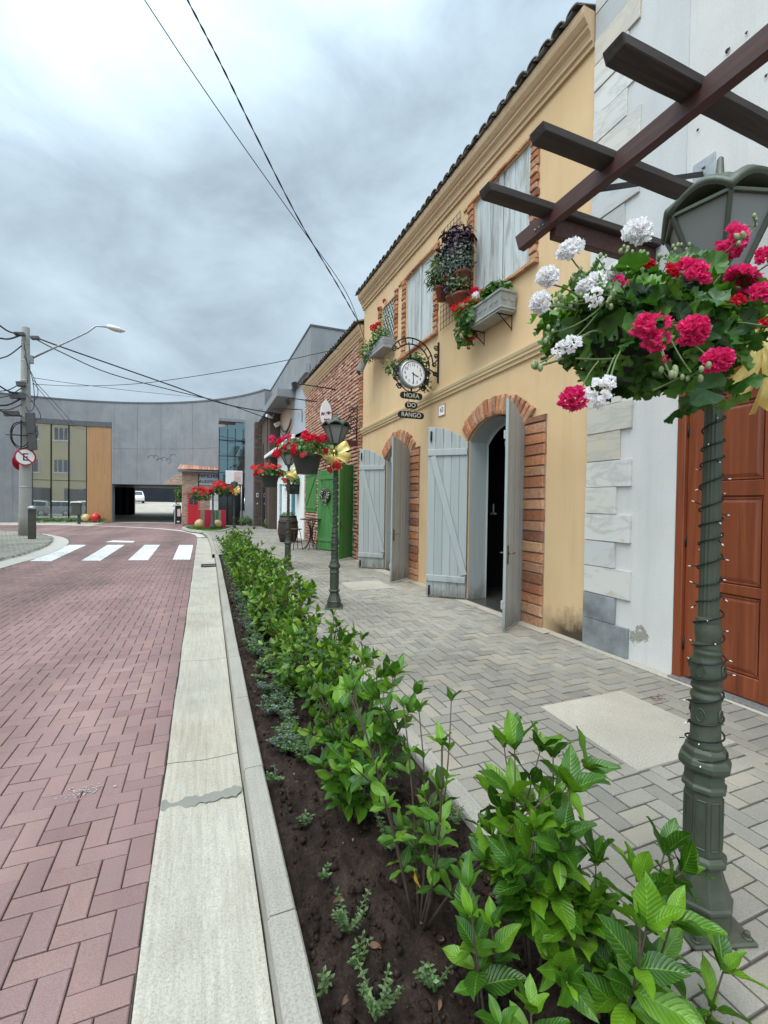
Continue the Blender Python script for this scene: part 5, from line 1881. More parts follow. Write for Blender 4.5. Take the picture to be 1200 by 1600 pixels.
# ------------------------------------------------------------------ beige building on the left corner, out of frame but seen in the mirrored glazing
BG = thing('beige_building', (-18, 17, 0), 'beige three storey building with dark windows seen mirrored in the glazing', 'building')
mb = MB(); mb.box(-34, -9.2, 4, 17.0, 0, 12.5); mb.build('wall', MT['beige'], BG)
for i in range(6):
    for k in range(2):
        xa, za = -32 + i * 3.9, 4.6 + k * 3.6
        mb = MB(); mb.box(xa, xa + 2.0, 17.002, 17.03, za, za + 1.4); w_ = mb.build('window', MT['glass_dark'], BG)
        mb = MB()
        for q in range(5): mb.box(xa + q * .49, xa + q * .49 + .05, 17.032, 17.06, za, za + 1.4)
        mb.box(xa - .06, xa + 2.06, 17.004, 17.08, za - .1, za - .002)
        mb.build('frame', MT['white'], w_)
for i in range(4):
    mb = MB(); mb.box(-31 + i * 5.2, -27 + i * 5.2, 17.002, 17.04, .1, 2.9); mb.build('shop_window', MT['glass_dark'], BG)
# ------------------------------------------------------------------ foliage helpers
def nrm(a):
    return a / np.maximum(np.linalg.norm(a, axis=-1, keepdims=True), 1e-9)


def leaf_tpl(nl=6, nw=4, width=0.42, fold=0.35, droop=0.25, tip=1.0, wave=0.0):
    V, UV = [], []
    for i in range(nl + 1):
        t = i / nl
        w = width * 0.5 * (math.sin(math.pi * min(max(t, 0.012), .988) ** (0.85 * tip))) ** 0.8
        for j in range(nw + 1):
            s = -1 + 2 * j / nw
            x = s * w
            z = fold * abs(x) - droop * t * t + wave * math.sin(t * 9 + s) * abs(s) * .05
            V.append((x, t, z)); UV.append((0.5 + s * 0.5, t))
    F = []
    for i in range(nl):
        for j in range(nw):
            a = i * (nw + 1) + j
            F.append((a, a + 1, a + nw + 2, a + nw + 1))
    return np.array(V), np.array(F), np.array(UV)


def round_tpl(nr=2, ns=20, lobes=5, ruffle=0.10, cup=0.28, notch=0.10, seed=0):
    r = np.random.default_rng(seed)
    V = [(0, 0, 0)]; UV = [(.5, .5)]
    ph = r.uniform(0, 6)
    for i in range(1, nr + 1):
        for k in range(ns):
            a = 2 * math.pi * (k / ns) * 0.955 + 0.14 - math.pi / 2
            R = 0.5 * i / nr
            lob = 1 - notch * (0.5 + 0.5 * math.cos(lobes * (a + math.pi / 2))) * (i / nr) ** 2 + 0.03 * math.sin(a * 14 + ph) * (i == nr)
            q = R * lob
            z = cup * q * q * 2 + ruffle * math.sin(a * lobes * 1.0 + ph) * (i / nr) ** 2 * .5 + ruffle * .45 * math.sin(a * 11 + ph * 2) * (i / nr) ** 3
            V.append((q * math.cos(a), q * math.sin(a) + 0.05, z)); UV.append((.5 + q * math.cos(a), .5 + q * math.sin(a)))
    F = []
    for k in range(ns - 1):
        F.append((0, 1 + k, 2 + k, 2 + k))
    for i in range(1, nr):
        for k in range(ns - 1):
            a = 1 + (i - 1) * ns + k
            F.append((a, a + ns, a + ns + 1, a + 1))
    return np.array(V, float), np.array(F), np.array(UV)


def place(tpl, P, D, N, S):
    """copies of a leaf template: base P, long axis D, normal N, size S -> V, quads, UV"""
    V, F, UV = tpl
    D = nrm(np.asarray(D, float)); N = np.asarray(N, float)
    X = nrm(np.cross(D, N)); Z = np.cross(X, D)
    S = np.asarray(S, float)
    if S.ndim == 1: S = np.repeat(S[:, None], 3, 1)
    W = (V[None, :, 0, None] * S[:, None, 0, None]) * X[:, None] + (V[None, :, 1, None] * S[:, None, 1, None]) * D[:, None] + (V[None, :, 2, None] * S[:, None, 2, None]) * Z[:, None] + np.asarray(P)[:, None]
    n = len(P)
    FF = (F[None] + (np.arange(n) * len(V))[:, None, None]).reshape(-1, 4)
    return W.reshape(-1, 3), FF, np.tile(UV, (n, 1))


def leaves_obj(name, parts, mat, parent, mats_of=None):
    V, F, U, mi, o = [], [], [], [], 0
    for k, (v, f, u) in enumerate(parts):
        V.append(v); F.append(f + o); U.append(u); o += len(v)
        mi.append(np.full(len(f), mats_of[k] if mats_of else 0))
    V = np.concatenate(V); F = np.concatenate(F); U = np.concatenate(U); mi = np.concatenate(mi)
    tri = F[:, 2] == F[:, 3]
    cnt = np.where(tri, 3, 4)
    flatF = np.concatenate([f[:3] if t_ else f for f, t_ in zip(F, tri)]) if tri.any() else F.ravel()
    return np_mesh(name, V, cnt, flatF, mat, parent, True, U, mi)


T_SHRUB = leaf_tpl(7, 4, .50, .28, .22, 1.0, 1.0)
T_HEDGE = leaf_tpl(4, 2, .52, .32, .22)
T_SMALL = leaf_tpl(2, 2, .55, .25, .1)
T_NEEDLE = leaf_tpl(2, 2, .22, .2, .25)
T_GER = [round_tpl(2, 26, 5, .16, .35, .16, s) for s in range(4)]
T_GERL = [round_tpl(1, 9, 5, .12, .4, .12, s) for s in range(2)]


def leaf_mass(r, c, rad, n, size, tpls, shell=.5, up=.5, zmin=-1.0, out=1.0):
    d = nrm(r.normal(0, 1, (n * 2, 3)))
    d = d[d[:, 2] > zmin][:n]
    k = r.uniform(shell, 1, (len(d), 1)) ** .7
    P = np.array(c) + d * np.array(rad) * k
    N = nrm(d * out + np.array([0, 0, up]) + r.normal(0, .35, d.shape))
    D = np.cross(N, r.normal(0, 1, d.shape)) + np.array([0, 0, -.25]) + d * .35
    S = size * r.uniform(.6, 1.25, len(d))
    out_ = []
    for i, tp in enumerate(tpls):
        m = np.arange(len(d)) % len(tpls) == i
        out_.append(place(tp, P[m], D[m], N[m], S[m]))
    return out_


# ---- geranium flower heads
def head_mesh(name, mat, seed, n=30, R=.05, petal=.020, lod=0, dens=1.0):
    r = np.random.default_rng(seed)
    tp = leaf_tpl(3, 2, .92, -.22, -.18, 2.1, 2.0) if lod == 0 else leaf_tpl(2, 1, 1.0, 0, -.15, 1.9)
    i = np.arange(n) + .02
    ph = np.arccos(1 - (1.30 if lod == 0 else 1.5) * i / n); th = math.pi * (1 + 5 ** .5) * i
    d = np.stack([np.cos(th) * np.sin(ph), np.sin(th) * np.sin(ph), np.cos(ph)], 1)
    P, D, N = [], [], []
    np_ = 5 if lod == 0 else 3
    for q in range(n):
        if r.uniform() > dens: continue
        c = d[q] * R * np.array([.74, .74, .60]) * r.uniform(.80, 1.08)
        u = nrm(np.cross(d[q], [.3, .2, .9])); v = np.cross(d[q], u)
        a0 = r.uniform(0, 6.3)
        tilt = nrm(d[q] + r.normal(0, .22, 3))
        for k in range(np_ * (2 if lod == 0 else 1)):
            a = a0 + 2 * math.pi * k / np_ + r.normal(0, .18) + (.6 if k >= np_ else 0)
            up_k = r.uniform(.15, .6) if k < np_ else r.uniform(.7, 1.6)
            P.append(c); D.append(u * math.cos(a) + v * math.sin(a) + tilt * up_k); N.append(tilt + r.normal(0, .25, 3))
    S = petal * r.uniform(.8, 1.25, len(P))
    v_, f_, u_ = place(tp, np.array(P), np.array(D), np.array(N), S)
    me_o = np_mesh(name, v_, 4, f_.ravel(), mat, None, True)
    me = me_o.data
    COL.objects.unlink(me_o); bpy.data.objects.remove(me_o)
    return me


HEADS = {}
for key, mat in (('p', 'pet_pink'), ('r', 'pet_red'), ('w', 'pet_white'), ('c', 'pet_coral')):
    HEADS[key] = [head_mesh('flower_head', MT[mat], 10 + s, 18 + 3 * s, .05, .0215, 0, .93) for s in range(3)]
    HEADS[key + 'l'] = [head_mesh('flower_head', MT[mat], 20 + s, 24, .055, .030, 1) for s in range(2)]
HEADS['ws'] = [head_mesh('flower_head', MT['pet_white'], 41, 8, .046, .026, 0, .8)]
HEADS['ps'] = [head_mesh('flower_head', MT['pet_pink'], 42, 14, .042, .018, 0, .6)]
HEADS['rs'] = [head_mesh('flower_head', MT['pet_red'], 43, 14, .04, .018, 0, .7)]


def add_head(parent, key, p, R, r, up=(0, 0, 1)):
    me = HEADS[key][int(r.integers(len(HEADS[key])))]
    o = bpy.data.objects.new('flower_head', me)
    COL.objects.link(o)
    add_child(parent, o)
    o.location = Vector(p) - base_of(parent) if True else p
    q = (Vector(up) + Vector(r.normal(0, .25, 3))).normalized().to_track_quat('Z', 'Y')
    e = q.to_euler(); o.rotation_euler = (e.x, e.y, e.z)
    s = R / .05
    o.scale = (s * r.uniform(.82, 1.12), s * r.uniform(.82, 1.12), s * r.uniform(.75, 1.1))
    return o


def stalk_pts(a, b, sag=.25, n=5, r=None):
    a, b = np.array(a), np.array(b)
    m = (a + b) / 2 + np.array([0, 0, -abs(np.linalg.norm(b - a)) * sag])
    return [tuple((1 - t) ** 2 * a + 2 * t * (1 - t) * m + t * t * b) for t in np.linspace(0, 1, n)]


# ------------------------------------------------------------------ lamp posts
def make_lamp(name, loc, label, rz=R_(20)):
    root = thing(name, loc, label, 'lamp post', 'dark green street lamps along the pavement')
    B = Vector(loc)

    def L(fn, nm, mat, parent=root, bevel=0.0):
        mb = MB(); fn(mb)
        mb.v = [(B.x + math.cos(rz) * x - math.sin(rz) * y, B.y + math.sin(rz) * x + math.cos(rz) * y, B.z + z) for x, y, z in mb.v]
        return mb.build(nm, mat, parent, bevel=bevel)
    G = MT['lamp_green']
    pl = L(lambda m: m.box(-.128, .128, -.128, .128, 0.001, .018), 'base_plate', G, bevel=.006)
    for sx in (-1, 1):
        for sy in (-1, 1):
            L(lambda m: (m.lathe([(.017, .019), (.017, .022), (.013, .024)], 12, (sx * .102, sy * .102, 0)), m.lathe([(.011, .023), (.011, .038), (.007, .042)], 6, (sx * .102, sy * .102, 0))), 'bolt', G, pl)
    o8 = math.pi / 8
    def slim(fn):
        def g(m):
            fn(m)
            m.v = [(x * .86, y * .86, z) for x, y, z in m.v]
        return g
    def ped(m):
        m.lathe([(.118, .018), (.118, .088), (.126, .092), (.126, .104), (.118, .112), (.108, .140), (.095, .168), (.083, .200), (.076, .232)], 8, rot=o8, smooth=False)
        m.lathe([(.079, .233), (.095, .240), (.099, .250), (.095, .262), (.081, .270), (.078, .272)], 8, rot=o8, smooth=False)
        m.lathe([(.078, .273), (.076, .50), (.080, .503), (.090, .508), (.090, .522), (.081, .530), (.080, .570), (.088, .575), (.104, .590), (.106, .606), (.100, .620), (.088, .628), (.086, .650), (.072, .662)], 8, rot=o8, smooth=False)
        for k in range(8):
            a = k * math.pi / 4
            c_ = Vector((math.cos(a), math.sin(a), 0)); s_ = Vector((-math.sin(a), math.cos(a), 0))
            q = c_ * .0725
            for (da, zb, ze) in ((-.020, .30, .475), (.020, .30, .475)):
                m.bar(q + s_ * da + Vector((0, 0, zb)), q + s_ * da + Vector((0, 0, ze)), .005, .006, up=c_)
            for zb in (.30, .475): m.bar(q - s_ * .0175 + Vector((0, 0, zb)), q + s_ * .0175 + Vector((0, 0, zb)), .006, .005, up=(0, 0, 1))
    L(slim(ped), 'pedestal', G, bevel=.002)
    def shaft(m):
        m.lathe([(.070, .655), (.066, .675), (.060, .69), (.057, .83), (.058, .832), (.063, .838), (.063, .85), (.054, .858), (.053, .868), (.061, .874), (.061, .886), (.055, .892),
                 (.060, .90), (.068, .93), (.066, .955), (.058, .985), (.052, 1.0), (.056, 1.005), (.056, 1.015), (.050, 1.02), (.055, 1.026), (.055, 1.036), (.048, 1.042),
                 (.047, 1.05), (.053, 1.075), (.052, 1.10), (.046, 1.115), (.046, 1.118), (.049, 1.122), (.049, 1.13), (.041, 1.14)], 24)
        # fluted shaft
        n = 32
        prof = []
        rows = []
        for z in (1.14, 1.4, 1.7, 2.02):
            t = (z - 1.14) / .88
            rows.append([((.0405 - .006 * t) * (1 - .06 * (k % 2)) * math.cos(2 * math.pi * k / n), (.0405 - .006 * t) * (1 - .06 * (k % 2)) * math.sin(2 * math.pi * k / n), z) for k in range(n + 1)])
        m.sheet(rows)
        m.lathe([(.036, 2.018), (.044, 2.026), (.044, 2.04), (.036, 2.05), (.034, 2.12), (.042, 2.135), (.046, 2.16), (.042, 2.185), (.034, 2.20), (.032, 2.30), (.048, 2.315), (.050, 2.335), (.040, 2.345)], 24)
        for zc in (.945, .78):
            for k in range(4):
                a = k * math.pi / 2 + .5
                c_ = Vector((math.cos(a), math.sin(a), 0)); s_ = Vector((-math.sin(a), math.cos(a), 0))
                R0 = .066 if zc > .9 else .0585
                pts = [c_ * R0 + s_ * (.022 * math.cos(t)) * (1 - t / 14) + Vector((0, 0, zc + .03 * math.sin(t) * (1 - t / 14))) for t in [q * .45 for q in range(18)]]
                m.tube(pts, .0032, 5)
    L(slim(shaft), 'shaft', G)
    # lantern: six-sided frame with frosted panes under a wavy roof
    n = 6
    zb, zt, rb, rt = 2.365, 2.602, .075, .190
    cor = [(math.cos(2 * math.pi * k / n), math.sin(2 * math.pi * k / n)) for k in range(n)]
    lan = L(lambda m: (m.lathe([(.03, 2.34), (.060, 2.35), (.082, 2.358), (.082, 2.37), (.070, 2.372)], 6, smooth=False),
                       [m.bar((c_[0] * rb, c_[1] * rb, zb), (c_[0] * rt, c_[1] * rt, zt), .016, .016, up=(c_[0], c_[1], 0)) for c_ in cor],
                       [m.bar((cor[k][0] * rt * .985, cor[k][1] * rt * .985, zt - .004), (cor[(k + 1) % n][0] * rt * .985, cor[(k + 1) % n][1] * rt * .985, zt - .004), .014, .014) for k in range(n)]), 'lantern', G, bevel=.002)
    for k in range(n):
        a, b = cor[k], cor[(k + 1) % n]
        f = .955
        def pane(m):
            m.add([(a[0] * rb * f, a[1] * rb * f, zb), (b[0] * rb * f, b[1] * rb * f, zb), (b[0] * rt * f, b[1] * rt * f, zt), (a[0] * rt * f, a[1] * rt * f, zt)], [(0, 1, 2, 3)])
        L(pane, 'lantern_pane', MT['lamp_glass'], lan)
    def roof(m):
        rows = []
        ns = 48
        for rr_, zz, wv in ((.207, 2.598, 1), (.212, 2.606, 1), (.17, 2.648, .8), (.12, 2.680, .35), (.075, 2.698, 0), (.072, 2.704, 0)):
            ring = []
            for k in range(ns + 1):
                a = 2 * math.pi * k / ns
                lob = abs(math.sin(a * n / 2))
                hexr = math.cos(math.pi / n) / math.cos((a % (2 * math.pi / n)) - math.pi / n)
                ring.append((rr_ * hexr * math.cos(a), rr_ * hexr * math.sin(a), zz + .058 * wv * lob ** .75))
            rows.append(ring)
        m.sheet(rows, True)
        und = [[(x * .97, y * .97, z - .008) for x, y, z in rows[0]], [(x * .5, y * .5, 2.62) for x, y, z in rows[0]], [(0.001 * x, .001 * y, 2.66) for x, y, z in rows[0]]]
        m.sheet([rows[0], und[0]], True); m.sheet(und, True)
        m.lathe([(.074, 2.700), (.080, 2.706), (.072, 2.716), (.052, 2.735), (.022, 2.747)], 20)
    L(roof, 'lantern_roof', G, lan)
    L(lambda m: m.lathe([(.020, 2.745), (.015, 2.752), (.011, 2.815), (.006, 2.822)], 12), 'finial', G, lan)
    # arm that carries the flower pot on the street side
    mb = MB()
    x, y, z = loc
    mb.tube([(x, y, z + 2.17), (x - .22, y, z + 2.18), (x - .225, y, z + 2.18)], .010, 8)
    pts = [(x - .42 + .205 * math.cos(t), y + .205 * math.sin(t), z + 2.16) for t in [2 * math.pi * k / 28 for k in range(28)]]
    mb.tube(pts, .007, 6, closed=True)
    mb.tube([(x, y, z + 1.98), (x - .12, y, z + 2.08), (x - .215, y, z + 2.16)], .007, 6)
    mb.build('pot_bracket', G, root)
    return root


P1, P2, P3 = (1.70, 1.065, S_Z), (1.775, 6.28, S_Z), (1.80, 10.25, S_Z)
lamp1 = make_lamp('lamp_post', P1, 'large near lamp post of dark green iron in front of the red door', R_(-18))
for loc, lab in ((P2, 'dark green lamp post with a gold bow in front of the green doors'), (P3, 'slim dark green lamp post before the low white house'),
                 ((1.72, 27.6, S_Z), 'small far lamp post with a bow before the glass entrance'), ((-12.4, 39.0, 0.0), 'farthest dark lamp post against the grey curved wall, left of the concrete pole')):
    c = copy_tree(lamp1)
    c.location = loc
    c['label'] = lab
lamp1.scale = (.92, .92, .975)


def post_r(z):
    return float(np.interp(z, [.5, .65, .70, .86, .93, 1.0, 1.13, 1.15, 2.05, 2.2], [.075, .065, .052, .052, .060, .048, .043, .036, .031, .031]))


def string_lights(loc, label, z0, z1, turns, bulbs, seed, gk=1.0):
    root = thing('string_lights', loc, label, 'string lights', 'wire lights wound round the lamp posts')
    r = np.random.default_rng(seed)
    pts = []
    n = int(turns * 22)
    for i in range(n + 1):
        t = i / n
        z = z0 + (z1 - z0) * t + .010 * math.sin(t * 37)
        a = 2 * math.pi * turns * t
        q = post_r(z) * gk + .003 + .003 * abs(math.sin(t * 53))
        pts.append((loc[0] + q * math.cos(a), loc[1] + q * math.sin(a), loc[2] + z))
    mb = MB(); mb.tube(pts, .0032, 5)
    # loose loops low on the post
    mb.build('wire', MT['wire_green'], root)
    bm_, sp = None, []
    for k in range(bulbs):
        t = (k + r.uniform(.2, .8)) / bulbs
        z = z0 + (z1 - z0) * t
        a = 2 * math.pi * turns * t + r.normal(0, .2)
        q = post_r(z) * gk + .003
        d = Vector((math.cos(a), math.sin(a), r.uniform(-.9, .5))).normalized()
        p = Vector((loc[0] + q * math.cos(a), loc[1] + q * math.sin(a), loc[2] + z))
        L_ = r.uniform(.010, .026)
        mb = MB(); mb.tube([p, p + d * L_], .0020, 5)
        b = mb.build('bulb_holder', MT['wire_green'], root)
        mb = MB(); mb.tube([p + d * L_, p + d * (L_ + .005), p + d * (L_ + .010)], [.0020, .0024, .0010], 6)
        mb.build('bulb', MT['bulb'], b)
    return root


string_lights(P1, 'dark wire string of tiny bulbs wound round the large near lamp post', .56, 2.05, 21, 46, 3, .92)
string_lights(P2, 'dark wire lights wound round the lamp post with the big gold bow', .62, 2.1, 24, 24, 4)
string_lights(P3, 'dark wire lights on the lamp post before the white house', .62, 2.1, 20, 12, 5)


def bow(loc, facing, size, label):
    """ribbon bow tied on a post; facing is the outward direction"""
    root = thing('ribbon_bow', loc, label, 'bow', 'gold ribbon bows on the lamp posts')
    f = Vector(facing).normalized(); up = Vector((0, 0, 1)); sd_ = up.cross(f).normalized()
    o = Vector(loc)
    r = random.Random(int(loc[1] * 10))

    def loop(d2, length, width):
        d = (sd_ * d2[0] + up * d2[1]).normalized()
        wv = f
        n = 14
        rows = []
        for i in range(n + 1):
            t = i / n
            a = 2 * math.pi * t
            along = length * (.5 - .5 * math.cos(a))
            thick = length * .20 * math.sin(a)
            w = width * (.30 + .70 * math.sin(math.pi * t) ** .6)
            across = d.cross(f).normalized()
            c = o + f * .02 + d * along + f * (thick * .8)
            rows.append([c + across * (s * w / 2) + f * (.010 * math.sin(s * 5 + t * 9) * size) for s in (-1, -.5, 0, .5, 1)])
        mb = MB(); mb.sheet(rows, True)
        mb.build('bow_loop', MT['gold'], root)
    for d2, l, w in (((-1, -.15), .19, .12), ((1, .55), .19, .12), ((1, -.45), .20, .13), ((-.45, -.9), .13, .10)):
        loop(d2, l * size, w * size)
    for d2, l in (((.25, -1), .21), ((-.30, -.9), .17)):
        d = (sd_ * d2[0] + up * d2[1]).normalized(); ac = d.cross(f).normalized()
        rows = []
        for i in range(7):
            t = i / 6
            w = .10 * size * (.3 + .7 * t)
            c = o + f * (.03 + .03 * math.sin(t * 4)) + d * l * size * t
            row = [c + ac * (s * w / 2) + f * .010 * math.sin(s * 4 + t * 5) for s in (-1, -.5, 0, .5, 1)]
            if i == 6: row[2] = row[2] - d * .03 * size
            rows.append(row)
        mb = MB(); mb.sheet(rows, True); mb.build('ribbon_tail', MT['gold'], root)
    mb = MB(); mb.sphere(tuple(o + f * .035), .024 * size, 10, 8); mb.build('knot', MT['gold'], root)
    mb = MB(); mb.tube([(o.x - f.x * .04 + .045 * math.cos(a), o.y - f.y * .04 + .045 * math.sin(a), o.z) for a in [2 * math.pi * k / 16 for k in range(16)]], .010, 6, closed=True); mb.build('tie', MT['gold'], root)
    return root


bow((P1[0] + .07, P1[1] - .06, 2.20), (-.1, -1, 0), 1.25, 'gold ribbon bow half hidden behind the near geraniums')
bow((P2[0] - .05, P2[1] - .09, 2.33), (-.3, -1, 0), 1.2, 'gold ribbon bow below the lantern, beside the hanging red geranium pot')
bow((P3[0] + .02, P3[1] - .05, 2.28), (-.25, -1, 0), 0.9, 'gold ribbon bow on the lamp post by the white house')
bow((1.74, 27.54, 2.35), (-.1, -1, 0), 1.7, 'gold ribbon bow on the far lamp post by the glass entrance')


# ------------------------------------------------------------------ hanging flower baskets
def pot_part(root, c, rt=.20, rb=.135, h=.26):
    mb = MB(); mb.lathe([(rb, -h), (rb + .006, -h + .01), (rt, -.03), (rt + .014, -.028), (rt + .014, 0), (rt - .006, 0), (rt - .012, -.04), (.001, -.05)], 28, c)
    return mb.build('pot', MT['pot_green'], root)


def basket(name, c, label, seed, heads, n_leaf=240, rad=(.34, .34, .2), lift=.03, size=.062, low=True, trail=0, group='geranium baskets hung on the lamp posts'):
    r = np.random.default_rng(seed)
    root = thing(name, c, label, 'hanging basket', group)
    pot_part(root, c)
    parts = leaf_mass(r, (c[0], c[1], c[2] + lift), rad, n_leaf, size, T_GERL if low else T_GER, .35, .7, -.35)
    if trail: parts += leaf_mass(r, (c[0] - .08, c[1] - .1, c[2] - .10), (rad[0] * .8, rad[1] * .8, .2), trail, size, T_GERL if low else T_GER, .6, .2, -1)
    leaves_obj('foliage', parts, MT['leaf_ger'], root)
    mb = MB()
    for (dx, dy, dz, key, R) in heads:
        p = (c[0] + dx, c[1] + dy, c[2] + dz)
        mb.tube(stalk_pts((c[0] + dx * .35, c[1] + dy * .35, c[2] + .02), p, .12), .003, 5)
    mb.build('stalk', MT['stem'], root)
    for (dx, dy, dz, key, R) in heads:
        add_head(root, key, (c[0] + dx, c[1] + dy, c[2] + dz), R, r, (dx * 1.2, dy * 1.2, .35))
    return root


r2 = np.random.default_rng(5)
hd = [(-.30, -.12, .10, 'rl', .06), (-.38, .05, .16, 'rl', .06), (-.22, -.25, .05, 'rl', .065), (-.42, -.08, .0, 'rl', .055), (-.10, -.3, .2, 'rl', .055), (.02, -.25, .22, 'rl', .06), (.14, -.2, .2, 'rl', .06),
      (.22, -.1, .26, 'rl', .05), (-.05, -.1, .28, 'rl', .055), (.2, -.22, .06, 'rl', .05), (.38, -.2, -.14, 'rl', .05), (-.30, .2, .24, 'pl', .05), (-.2, .28, .28, 'pl', .05), (-.46, .15, .22, 'pl', .05), (.3, -.12, -.2, 'rl', .04), (.1, .25, .25, 'rl', .05), (-.12, -.33, -.03, 'cl', .045)]
c2 = (P2[0] - .42, P2[1], S_Z + 2.17)
basket('hanging_basket', c2, 'dark pot of red geraniums on the second lamp post, left of the gold bow', 21, hd, 300, (.44, .38, .17), .06, .07, True)
hd3 = [(x * .8 + (.02 if k % 2 else -.03), y * .8, z * .75 + .02, 'cl' if k % 3 else 'rl', R) for k, (x, y, z, _, R) in enumerate(hd[:14])]
c3 = (P3[0] - .42, P3[1], S_Z + 2.10)
basket('hanging_basket', c3, 'dark hanging pot of coral geraniums on the slim lamp post before the white house', 22, hd3, 220, (.34, .34, .17), .05, .075, True)
c4 = (1.72 - .42, 27.6, S_Z + 2.17)
basket('hanging_basket', c4, 'far pot of pink geraniums on the small far lamp post', 23, [(x, y, z, 'cl', R * 1.2) for (x, y, z, _, R) in hd[:12]], 150, (.4, .35, .2), .05, .10, True)

# the big near basket
cN = (P1[0] - .38, P1[1], S_Z + 2.15)
rN = np.random.default_rng(31)
NB = thing('hanging_basket', cN, 'large near basket of pink and white geraniums hiding its pot', 'hanging basket', 'geranium baskets hung on the lamp posts')
pot_part(NB, cN, .185, .13, .24)
parts = leaf_mass(rN, (cN[0] - .01, cN[1] - .01, cN[2] - .04), (.355, .29, .135), 380, .074, T_GER, .35, .75, -.6)
parts += leaf_mass(rN, (cN[0] - .04, cN[1] - .07, cN[2] - .14), (.25, .23, .14), 220, .076, T_GER, .7, .35, -1)
parts += leaf_mass(rN, (cN[0] + .33, cN[1] - .10, cN[2] - .02), (.22, .12, .09), 28, .062, T_GER, .2, .7, -.8)
parts += leaf_mass(rN, (cN[0] + .06, cN[1] - .16, cN[2] - .23), (.15, .12, .13), 34, .09, T_GER, .4, .2, -1)
leaves_obj('foliage', parts, MT['leaf_ger'], NB)
NH = [(893, 392, 'w', 27, 1.02), (996, 364, 'w', 28, 1.02), (856, 434, 'w', 24, .92), (845, 474, 'w', 23, .86), (932, 440, 'w', 19, .95), (962, 428, 'w', 19, .98), (915, 448, 'w', 15, .95), (928, 464, 'ws', 18, .82),
      (893, 538, 'ws', 19, .74), (873, 548, 'ws', 13, .76), (938, 612, 'ws', 24, .70), (950, 600, 'ws', 17, .70),
      (1138, 378, 'p', 30, .86), (1082, 428, 'p', 31, .76), (1018, 510, 'p', 28, .66), (1026, 532, 'p', 24, .66), (1082, 518, 'p', 29, .68), (1121, 564, 'p', 28, .72), (897, 624, 'p', 25, .76),
      (1158, 438, 'p', 28, .80), (1192, 460, 'p', 25, .74), (1199, 405, 'p', 22, .82), (1008, 414, 'r', 17, .92), (970, 440, 'ps', 16, .85), (1050, 424, 'r', 15, .80), (1150, 470, 'rs', 18, .75), (1040, 562, 'ps', 10, .66), (1195, 505, 'rs', 14, .72)]
mb = MB()
bud = MB()
for (u, v, key, px, yq) in NH:
    p = on_y(u, v, yq)
    dep_ = -(CAX.T @ (p - EYE))[2]
    R = px / F_PX * dep_ * (.84 if key[0] == 'w' else .82)
    a = np.array(cN) + (p - np.array(cN)) * np.array([.72, .72, .62]) + np.array([0, 0, -.03])
    mb.tube(stalk_pts(a, p - np.array([0, 0, R * .5]), .10 if p[2] > cN[2] else -.1, 6), .0022, 5)
    add_head(NB, key, p, R, rN, (p[0] - cN[0], p[1] - cN[1] - .25, .30))
for (u, v, yq, n_) in ((1072, 388, .95, 7), (1046, 402, .98, 6), (1033, 398, 1.0, 5), (1158, 372, .8, 8), (1180, 350, .9, 6), (962, 458, .86, 6), (950, 470, .9, 5), (1048, 588, .66, 6), (1080, 582, .68, 5), (835, 572, .8, 5), (870, 470, .9, 5), (905, 430, 1.0, 6), (1006, 395, 1.0, 8), (980, 392, 1.0, 6), (935, 405, 1.05, 5), (895, 470, .95, 5), (1130, 500, .85, 5), (860, 520, .82, 4)):
    p = on_y(u, v, yq)
    a = np.array(cN) + (p - np.array(cN)) * np.array([.5, .5, .35])
    mb.tube(stalk_pts(a, p, .08, 6), .0018, 5)
    for k in range(n_):
        q = p + rN.normal(0, .010, 3)
        mb.tube([tuple(p - np.array([0, 0, .008])), tuple(q)], .0009, 4)
        bud.sphere(tuple(q), rN.uniform(.0035, .0065), 7, 5, 1.5)
for (a, b) in (((1040, 480), (1110, 430)), ((1080, 520), (1200, 470)), ((1020, 610), (1110, 560)), ((960, 560), (900, 560)), ((880, 560), (835, 573)), ((1085, 480), (1175, 360))):
    pa, pb = on_y(*a, .86), on_y(*b, .88)
    mb.tube(stalk_pts(pa, pb, .04, 6), .0028, 5)
mb.build('stalk', MT['stem'], NB)
bud.build('bud', MT['bud'], NB)

# flower stand on the grass with two masses of flowers
fs = thing('flower_stand', (0.52, 25.8, S_Z), 'dark post on the grass carrying two masses of coral flowers', 'flower stand')
mb = MB(); mb.lathe([(.16, 0), (.15, .25), (.10, .35), (.09, .95), (.07, 1.0), (.045, 1.1), (.04, 2.3)], 12, (0.52, 25.8, S_Z)); mb.build('post', MT['lamp_green'], fs)
mb = MB(); mb.tube([(-.45, 25.8, 2.05), (.52, 25.8, 2.25), (1.15, 25.8, 2.35)], .02, 6); mb.build('arm', MT['lamp_green'], fs)
rF = np.random.default_rng(8)
parts = leaf_mass(rF, (-.05, 25.8, 2.0), (.62, .45, .36), 260, .13, T_GERL, .3, .5, -1) + leaf_mass(rF, (.85, 25.8, 2.3), (.52, .45, .34), 220, .13, T_GERL, .3, .5, -1)
leaves_obj('foliage', parts, MT['leaf_ger'], fs)
for k in range(26):
    s = k % 2
    c_ = np.array([(-.05, 25.8, 2.05), (.85, 25.8, 2.35)][s])
    d = nrm(rF.normal(0, 1, 3)); d[1] = -abs(d[1]); d[2] = abs(d[2]) * .9 - .15
    add_head(fs, 'cl' if k % 3 else 'rl', c_ + d * np.array([.62, .45, .40]), .10, rF, d)

# ------------------------------------------------------------------ window boxes, wall pots, ivy
def bracket_iron(mb, y, x, z, d=.26, h=.2):
    mb.bar((x, y, z), (x - d, y, z), .012, .012); mb.bar((x, y, z), (x, y, z - h), .012, .012); mb.bar((x, y, z - h * .9), (x - d * .85, y, z - .005), .010, .010)


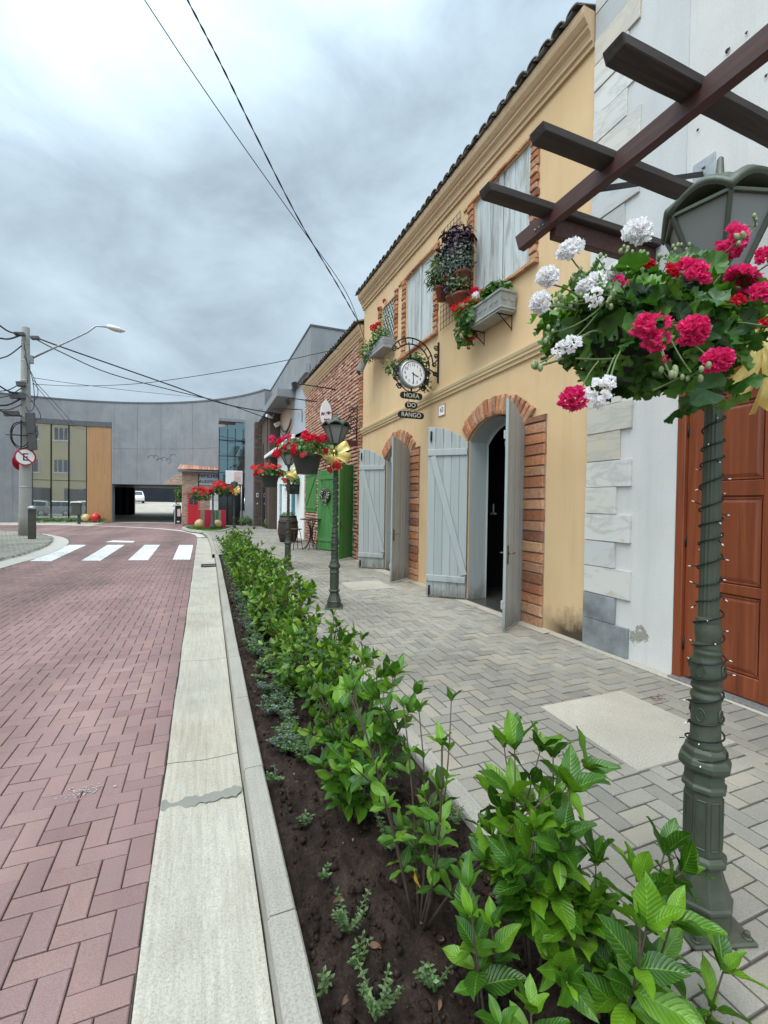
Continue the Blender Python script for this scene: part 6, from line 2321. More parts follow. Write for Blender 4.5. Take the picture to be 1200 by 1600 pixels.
wb = thing('window_box', (WALLX - .16, 5.45, 4.24), 'grey moulded window box with red geraniums under the near shuttered window', 'window box', 'planted window boxes on the yellow facade')
zb0, zb1 = 4.20, 4.46
y0_, y1_ = 4.97, 5.95
mb = MB()
for (i0, i1, za, zb_) in ((.03, .03, zb0, zb0 + .03), (.015, .015, zb0 + .03, zb0 + .06), (.03, .0, zb0 + .06, zb1 - .03), (-.015, -.02, zb1 - .03, zb1)):
    x0, x1 = WALLX - .29, WALLX - .03
    q0 = [(x0 + i0, y0_ + i0, za), (x1, y0_ + i0, za), (x1, y1_ - i0, za), (x0 + i0, y1_ - i0, za)]
    q1 = [(x0 + i1, y0_ + i1, zb_), (x1, y0_ + i1, zb_), (x1, y1_ - i1, zb_), (x0 + i1, y1_ - i1, zb_)]
    mb.add(q0 + q1, [(0, 1, 2, 3), (4, 5, 6, 7), (0, 1, 5, 4), (1, 2, 6, 5), (2, 3, 7, 6), (3, 0, 4, 7)])
for k in range(2):                             # swags on the end
    xc = WALLX - .22 + k * .12
    mb.tube([(xc + .055 * math.cos(a), y0_ + .010, zb1 - .06 + .07 * math.sin(a)) for a in [math.pi + math.pi * q / 8 for q in range(9)]], .006, 5)
for k in range(7):
    yc = y0_ + .12 + k * .125
    mb.tube([(WALLX - .277, yc + .055 * math.cos(a), zb1 - .06 + .07 * math.sin(a)) for a in [math.pi + math.pi * q / 8 for q in range(9)]], .006, 5)
mb.build('box', MT['planter_grey'], wb, bevel=.004)
for y in (5.10, 5.75):
    mb = MB(); bracket_iron(mb, y, WALLX, zb0 - .006); mb.build('iron_bracket', MT['iron'], wb)
rW = np.random.default_rng(91)
parts = leaf_mass(rW, (WALLX - .17, 5.25, zb1 + .06), (.16, .30, .14), 260, .085, T_GERL, .2, .7, -.3) + leaf_mass(rW, (WALLX - .24, 5.78, zb1 - .05), (.24, .26, .26), 280, .08, T_GERL, .2, .4, -1) + leaf_mass(rW, (WALLX - .28, 5.86, zb1 - .33), (.18, .16, .2), 120, .065, T_GERL, .3, .3, -1)
leaves_obj('foliage', parts, MT['leaf_ger'], wb)
for (u, v, yq, R, key) in ((741, 455, 5.9, .055, 'r'), (755, 457, 5.75, .045, 'r'), (733, 476, 5.85, .075, 'r'), (722, 480, 5.95, .07, 'r'), (712, 485, 6.0, .075, 'r'), (750, 473, 5.7, .05, 'r'), (745, 505, 5.75, .06, 'r'), (739, 508, 5.8, .05, 'r'), (752, 502, 5.7, .05, 'r'), (740, 525, 5.8, .045, 'r'), (731, 533, 5.9, .05, 'r'), (788, 447, 5.3, .035, 'r'), (722, 508, 5.95, .035, 'r'), (745, 462, 5.8, .05, 'w')):
    p = on_y(u, v, yq)
    add_head(wb, key + 'l', p, R * 1.25, rW, (-.6, -.6, .4))
mb = MB()
for k in range(16):
    y = rW.uniform(5.0, 5.9); mb.tube([(WALLX - .17, y, zb1), (WALLX - .17 + rW.normal(0, .05), y + rW.normal(0, .06), zb1 + rW.uniform(.15, .32))], .003, 4)
mb.build('stalk', MT['stem'], wb)

wb2 = thing('window_box', (WALLX - .16, 9.5, 5.15), 'grey slatted wooden window box with straggling green plant under the lattice window', 'window box', 'planted window boxes on the yellow facade')
mb = MB()
for k in range(3):
    za = 5.02 + k * .075
    mb.box(WALLX - .30, WALLX - .28, 9.12, 10.0, za, za + .07); mb.box(WALLX - .28, WALLX - .02, 9.12, 9.14, za, za + .07); mb.box(WALLX - .28, WALLX - .02, 9.98, 10.0, za, za + .07)
mb.box(WALLX - .28, WALLX - .02, 9.14, 9.98, 5.02, 5.04)
mb.build('box', MT['planter_wood'], wb2, bevel=.003)
for y in (9.25, 9.85):
    mb = MB(); bracket_iron(mb, y, WALLX, 5.015, .2, .16); mb.build('iron_bracket', MT['steel'], wb2)
parts = leaf_mass(rW, (WALLX - .18, 9.6, 5.34), (.2, .44, .26), 420, .08, [T_SMALL, T_HEDGE], .2, .5, -.6) + leaf_mass(rW, (WALLX - .3, 10.05, 5.2), (.26, .32, .28), 260, .07, [T_SMALL], .2, .4, -1)
leaves_obj('foliage', parts, MT['leaf_ger'], wb2)
for (u, v, yq, R) in ((583, 512, 9.9, .07), (590, 508, 9.8, .07), (588, 516, 9.85, .06)): add_head(wb2, 'rl', on_y(u, v, yq), R, rW, (-.5, -.5, .4))
iv = thing('ivy', (WALLX, 9.5, 5.5), 'thin climbing ivy growing over the small lattice window', 'ivy')
parts = []
for k in range(5):
    y = 9.3 + k * .15
    n = 22
    t = np.linspace(0, 1, n)
    P = np.stack([WALLX - .01 - rW.uniform(0, .04, n), y + .08 * np.sin(t * 7 + k) + rW.normal(0, .03, n), 5.3 + t * (.75 + .35 * rW.uniform())], 1)
    parts.append(place(T_SMALL, P, np.stack([-.4 + 0 * t, rW.normal(0, 1, n), rW.normal(0, .6, n)], 1), np.stack([-1 + 0 * t, rW.normal(0, .3, n), .3 + 0 * t], 1), rW.uniform(.04, .075, n)))
leaves_obj('foliage', parts, MT['leaf_ger'], iv)
for (u, v) in ((592, 482), (600, 470)): add_head(iv, 'rl', on_x(u, v, WALLX - .05), .045, rW, (-1, 0, .2))

# wire grid with terracotta pots between the two shuttered windows
wg = thing('wire_grid', (WALLX - .05, 6.75, 5.6), 'thin wire grid fixed to the yellow wall between the shuttered windows', 'wire grid')
mb = MB()
for k in range(7): mb.bar((WALLX - .04, 6.44 + k * .10, 4.66), (WALLX - .04, 6.44 + k * .10, 6.40), .006, .006)
for k in range(18): mb.bar((WALLX - .046, 6.42, 4.68 + k * .10), (WALLX - .046, 7.06, 4.68 + k * .10), .006, .006, up=(1, 0, 0))
mb.build('wire', MT['iron'], wg)


def wall_pot(loc, lab, foliage, tilt=0.0, rt=.13, h=.24):
    root = thing('wall_pot', loc, lab, 'potted plant', 'terracotta pots hung on the wire grid')
    mb = MB(); mb.lathe([(rt * .68, -h), (rt * .92, -.05), (rt * 1.08, -.045), (rt * 1.08, 0), (rt * .92, 0), (rt * .85, -.03), (.001, -.03)], 20, (0, 0, 0))
    M = Matrix.Rotation(tilt, 4, 'X') @ Matrix.Rotation(-.12, 4, 'Y')
    mb.v = [tuple(M @ Vector(p) + Vector(loc)) for p in mb.v]
    mb.build('pot', MT['terracotta'], root)
    (mat, tp, n, size, rad, up) = foliage
    parts = leaf_mass(rW, (loc[0] - .03, loc[1], loc[2] + rad[2] * .55), rad, n, size, tp, .2, up, -.7)
    leaves_obj('foliage', parts, MT[mat], root)
    return root


def wp(u, v, x): p = on_x(u, v, x); return (p[0], p[1], p[2])


wall_pot(wp(716, 395, WALLX - .2), 'terracotta wall pot overflowing with dark purple foliage, topmost on the wire grid', ('leaf_purple', [T_HEDGE, T_NEEDLE], 520, .11, (.22, .40, .26), .9))
wall_pot(wp(722, 425, WALLX - .2), 'wall pot with small silvery green leaves, right of the grid below the purple plant', ('leaf_silver', [T_SMALL], 760, .055, (.22, .26, .32), .5))
wall_pot(wp(706, 430, WALLX - .22), 'wall pot with dense blue green leaves in the middle of the wire grid', ('leaf_silver', [T_SMALL], 800, .055, (.24, .26, .36), .5))
wall_pot(wp(692, 447, WALLX - .22), 'tilted terracotta wall pot with feathery bright green plant, lower left on the grid', ('leaf_grey', [T_NEEDLE], 760, .11, (.24, .30, .32), .8), .25)
wall_pot(wp(719, 459, WALLX - .2), 'upright terracotta wall pot with a sparse green plant, lowest right on the grid', ('leaf_grey', [T_SMALL], 420, .06, (.18, .22, .26), .6))
wall_pot(wp(707, 462, WALLX - .24), 'wall pot with drooping dark purple leaves hanging lowest on the grid', ('leaf_purple', [T_SMALL, T_NEEDLE], 330, .075, (.16, .2, .30), .2), 0, .10, .16)

# ivy behind the clock, clay spout, small hanging pot on the white house
ic_ = thing('climbing_plant', (WALLX, 7.6, 3.95), 'leafy green climbing plant growing round the back of the wall clock', 'plant')
parts = leaf_mass(rW, (3.55, 7.30, 4.12), (.26, .12, .22), 240, .085, [T_SMALL, T_HEDGE], .1, .5, -1) + leaf_mass(rW, (3.08, 7.28, 4.0), (.22, .10, .13), 120, .075, [T_SMALL], .1, .5, -1) + leaf_mass(rW, (3.70, 7.28, 3.80), (.14, .1, .22), 110, .07, [T_SMALL], .1, .4, -1) + leaf_mass(rW, (3.35, 7.3, 4.10), (.25, .06, .05), 40, .05, [T_SMALL], .1, .4, -1)
leaves_obj('foliage', parts, MT['leaf_ger'], ic_)
mb = MB(); mb.box(3.2, 3.78, 7.24, 7.40, 3.92, 4.02); mb.build('trough', MT['planter_grey'], ic_, bevel=.01)

sp_ = thing('clay_spout', (WALLX, 10.3, 5.2), 'curved clay roof tile rain spout jutting from the wall corner', 'spout')
pts = []
mb = MB()
rows = []
for i in range(9):
    t = i / 8
    x = 3.86 - .36 * t; z = 5.30 - .12 * t - .44 * t * t; w_ = .15 - .03 * t
    rows.append([(x - w_ * .8 * math.sin(a), 10.32 + w_ * math.cos(a), z + w_ * .45 * math.sin(a)) for a in [math.pi * q / 10 for q in range(11)]])
mb.sheet(rows, True); mb.sheet([[(a + .015, b, c_ - .018) for a, b, c_ in rw] for rw in rows], True)
mb.build('tile', MT['roof_tile'], sp_)

hp = thing('hanging_pot', (WALLX - .25, 20.6, 2.35), 'small dark planter of green leaves on the white house wall above the teal shutter', 'planter')
p0 = on_x(459, 757, WALLX - .2)
mb = MB(); mb.lathe([(.28, -.42), (.36, 0), (.33, 0), (.001, -.05)], 14, (p0[0], p0[1], p0[2])); mb.build('pot', MT['black_plastic'], hp)
leaves_obj('foliage', leaf_mass(rW, (p0[0], p0[1], p0[2] + .1), (.5, .5, .3), 200, .12, T_GERL, .3, .6, -.6), MT['leaf_ger'], hp)
for k in range(4): add_head(hp, 'cl', (p0[0] - .3, p0[1] - .35 + rW.normal(0, .1), p0[2] + rW.uniform(-.2, .2)), .07, rW)
# ------------------------------------------------------------------ pergola over the red door
PG = thing('pergola', (2.65, 2.4, 3.9), 'dark timber pergola over the red door with rafters on a reddish beam', 'pergola')
def timber(name, a, b, w, h, mat, up=(0, 0, 1), cut=None, parent=PG, bevel=.006):
    mb = MB()
    a, b = Vector(a), Vector(b)
    sx, d, t = frame(b - a, up)
    n = 10
    rows = []
    rt = random.Random(int(a.y * 100) + int(a.x * 10))
    vs = []
    for i in range(n + 1):
        q = i / n
        c = a + (b - a) * q
        ring = []
        for (su, sv) in ((-1, -1), (1, -1), (1, 1), (-1, 1)):
            off = 0.0
            if cut and i == 0: off = cut * (1 if sv < 0 else 0)
            if cut and i == n: off = 0
            ring.append(c + sx * su * w / 2 + t * sv * h / 2 + d * off + Vector([rt.uniform(-.0018, .0018) for _ in range(3)]))
        rows.append(ring)
    base = len(mb.v)
    for rw in rows: mb.v.extend([tuple(p) for p in rw])
    for i in range(n):
        for k in range(4):
            k2 = (k + 1) % 4
            mb.face((base + i * 4 + k, base + i * 4 + k2, base + (i + 1) * 4 + k2, base + (i + 1) * 4 + k))
    mb.face([base + k for k in (3, 2, 1, 0)]); mb.face([base + n * 4 + k for k in range(4)])
    return mb.build(name, mat, parent, bevel=bevel)


BX = 2.66
timber('beam', (BX, 3.42, 3.985), (BX, -1.2, 3.985), .07, .145, MT['beam_red'], cut=.05)
for y in (3.00, 2.41, 1.82, 1.22, .62, .02):
    timber('rafter', (2.00, y, 4.045), (WALLX - .002, y, 4.045), .135, .062, MT['beam_dark'], cut=.03)
for y in (3.00, -.4):
    timber('support_arm', (BX + .04, y + .02, 3.93), (WALLX - .002, y + .02, 3.93), .07, .16, MT['beam_red'])
rod0 = np.array([BX, 2.57, 3.95]); rod1 = on_x(1098, 272, WALLX - .02)
mb = MB(); mb.bar(rod0, rod1, .012, .04); mb.build('tie_bar', MT['iron'], PG)
mb = MB(); mb.box(WALLX - .012, WALLX - .0005, rod1[1] - .09, rod1[1] + .09, rod1[2] - .10, rod1[2] + .13); mb.tube([(WALLX - .03, rod1[1], rod1[2] + .06), (WALLX - .012, rod1[1], rod1[2] + .06)], .014, 8); mb.build('wall_plate', MT['steel'], PG, bevel=.002)
mb = MB()
for dy in (0, .05, .10): mb.sphere((BX - .037, 3.04 + dy, 3.955 + dy * .1), .009, 8, 6)
mb.build('bolt_head', MT['steel'], PG)

# smaller pergola over the green doors
PG2 = thing('pergola', (2.4, 13, 3.2), 'narrow dark timber awning frame over the green doors', 'pergola')
for y in (11.6, 15.4): timber('support_arm', (2.28, y, 3.24), (WALLX - .03, y, 3.24), .07, .15, MT['beam_red'], parent=PG2)
timber('beam', (2.5, 11.4, 3.35), (2.5, 15.7, 3.35), .07, .10, MT['beam_red'], parent=PG2)
timber('beam', (3.2, 11.4, 3.35), (3.2, 15.7, 3.35), .07, .10, MT['beam_red'], parent=PG2)
mb = MB()
def spiral(c, e1, e2, R, turns=1.6, n=26, start=0.0, sg=1):
    c, e1, e2 = Vector(c), Vector(e1), Vector(e2)
    return [c + (e1 * math.cos(start + sg * 2 * math.pi * turns * i / n) + e2 * math.sin(start + sg * 2 * math.pi * turns * i / n)) * R * (1 - .78 * i / n) for i in range(n + 1)]
for (dx, dz, R) in ((.15, .22, .13), (.42, .14, .10), (.15, .52, .12), (.16, .78, .09), (.66, .10, .07)):
    mb.tube(spiral((WALLX - .04 - dx, 11.6, 3.34 + dz), (1, 0, 0), (0, 0, 1), R), .012, 6)
mb.tube([(WALLX - .05, 11.6, 3.33), (WALLX - .05, 11.6, 4.3)], .014, 6)
mb.tube([(WALLX - .06, 11.6, 4.2), (WALLX - .3, 11.6, 3.9), (WALLX - .55, 11.6, 3.58), (WALLX - .9, 11.6, 3.36)], .014, 6)
mb.build('scroll_bracket', MT['iron'], PG2)

# ------------------------------------------------------------------ wall clock with its three name plates
CY = 7.15
CK = thing('wall_clock', (WALLX, CY, 4.1), 'round double sided wall clock on a scrolled iron bracket', 'clock')
cc = np.array([3.365, CY, 3.865])
mb = MB()
ex_, ez_ = (1, 0, 0), (0, 0, 1)
mb.bar((WALLX - .015, CY, 3.78), (WALLX - .015, CY, 4.50), .03, .025)
def arc(c, R, a0, a1, n=20): return [(c[0] + R * math.cos(a0 + (a1 - a0) * i / n), CY, c[2] + R * math.sin(a0 + (a1 - a0) * i / n)) for i in range(n + 1)]
ac = (3.36, CY, 4.08)
mb.tube(arc(ac, .42, R_(2), R_(150), 26), .013, 6)
mb.tube(arc((3.36, CY, 4.05), .345, R_(-8), R_(140), 26), .012, 6)
for a in (128, 108, 88, 68, 46, 25):
    c_, s_ = math.cos(R_(a)), math.sin(R_(a))
    mb.tube([(3.36 + .345 * c_, CY, 4.05 + .345 * s_), (3.36 + .42 * c_, CY, 4.08 + .42 * s_)], .010, 5)
mb.tube([(3.36 + .345 * math.cos(R_(-8)), CY, 4.05 + .345 * math.sin(R_(-8))), (3.76, CY, 3.98), (WALLX - .02, CY, 3.88)], .012, 6)
mb.tube([(3.78, CY, 4.10), (WALLX - .02, CY, 4.20)], .012, 6)
for c_, R, st, sg in (((3.035, CY, 4.27), .055, 0, 1), ((3.84, CY, 4.40), .05, 0, -1), ((3.84, CY, 4.26), .045, 0, -1), ((3.81, CY, 4.10), .045, 3, 1), ((3.82, CY, 3.93), .045, 0, 1)):
    mb.tube(spiral(c_, ex_, ez_, R, 1.5, 24, st, sg), .010, 6)
mb.tube([(3.30, CY, 4.42), (3.32, CY, 4.30), (3.34, CY, 4.12)], .010, 6)
mb.sphere((3.335, CY, 4.20), .024, 10, 8)
mb.tube(arc((cc[0], CY, cc[2]), .285, R_(-12), R_(192), 34), .014, 6)
for s in (-1, 1):
    for (dx, dz, R, sg) in ((.29, .06, .055, 1), (.285, -.07, .06, -1), (.235, -.22, .055, 1)):
        mb.tube(spiral((cc[0] + s * dx, CY, cc[2] + dz), (s, 0, 0), ez_, R, 1.5, 24, 0, sg), .013, 6)
    mb.tube([(cc[0] + s * .28, CY, cc[2] + .115), (cc[0] + s * .345, CY, cc[2] + .0), (cc[0] + s * .30, CY, cc[2] - .12), (cc[0] + s * .20, CY, cc[2] - .20), (cc[0] + s * .10, CY, cc[2] - .285), (cc[0], CY, cc[2] - .30)], .011, 6)
mb.tube([(cc[0], CY, cc[2] - .22), (cc[0], CY, cc[2] - .32)], .016, 8)
mb.build('scroll_bracket', MT['iron'], CK)
def disc(name, prof, mat, parent, n=40, sm=True):
    mb = MB(); mb.lathe(prof, n, smooth=sm)
    mb.v = [(cc[0] + x, CY - z, cc[2] + y) for x, y, z in mb.v]
    return mb.build(name, mat, parent)
case = disc('clock_case', [(.20, -.07), (.232, -.065), (.240, -.04), (.240, .04), (.232, .065), (.212, .074), (.205, .066), (.001, .062)], MT['steel'], CK)
dial = disc('dial', [(.203, .062), (.203, .066), (.001, .0665)], MT['white'], case, 40, False)
fy = CY - .067
for h_ in range(1, 13):
    a = R_(90 - h_ * 30)
    text_part('numeral', str(h_), dial, MT['black'], (cc[0] + .155 * math.cos(a), fy, cc[2] + .155 * math.sin(a)), (1, 0, 0), (0, 0, 1), .070, .001)
for ang, ln, w in ((-24, .105, .016), (-88, .155, .012)):
    a = R_(ang)
    mb = MB(); mb.bar((cc[0] - .03 * math.cos(a), fy - .004, cc[2] - .03 * math.sin(a)), (cc[0] + ln * math.cos(a), fy - .004, cc[2] + ln * math.sin(a)), w, .003, up=(0, 1, 0)); mb.build('clock_hand', MT['black'], dial)
for s, zc, w in (('HORA', 3.50, .43), ('DO', 3.335, .24), ('RANGO', 3.165, .50)):
    hh = .058
    poly = [(w / 2 - hh + hh * math.cos(a), hh * math.sin(a)) for a in [-math.pi / 2 + math.pi * q / 10 for q in range(11)]] + [(-w / 2 + hh + hh * math.cos(a), hh * math.sin(a)) for a in [math.pi / 2 + math.pi * q / 10 for q in range(11)]]
    mb = MB(); mb.prism(poly, (cc[0], CY - .012, zc), (1, 0, 0), (0, 0, 1), (0, .024, 0))
    pl = mb.build('name_plate', MT['black'], CK, bevel=.003)
    text_part('lettering', s, pl, MT['cream'], (cc[0], CY - .0125, zc), (1, 0, 0), (0, 0, 1), .106, .001)
mb = MB()
for z0_, z1_, w in ((3.575, 3.558, .06), (3.442, 3.393, .05), (3.277, 3.223, .06)):
    for s in (-1, 1): mb.tube([(cc[0] + s * w, CY, z0_ + .02), (cc[0] + s * w, CY, z1_)], .004, 5)
mb.build('chain', MT['iron'], CK)

# ------------------------------------------------------------------ hanging shop sign on the brick wall
sgn = thing('shop_sign', (3.4, 14.3, 4.7), 'white oval shop sign with maroon lettering hung from an iron rod on the brick wall', 'sign')
SY = 13.9
a_, b_ = on_y(500.5, 655, SY), on_y(518.5, 655, SY)
top, bot = on_y(511, 622, SY)[2], on_y(508, 671, SY)[2]
xc, zc = (a_[0] + b_[0]) / 2, (top + bot) / 2
hw, hh = (b_[0] - a_[0]) / 2, (top - bot) / 2
shape = []
for i in range(48):
    t = 2 * math.pi * i / 48
    x, z_ = math.cos(t), math.sin(t)
    rad_ = 1.0
    z2 = z_ * .78
    if abs(x) < .38: z2 = math.copysign(.78 + .20 * (1 - abs(x) / .38) * (.6 + .4 * math.cos(x * 18)), z_) if abs(z_) > .9 else z2
    shape.append((x * hw, z2 * hh))
mb = MB(); mb.prism(shape, (xc, SY, zc), (1, 0, 0), (0, 0, 1), (0, .05, 0)); brd = mb.build('sign_board', MT['white'], sgn, bevel=.008)
mb = MB(); mb.prism([(x * 1.05, z_ * 1.03) for x, z_ in shape], (xc + .03, SY + .052, zc - .01), (1, 0, 0), (0, 0, 1), (0, .03, 0)); mb.build('sign_backing', MT['maroon'], sgn)
text_part('lettering', 'Amelie', brd, MT['maroon'], (xc, SY - .002, zc + hh * .03), (1, 0, .22), (-.22, 0, 1), hw * .62, .002, bold=.012)
text_part('lettering', 'doces', brd, MT['sign_red'], (xc + .02, SY - .002, zc - hh * .34), (1, 0, .18), (-.18, 0, 1), hw * .42, .002, bold=.006)
mb = MB()
rz_ = top + .30
mb.tube([(WALLX, SY + .02, rz_), (xc - 1.0, SY + .02, rz_ + .06)], .018, 6)
for dx in (-.15, .2): mb.tube([(xc + dx, SY + .02, rz_ + .02), (xc + dx * .6, SY + .02, top - .06)], .008, 5)
mb.tube([(WALLX, SY + .02, rz_ + .5), (xc - .3, SY + .02, rz_ + .05)], .008, 5)
mb.tube([(WALLX, SY + 2.4, rz_ + .1), (WALLX - 1.1, SY + 2.4, rz_ + .14)], .018, 6)
mb.build('rod', MT['iron'], sgn)
mb = MB()
for (x, y) in ((xc - 1.0, SY + .02), (WALLX - 1.1, SY + 2.4)): mb.obox((x, y, rz_ - .02), (.07, 0, .02), (0, .06, 0), (-.02, 0, .10))
mb.build('spotlight', MT['black'], sgn)

# wreath on the green door
o, d, inn, wl_ = GREEN_LEAF
wc = np.array(o + d * wl_ * .55 + inn * .05); wc[2] = 1.86
wr = thing('wreath', tuple(wc), 'dark twig wreath dotted with pale baubles on the green door', 'wreath')
e1 = np.array(d); e2 = np.array([0, 0, 1.0]); rw_ = np.random.default_rng(3)
mb = MB(); mb.tube([tuple(wc + (e1 * math.cos(a) + e2 * math.sin(a)) * .19) for a in [2 * math.pi * k / 24 for k in range(24)]], .05, 8, closed=True); mb.build('twigs', MT['bark'], wr)
mb = MB()
for k in range(60):
    a = rw_.uniform(0, 6.28); q = wc + (e1 * math.cos(a) + e2 * math.sin(a)) * (.19 + rw_.normal(0, .03)) + np.array(inn) * rw_.uniform(.02, .055)
    mb.sphere(tuple(q), rw_.uniform(.010, .018), 6, 4)
mb.build('bauble', MT['pet_white'], wr)
n = 160
a = rw_.uniform(0, 6.28, n)
P = wc + (e1[None] * np.cos(a)[:, None] + e2[None] * np.sin(a)[:, None]) * (.19 + rw_.normal(0, .035, n))[:, None] + np.array(inn) * rw_.uniform(0, .05, n)[:, None]
leaves_obj('foliage', [place(T_SMALL, P, rw_.normal(0, 1, (n, 3)), rw_.normal(0, .5, (n, 3)) + np.array(inn), rw_.uniform(.03, .06, n))], MT['leaf_purple'], wr)

# barrel planter, bistro table and chair, fore part of the house
bp = on_z(449, 846, S_Z)
by = 17.6
bx = on_y(450, 830, by)[0]
ba = thing('barrel_planter', (bx, by, S_Z), 'dark wooden barrel planted with small greenery by the white house', 'barrel')
mb = MB(); mb.lathe([(.30, 0), (.37, .25), (.40, .5), (.37, .78), (.31, 1.02), (.28, 1.02), (.27, .96), (.001, .95)], 20, (bx, by, S_Z)); mb.build('cask', MT['barrel'], ba)
for z_, r_ in ((.06, .318), (.28, .381), (.74, .382), (.97, .328)):
    mb = MB(); mb.lathe([(r_, z_), (r_ + .006, z_), (r_ + .006, z_ + .045), (r_, z_ + .045)], 20, (bx, by, S_Z)); mb.build('hoop', MT['iron'], ba)
leaves_obj('foliage', leaf_mass(rw_, (bx, by, S_Z + 1.05), (.3, .3, .12), 120, .09, [T_HEDGE], .2, .8, -.2), MT['leaf_ger'], ba)

tx, ty = on_y(486, 850, 14.5)[0], 14.5
tb = thing('bistro_table', (tx, ty, S_Z), 'small round brown iron bistro table by the green shutter', 'table')
TI = plain('rust_brown_iron', (.045, .022, .016), .5, .3, 20, .1, metal=.2)
mb = MB(); mb.lathe([(.001, .97), (.36, .97), (.37, .985), (.36, 1.0), (.001, 1.0)], 24, (tx, ty, S_Z)); mb.build('table_top', TI, tb)
mb = MB()
for k in range(6):
    a = k * math.pi / 3
    q = lambda r_, z_: (tx + r_ * math.cos(a), ty + r_ * math.sin(a), S_Z + z_)
    mb.tube([q(.16, .96), q(.05, .70), q(.035, .5), q(.06, .30), q(.15, .12), q(.30, 0)], .013, 6)
mb.lathe([(.06, .5), (.065, .53), (.06, .56)], 12, (tx, ty, S_Z)); mb.build('leg_frame', TI, tb)


def bistro_chair(x, y, rz, lab):
    root = thing('bistro_stool', (x, y, S_Z), lab, 'stool', 'stools at the bistro table')
    mb = MB(); mb.lathe([(.001, .64), (.18, .64), (.19, .655), (.18, .67), (.001, .67)], 20, (x, y, S_Z)); mb.build('seat', TI, root)
    for k in range(4):
        a = rz + k * math.pi / 2 + math.pi / 4
        mb = MB(); q = lambda r_, z_: (x + r_ * math.cos(a), y + r_ * math.sin(a), S_Z + z_)
        mb.tube([q(.12, .64), q(.16, .5), q(.20, .2), q(.24, 0)], .012, 6); mb.build('leg', TI, root)
    mb = MB(); mb.tube([(x + .195 * math.cos(a), y + .195 * math.sin(a), S_Z + .24) for a in [2 * math.pi * k / 20 for k in range(20)]], .010, 5, closed=True); mb.build('foot_ring', TI, root)
    return root


bistro_chair(on_y(462, 850, 14.7)[0], 14.7, .3, 'brown iron stool between the barrel and the bistro table')
bistro_chair(tx + .42, ty + .55, .1, 'brown iron stool behind the bistro table')

# ------------------------------------------------------------------ utility pole, its lamp, boxes and cables
PX, PY = -6.84, 23.0
up_ = thing('utility_pole', (PX, PY, .1), 'concrete utility pole on the corner pavement with cables and street light', 'utility pole')
mb = MB(); mb.lathe([(.235, 0), (.225, .8), (.14, 8.6), (.135, 8.62)], 24, (PX, PY, .1)); mb.build('pole', MT['pole'], up_)
a0 = on_y(50, 560, PY); bd_ = on_y(150, 513, PY - .2); h0 = on_y(167, 511, PY - .25); h1 = on_y(195, 517, PY - .3)
arm = [a0, a0 + (bd_ - a0) * .5 + np.array([0, 0, .0]), a0 + (bd_ - a0) * .86, bd_ + np.array([0, 0, .10]), h0]
mb = MB(); mb.tube([tuple(p) for p in arm], .035, 8); mb.build('lamp_arm', MT['steel'], up_)
mb = MB(); mb.box(a0[0] - .35, a0[0] + .05, PY - .08, PY + .08, a0[2] - .22, a0[2] + .12); mb.build('arm_clamp', MT['steel'], up_, bevel=.02)
d_ = h1 - h0
mb = MB()
rows = []
for t_, w_, hu, hd_ in ((0, .09, .10, .05), (.12, .12, .13, .07), (.4, .17, .12, .12), (.75, .16, .08, .12), (1.0, .05, .02, .05)):
    c_ = h0 + d_ * t_
    rows.append([(c_[0] + 0 * a, c_[1] + w_ * math.cos(a), c_[2] + (hu if math.sin(a) > 0 else hd_) * math.sin(a)) for a in [2 * math.pi * q / 14 for q in range(15)]])
mb.sheet(rows, True); mb.face(list(range(14))); mb.build('lamp_head', MT['cream'], up_)
for (u, v, w_, h_) in ((31, 522, .35, .14), (55, 528, .3, .14), (48, 662, .3, .9), (51, 690, .26, .7), (18, 646, .5, .22), (27, 618, .5, .26), (33, 600, .3, .2)):
    p = on_y(u, v, PY - .28)
    mb = MB(); mb.obox(tuple(p), (w_ / 2, 0, .02), (0, .10, 0), (-.02, 0, h_ / 2))
    mb.build('junction_box', MT['insulator'], up_, bevel=.02)
# loops of slack cable
mb = MB()
cp = on_y(33, 680, PY - .3)
mb.tube([(cp[0] + .36 * math.cos(a) * (1 + .06 * math.sin(3 * a)), cp[1] + .05 * math.sin(5 * a), cp[2] + .55 * math.sin(a)) for a in [2 * math.pi * k / 26 for k in range(26)]], .025, 5, closed=True)
mb.tube([(cp[0] + .30 * math.cos(a), cp[1] - .05, cp[2] + .48 * math.sin(a)) for a in [2 * math.pi * k / 26 for k in range(26)]], .02, 5, closed=True)
mb.tube([(cp[0] - .5, cp[1], cp[2]), (cp[0] + .55, cp[1], cp[2])], .03, 5); mb.tube([(cp[0], cp[1], cp[2] - .62), (cp[0], cp[1], cp[2] + .62)], .03, 5)
for k in range(7):
    t0 = on_y(45 + rw_.uniform(-8, 12), 535 + 20 * k, PY - .26); t1 = on_y(48 + rw_.uniform(-14, 24), 560 + 18 * k + rw_.uniform(0, 40), PY - .3); t2 = on_y(48 + rw_.uniform(-6, 8), 600 + 14 * k, PY - .26)
    mb.tube(stalk_pts(t0, t2, .0, 3)[:1] + [tuple((1 - t) ** 2 * t0 + 2 * t * (1 - t) * (t1 + (t1 - t0) * .3) + t * t * t2) for t in np.linspace(.1, 1, 9)], .013, 5)
mb.build('slack_cable', MT['black'], up_)
mb = MB()
for z_ in (7.9, 7.2, 6.4, 5.6, 4.9, 3.0, 2.0): mb.lathe([(.237 - .0115 * z_ , 0), (.240 - .0115 * z_, .0), (.240 - .0115 * z_, .04), (.237 - .0115 * z_, .04)], 20, (PX, PY, .1 + z_))
mb.build('strap', MT['steel'], up_)


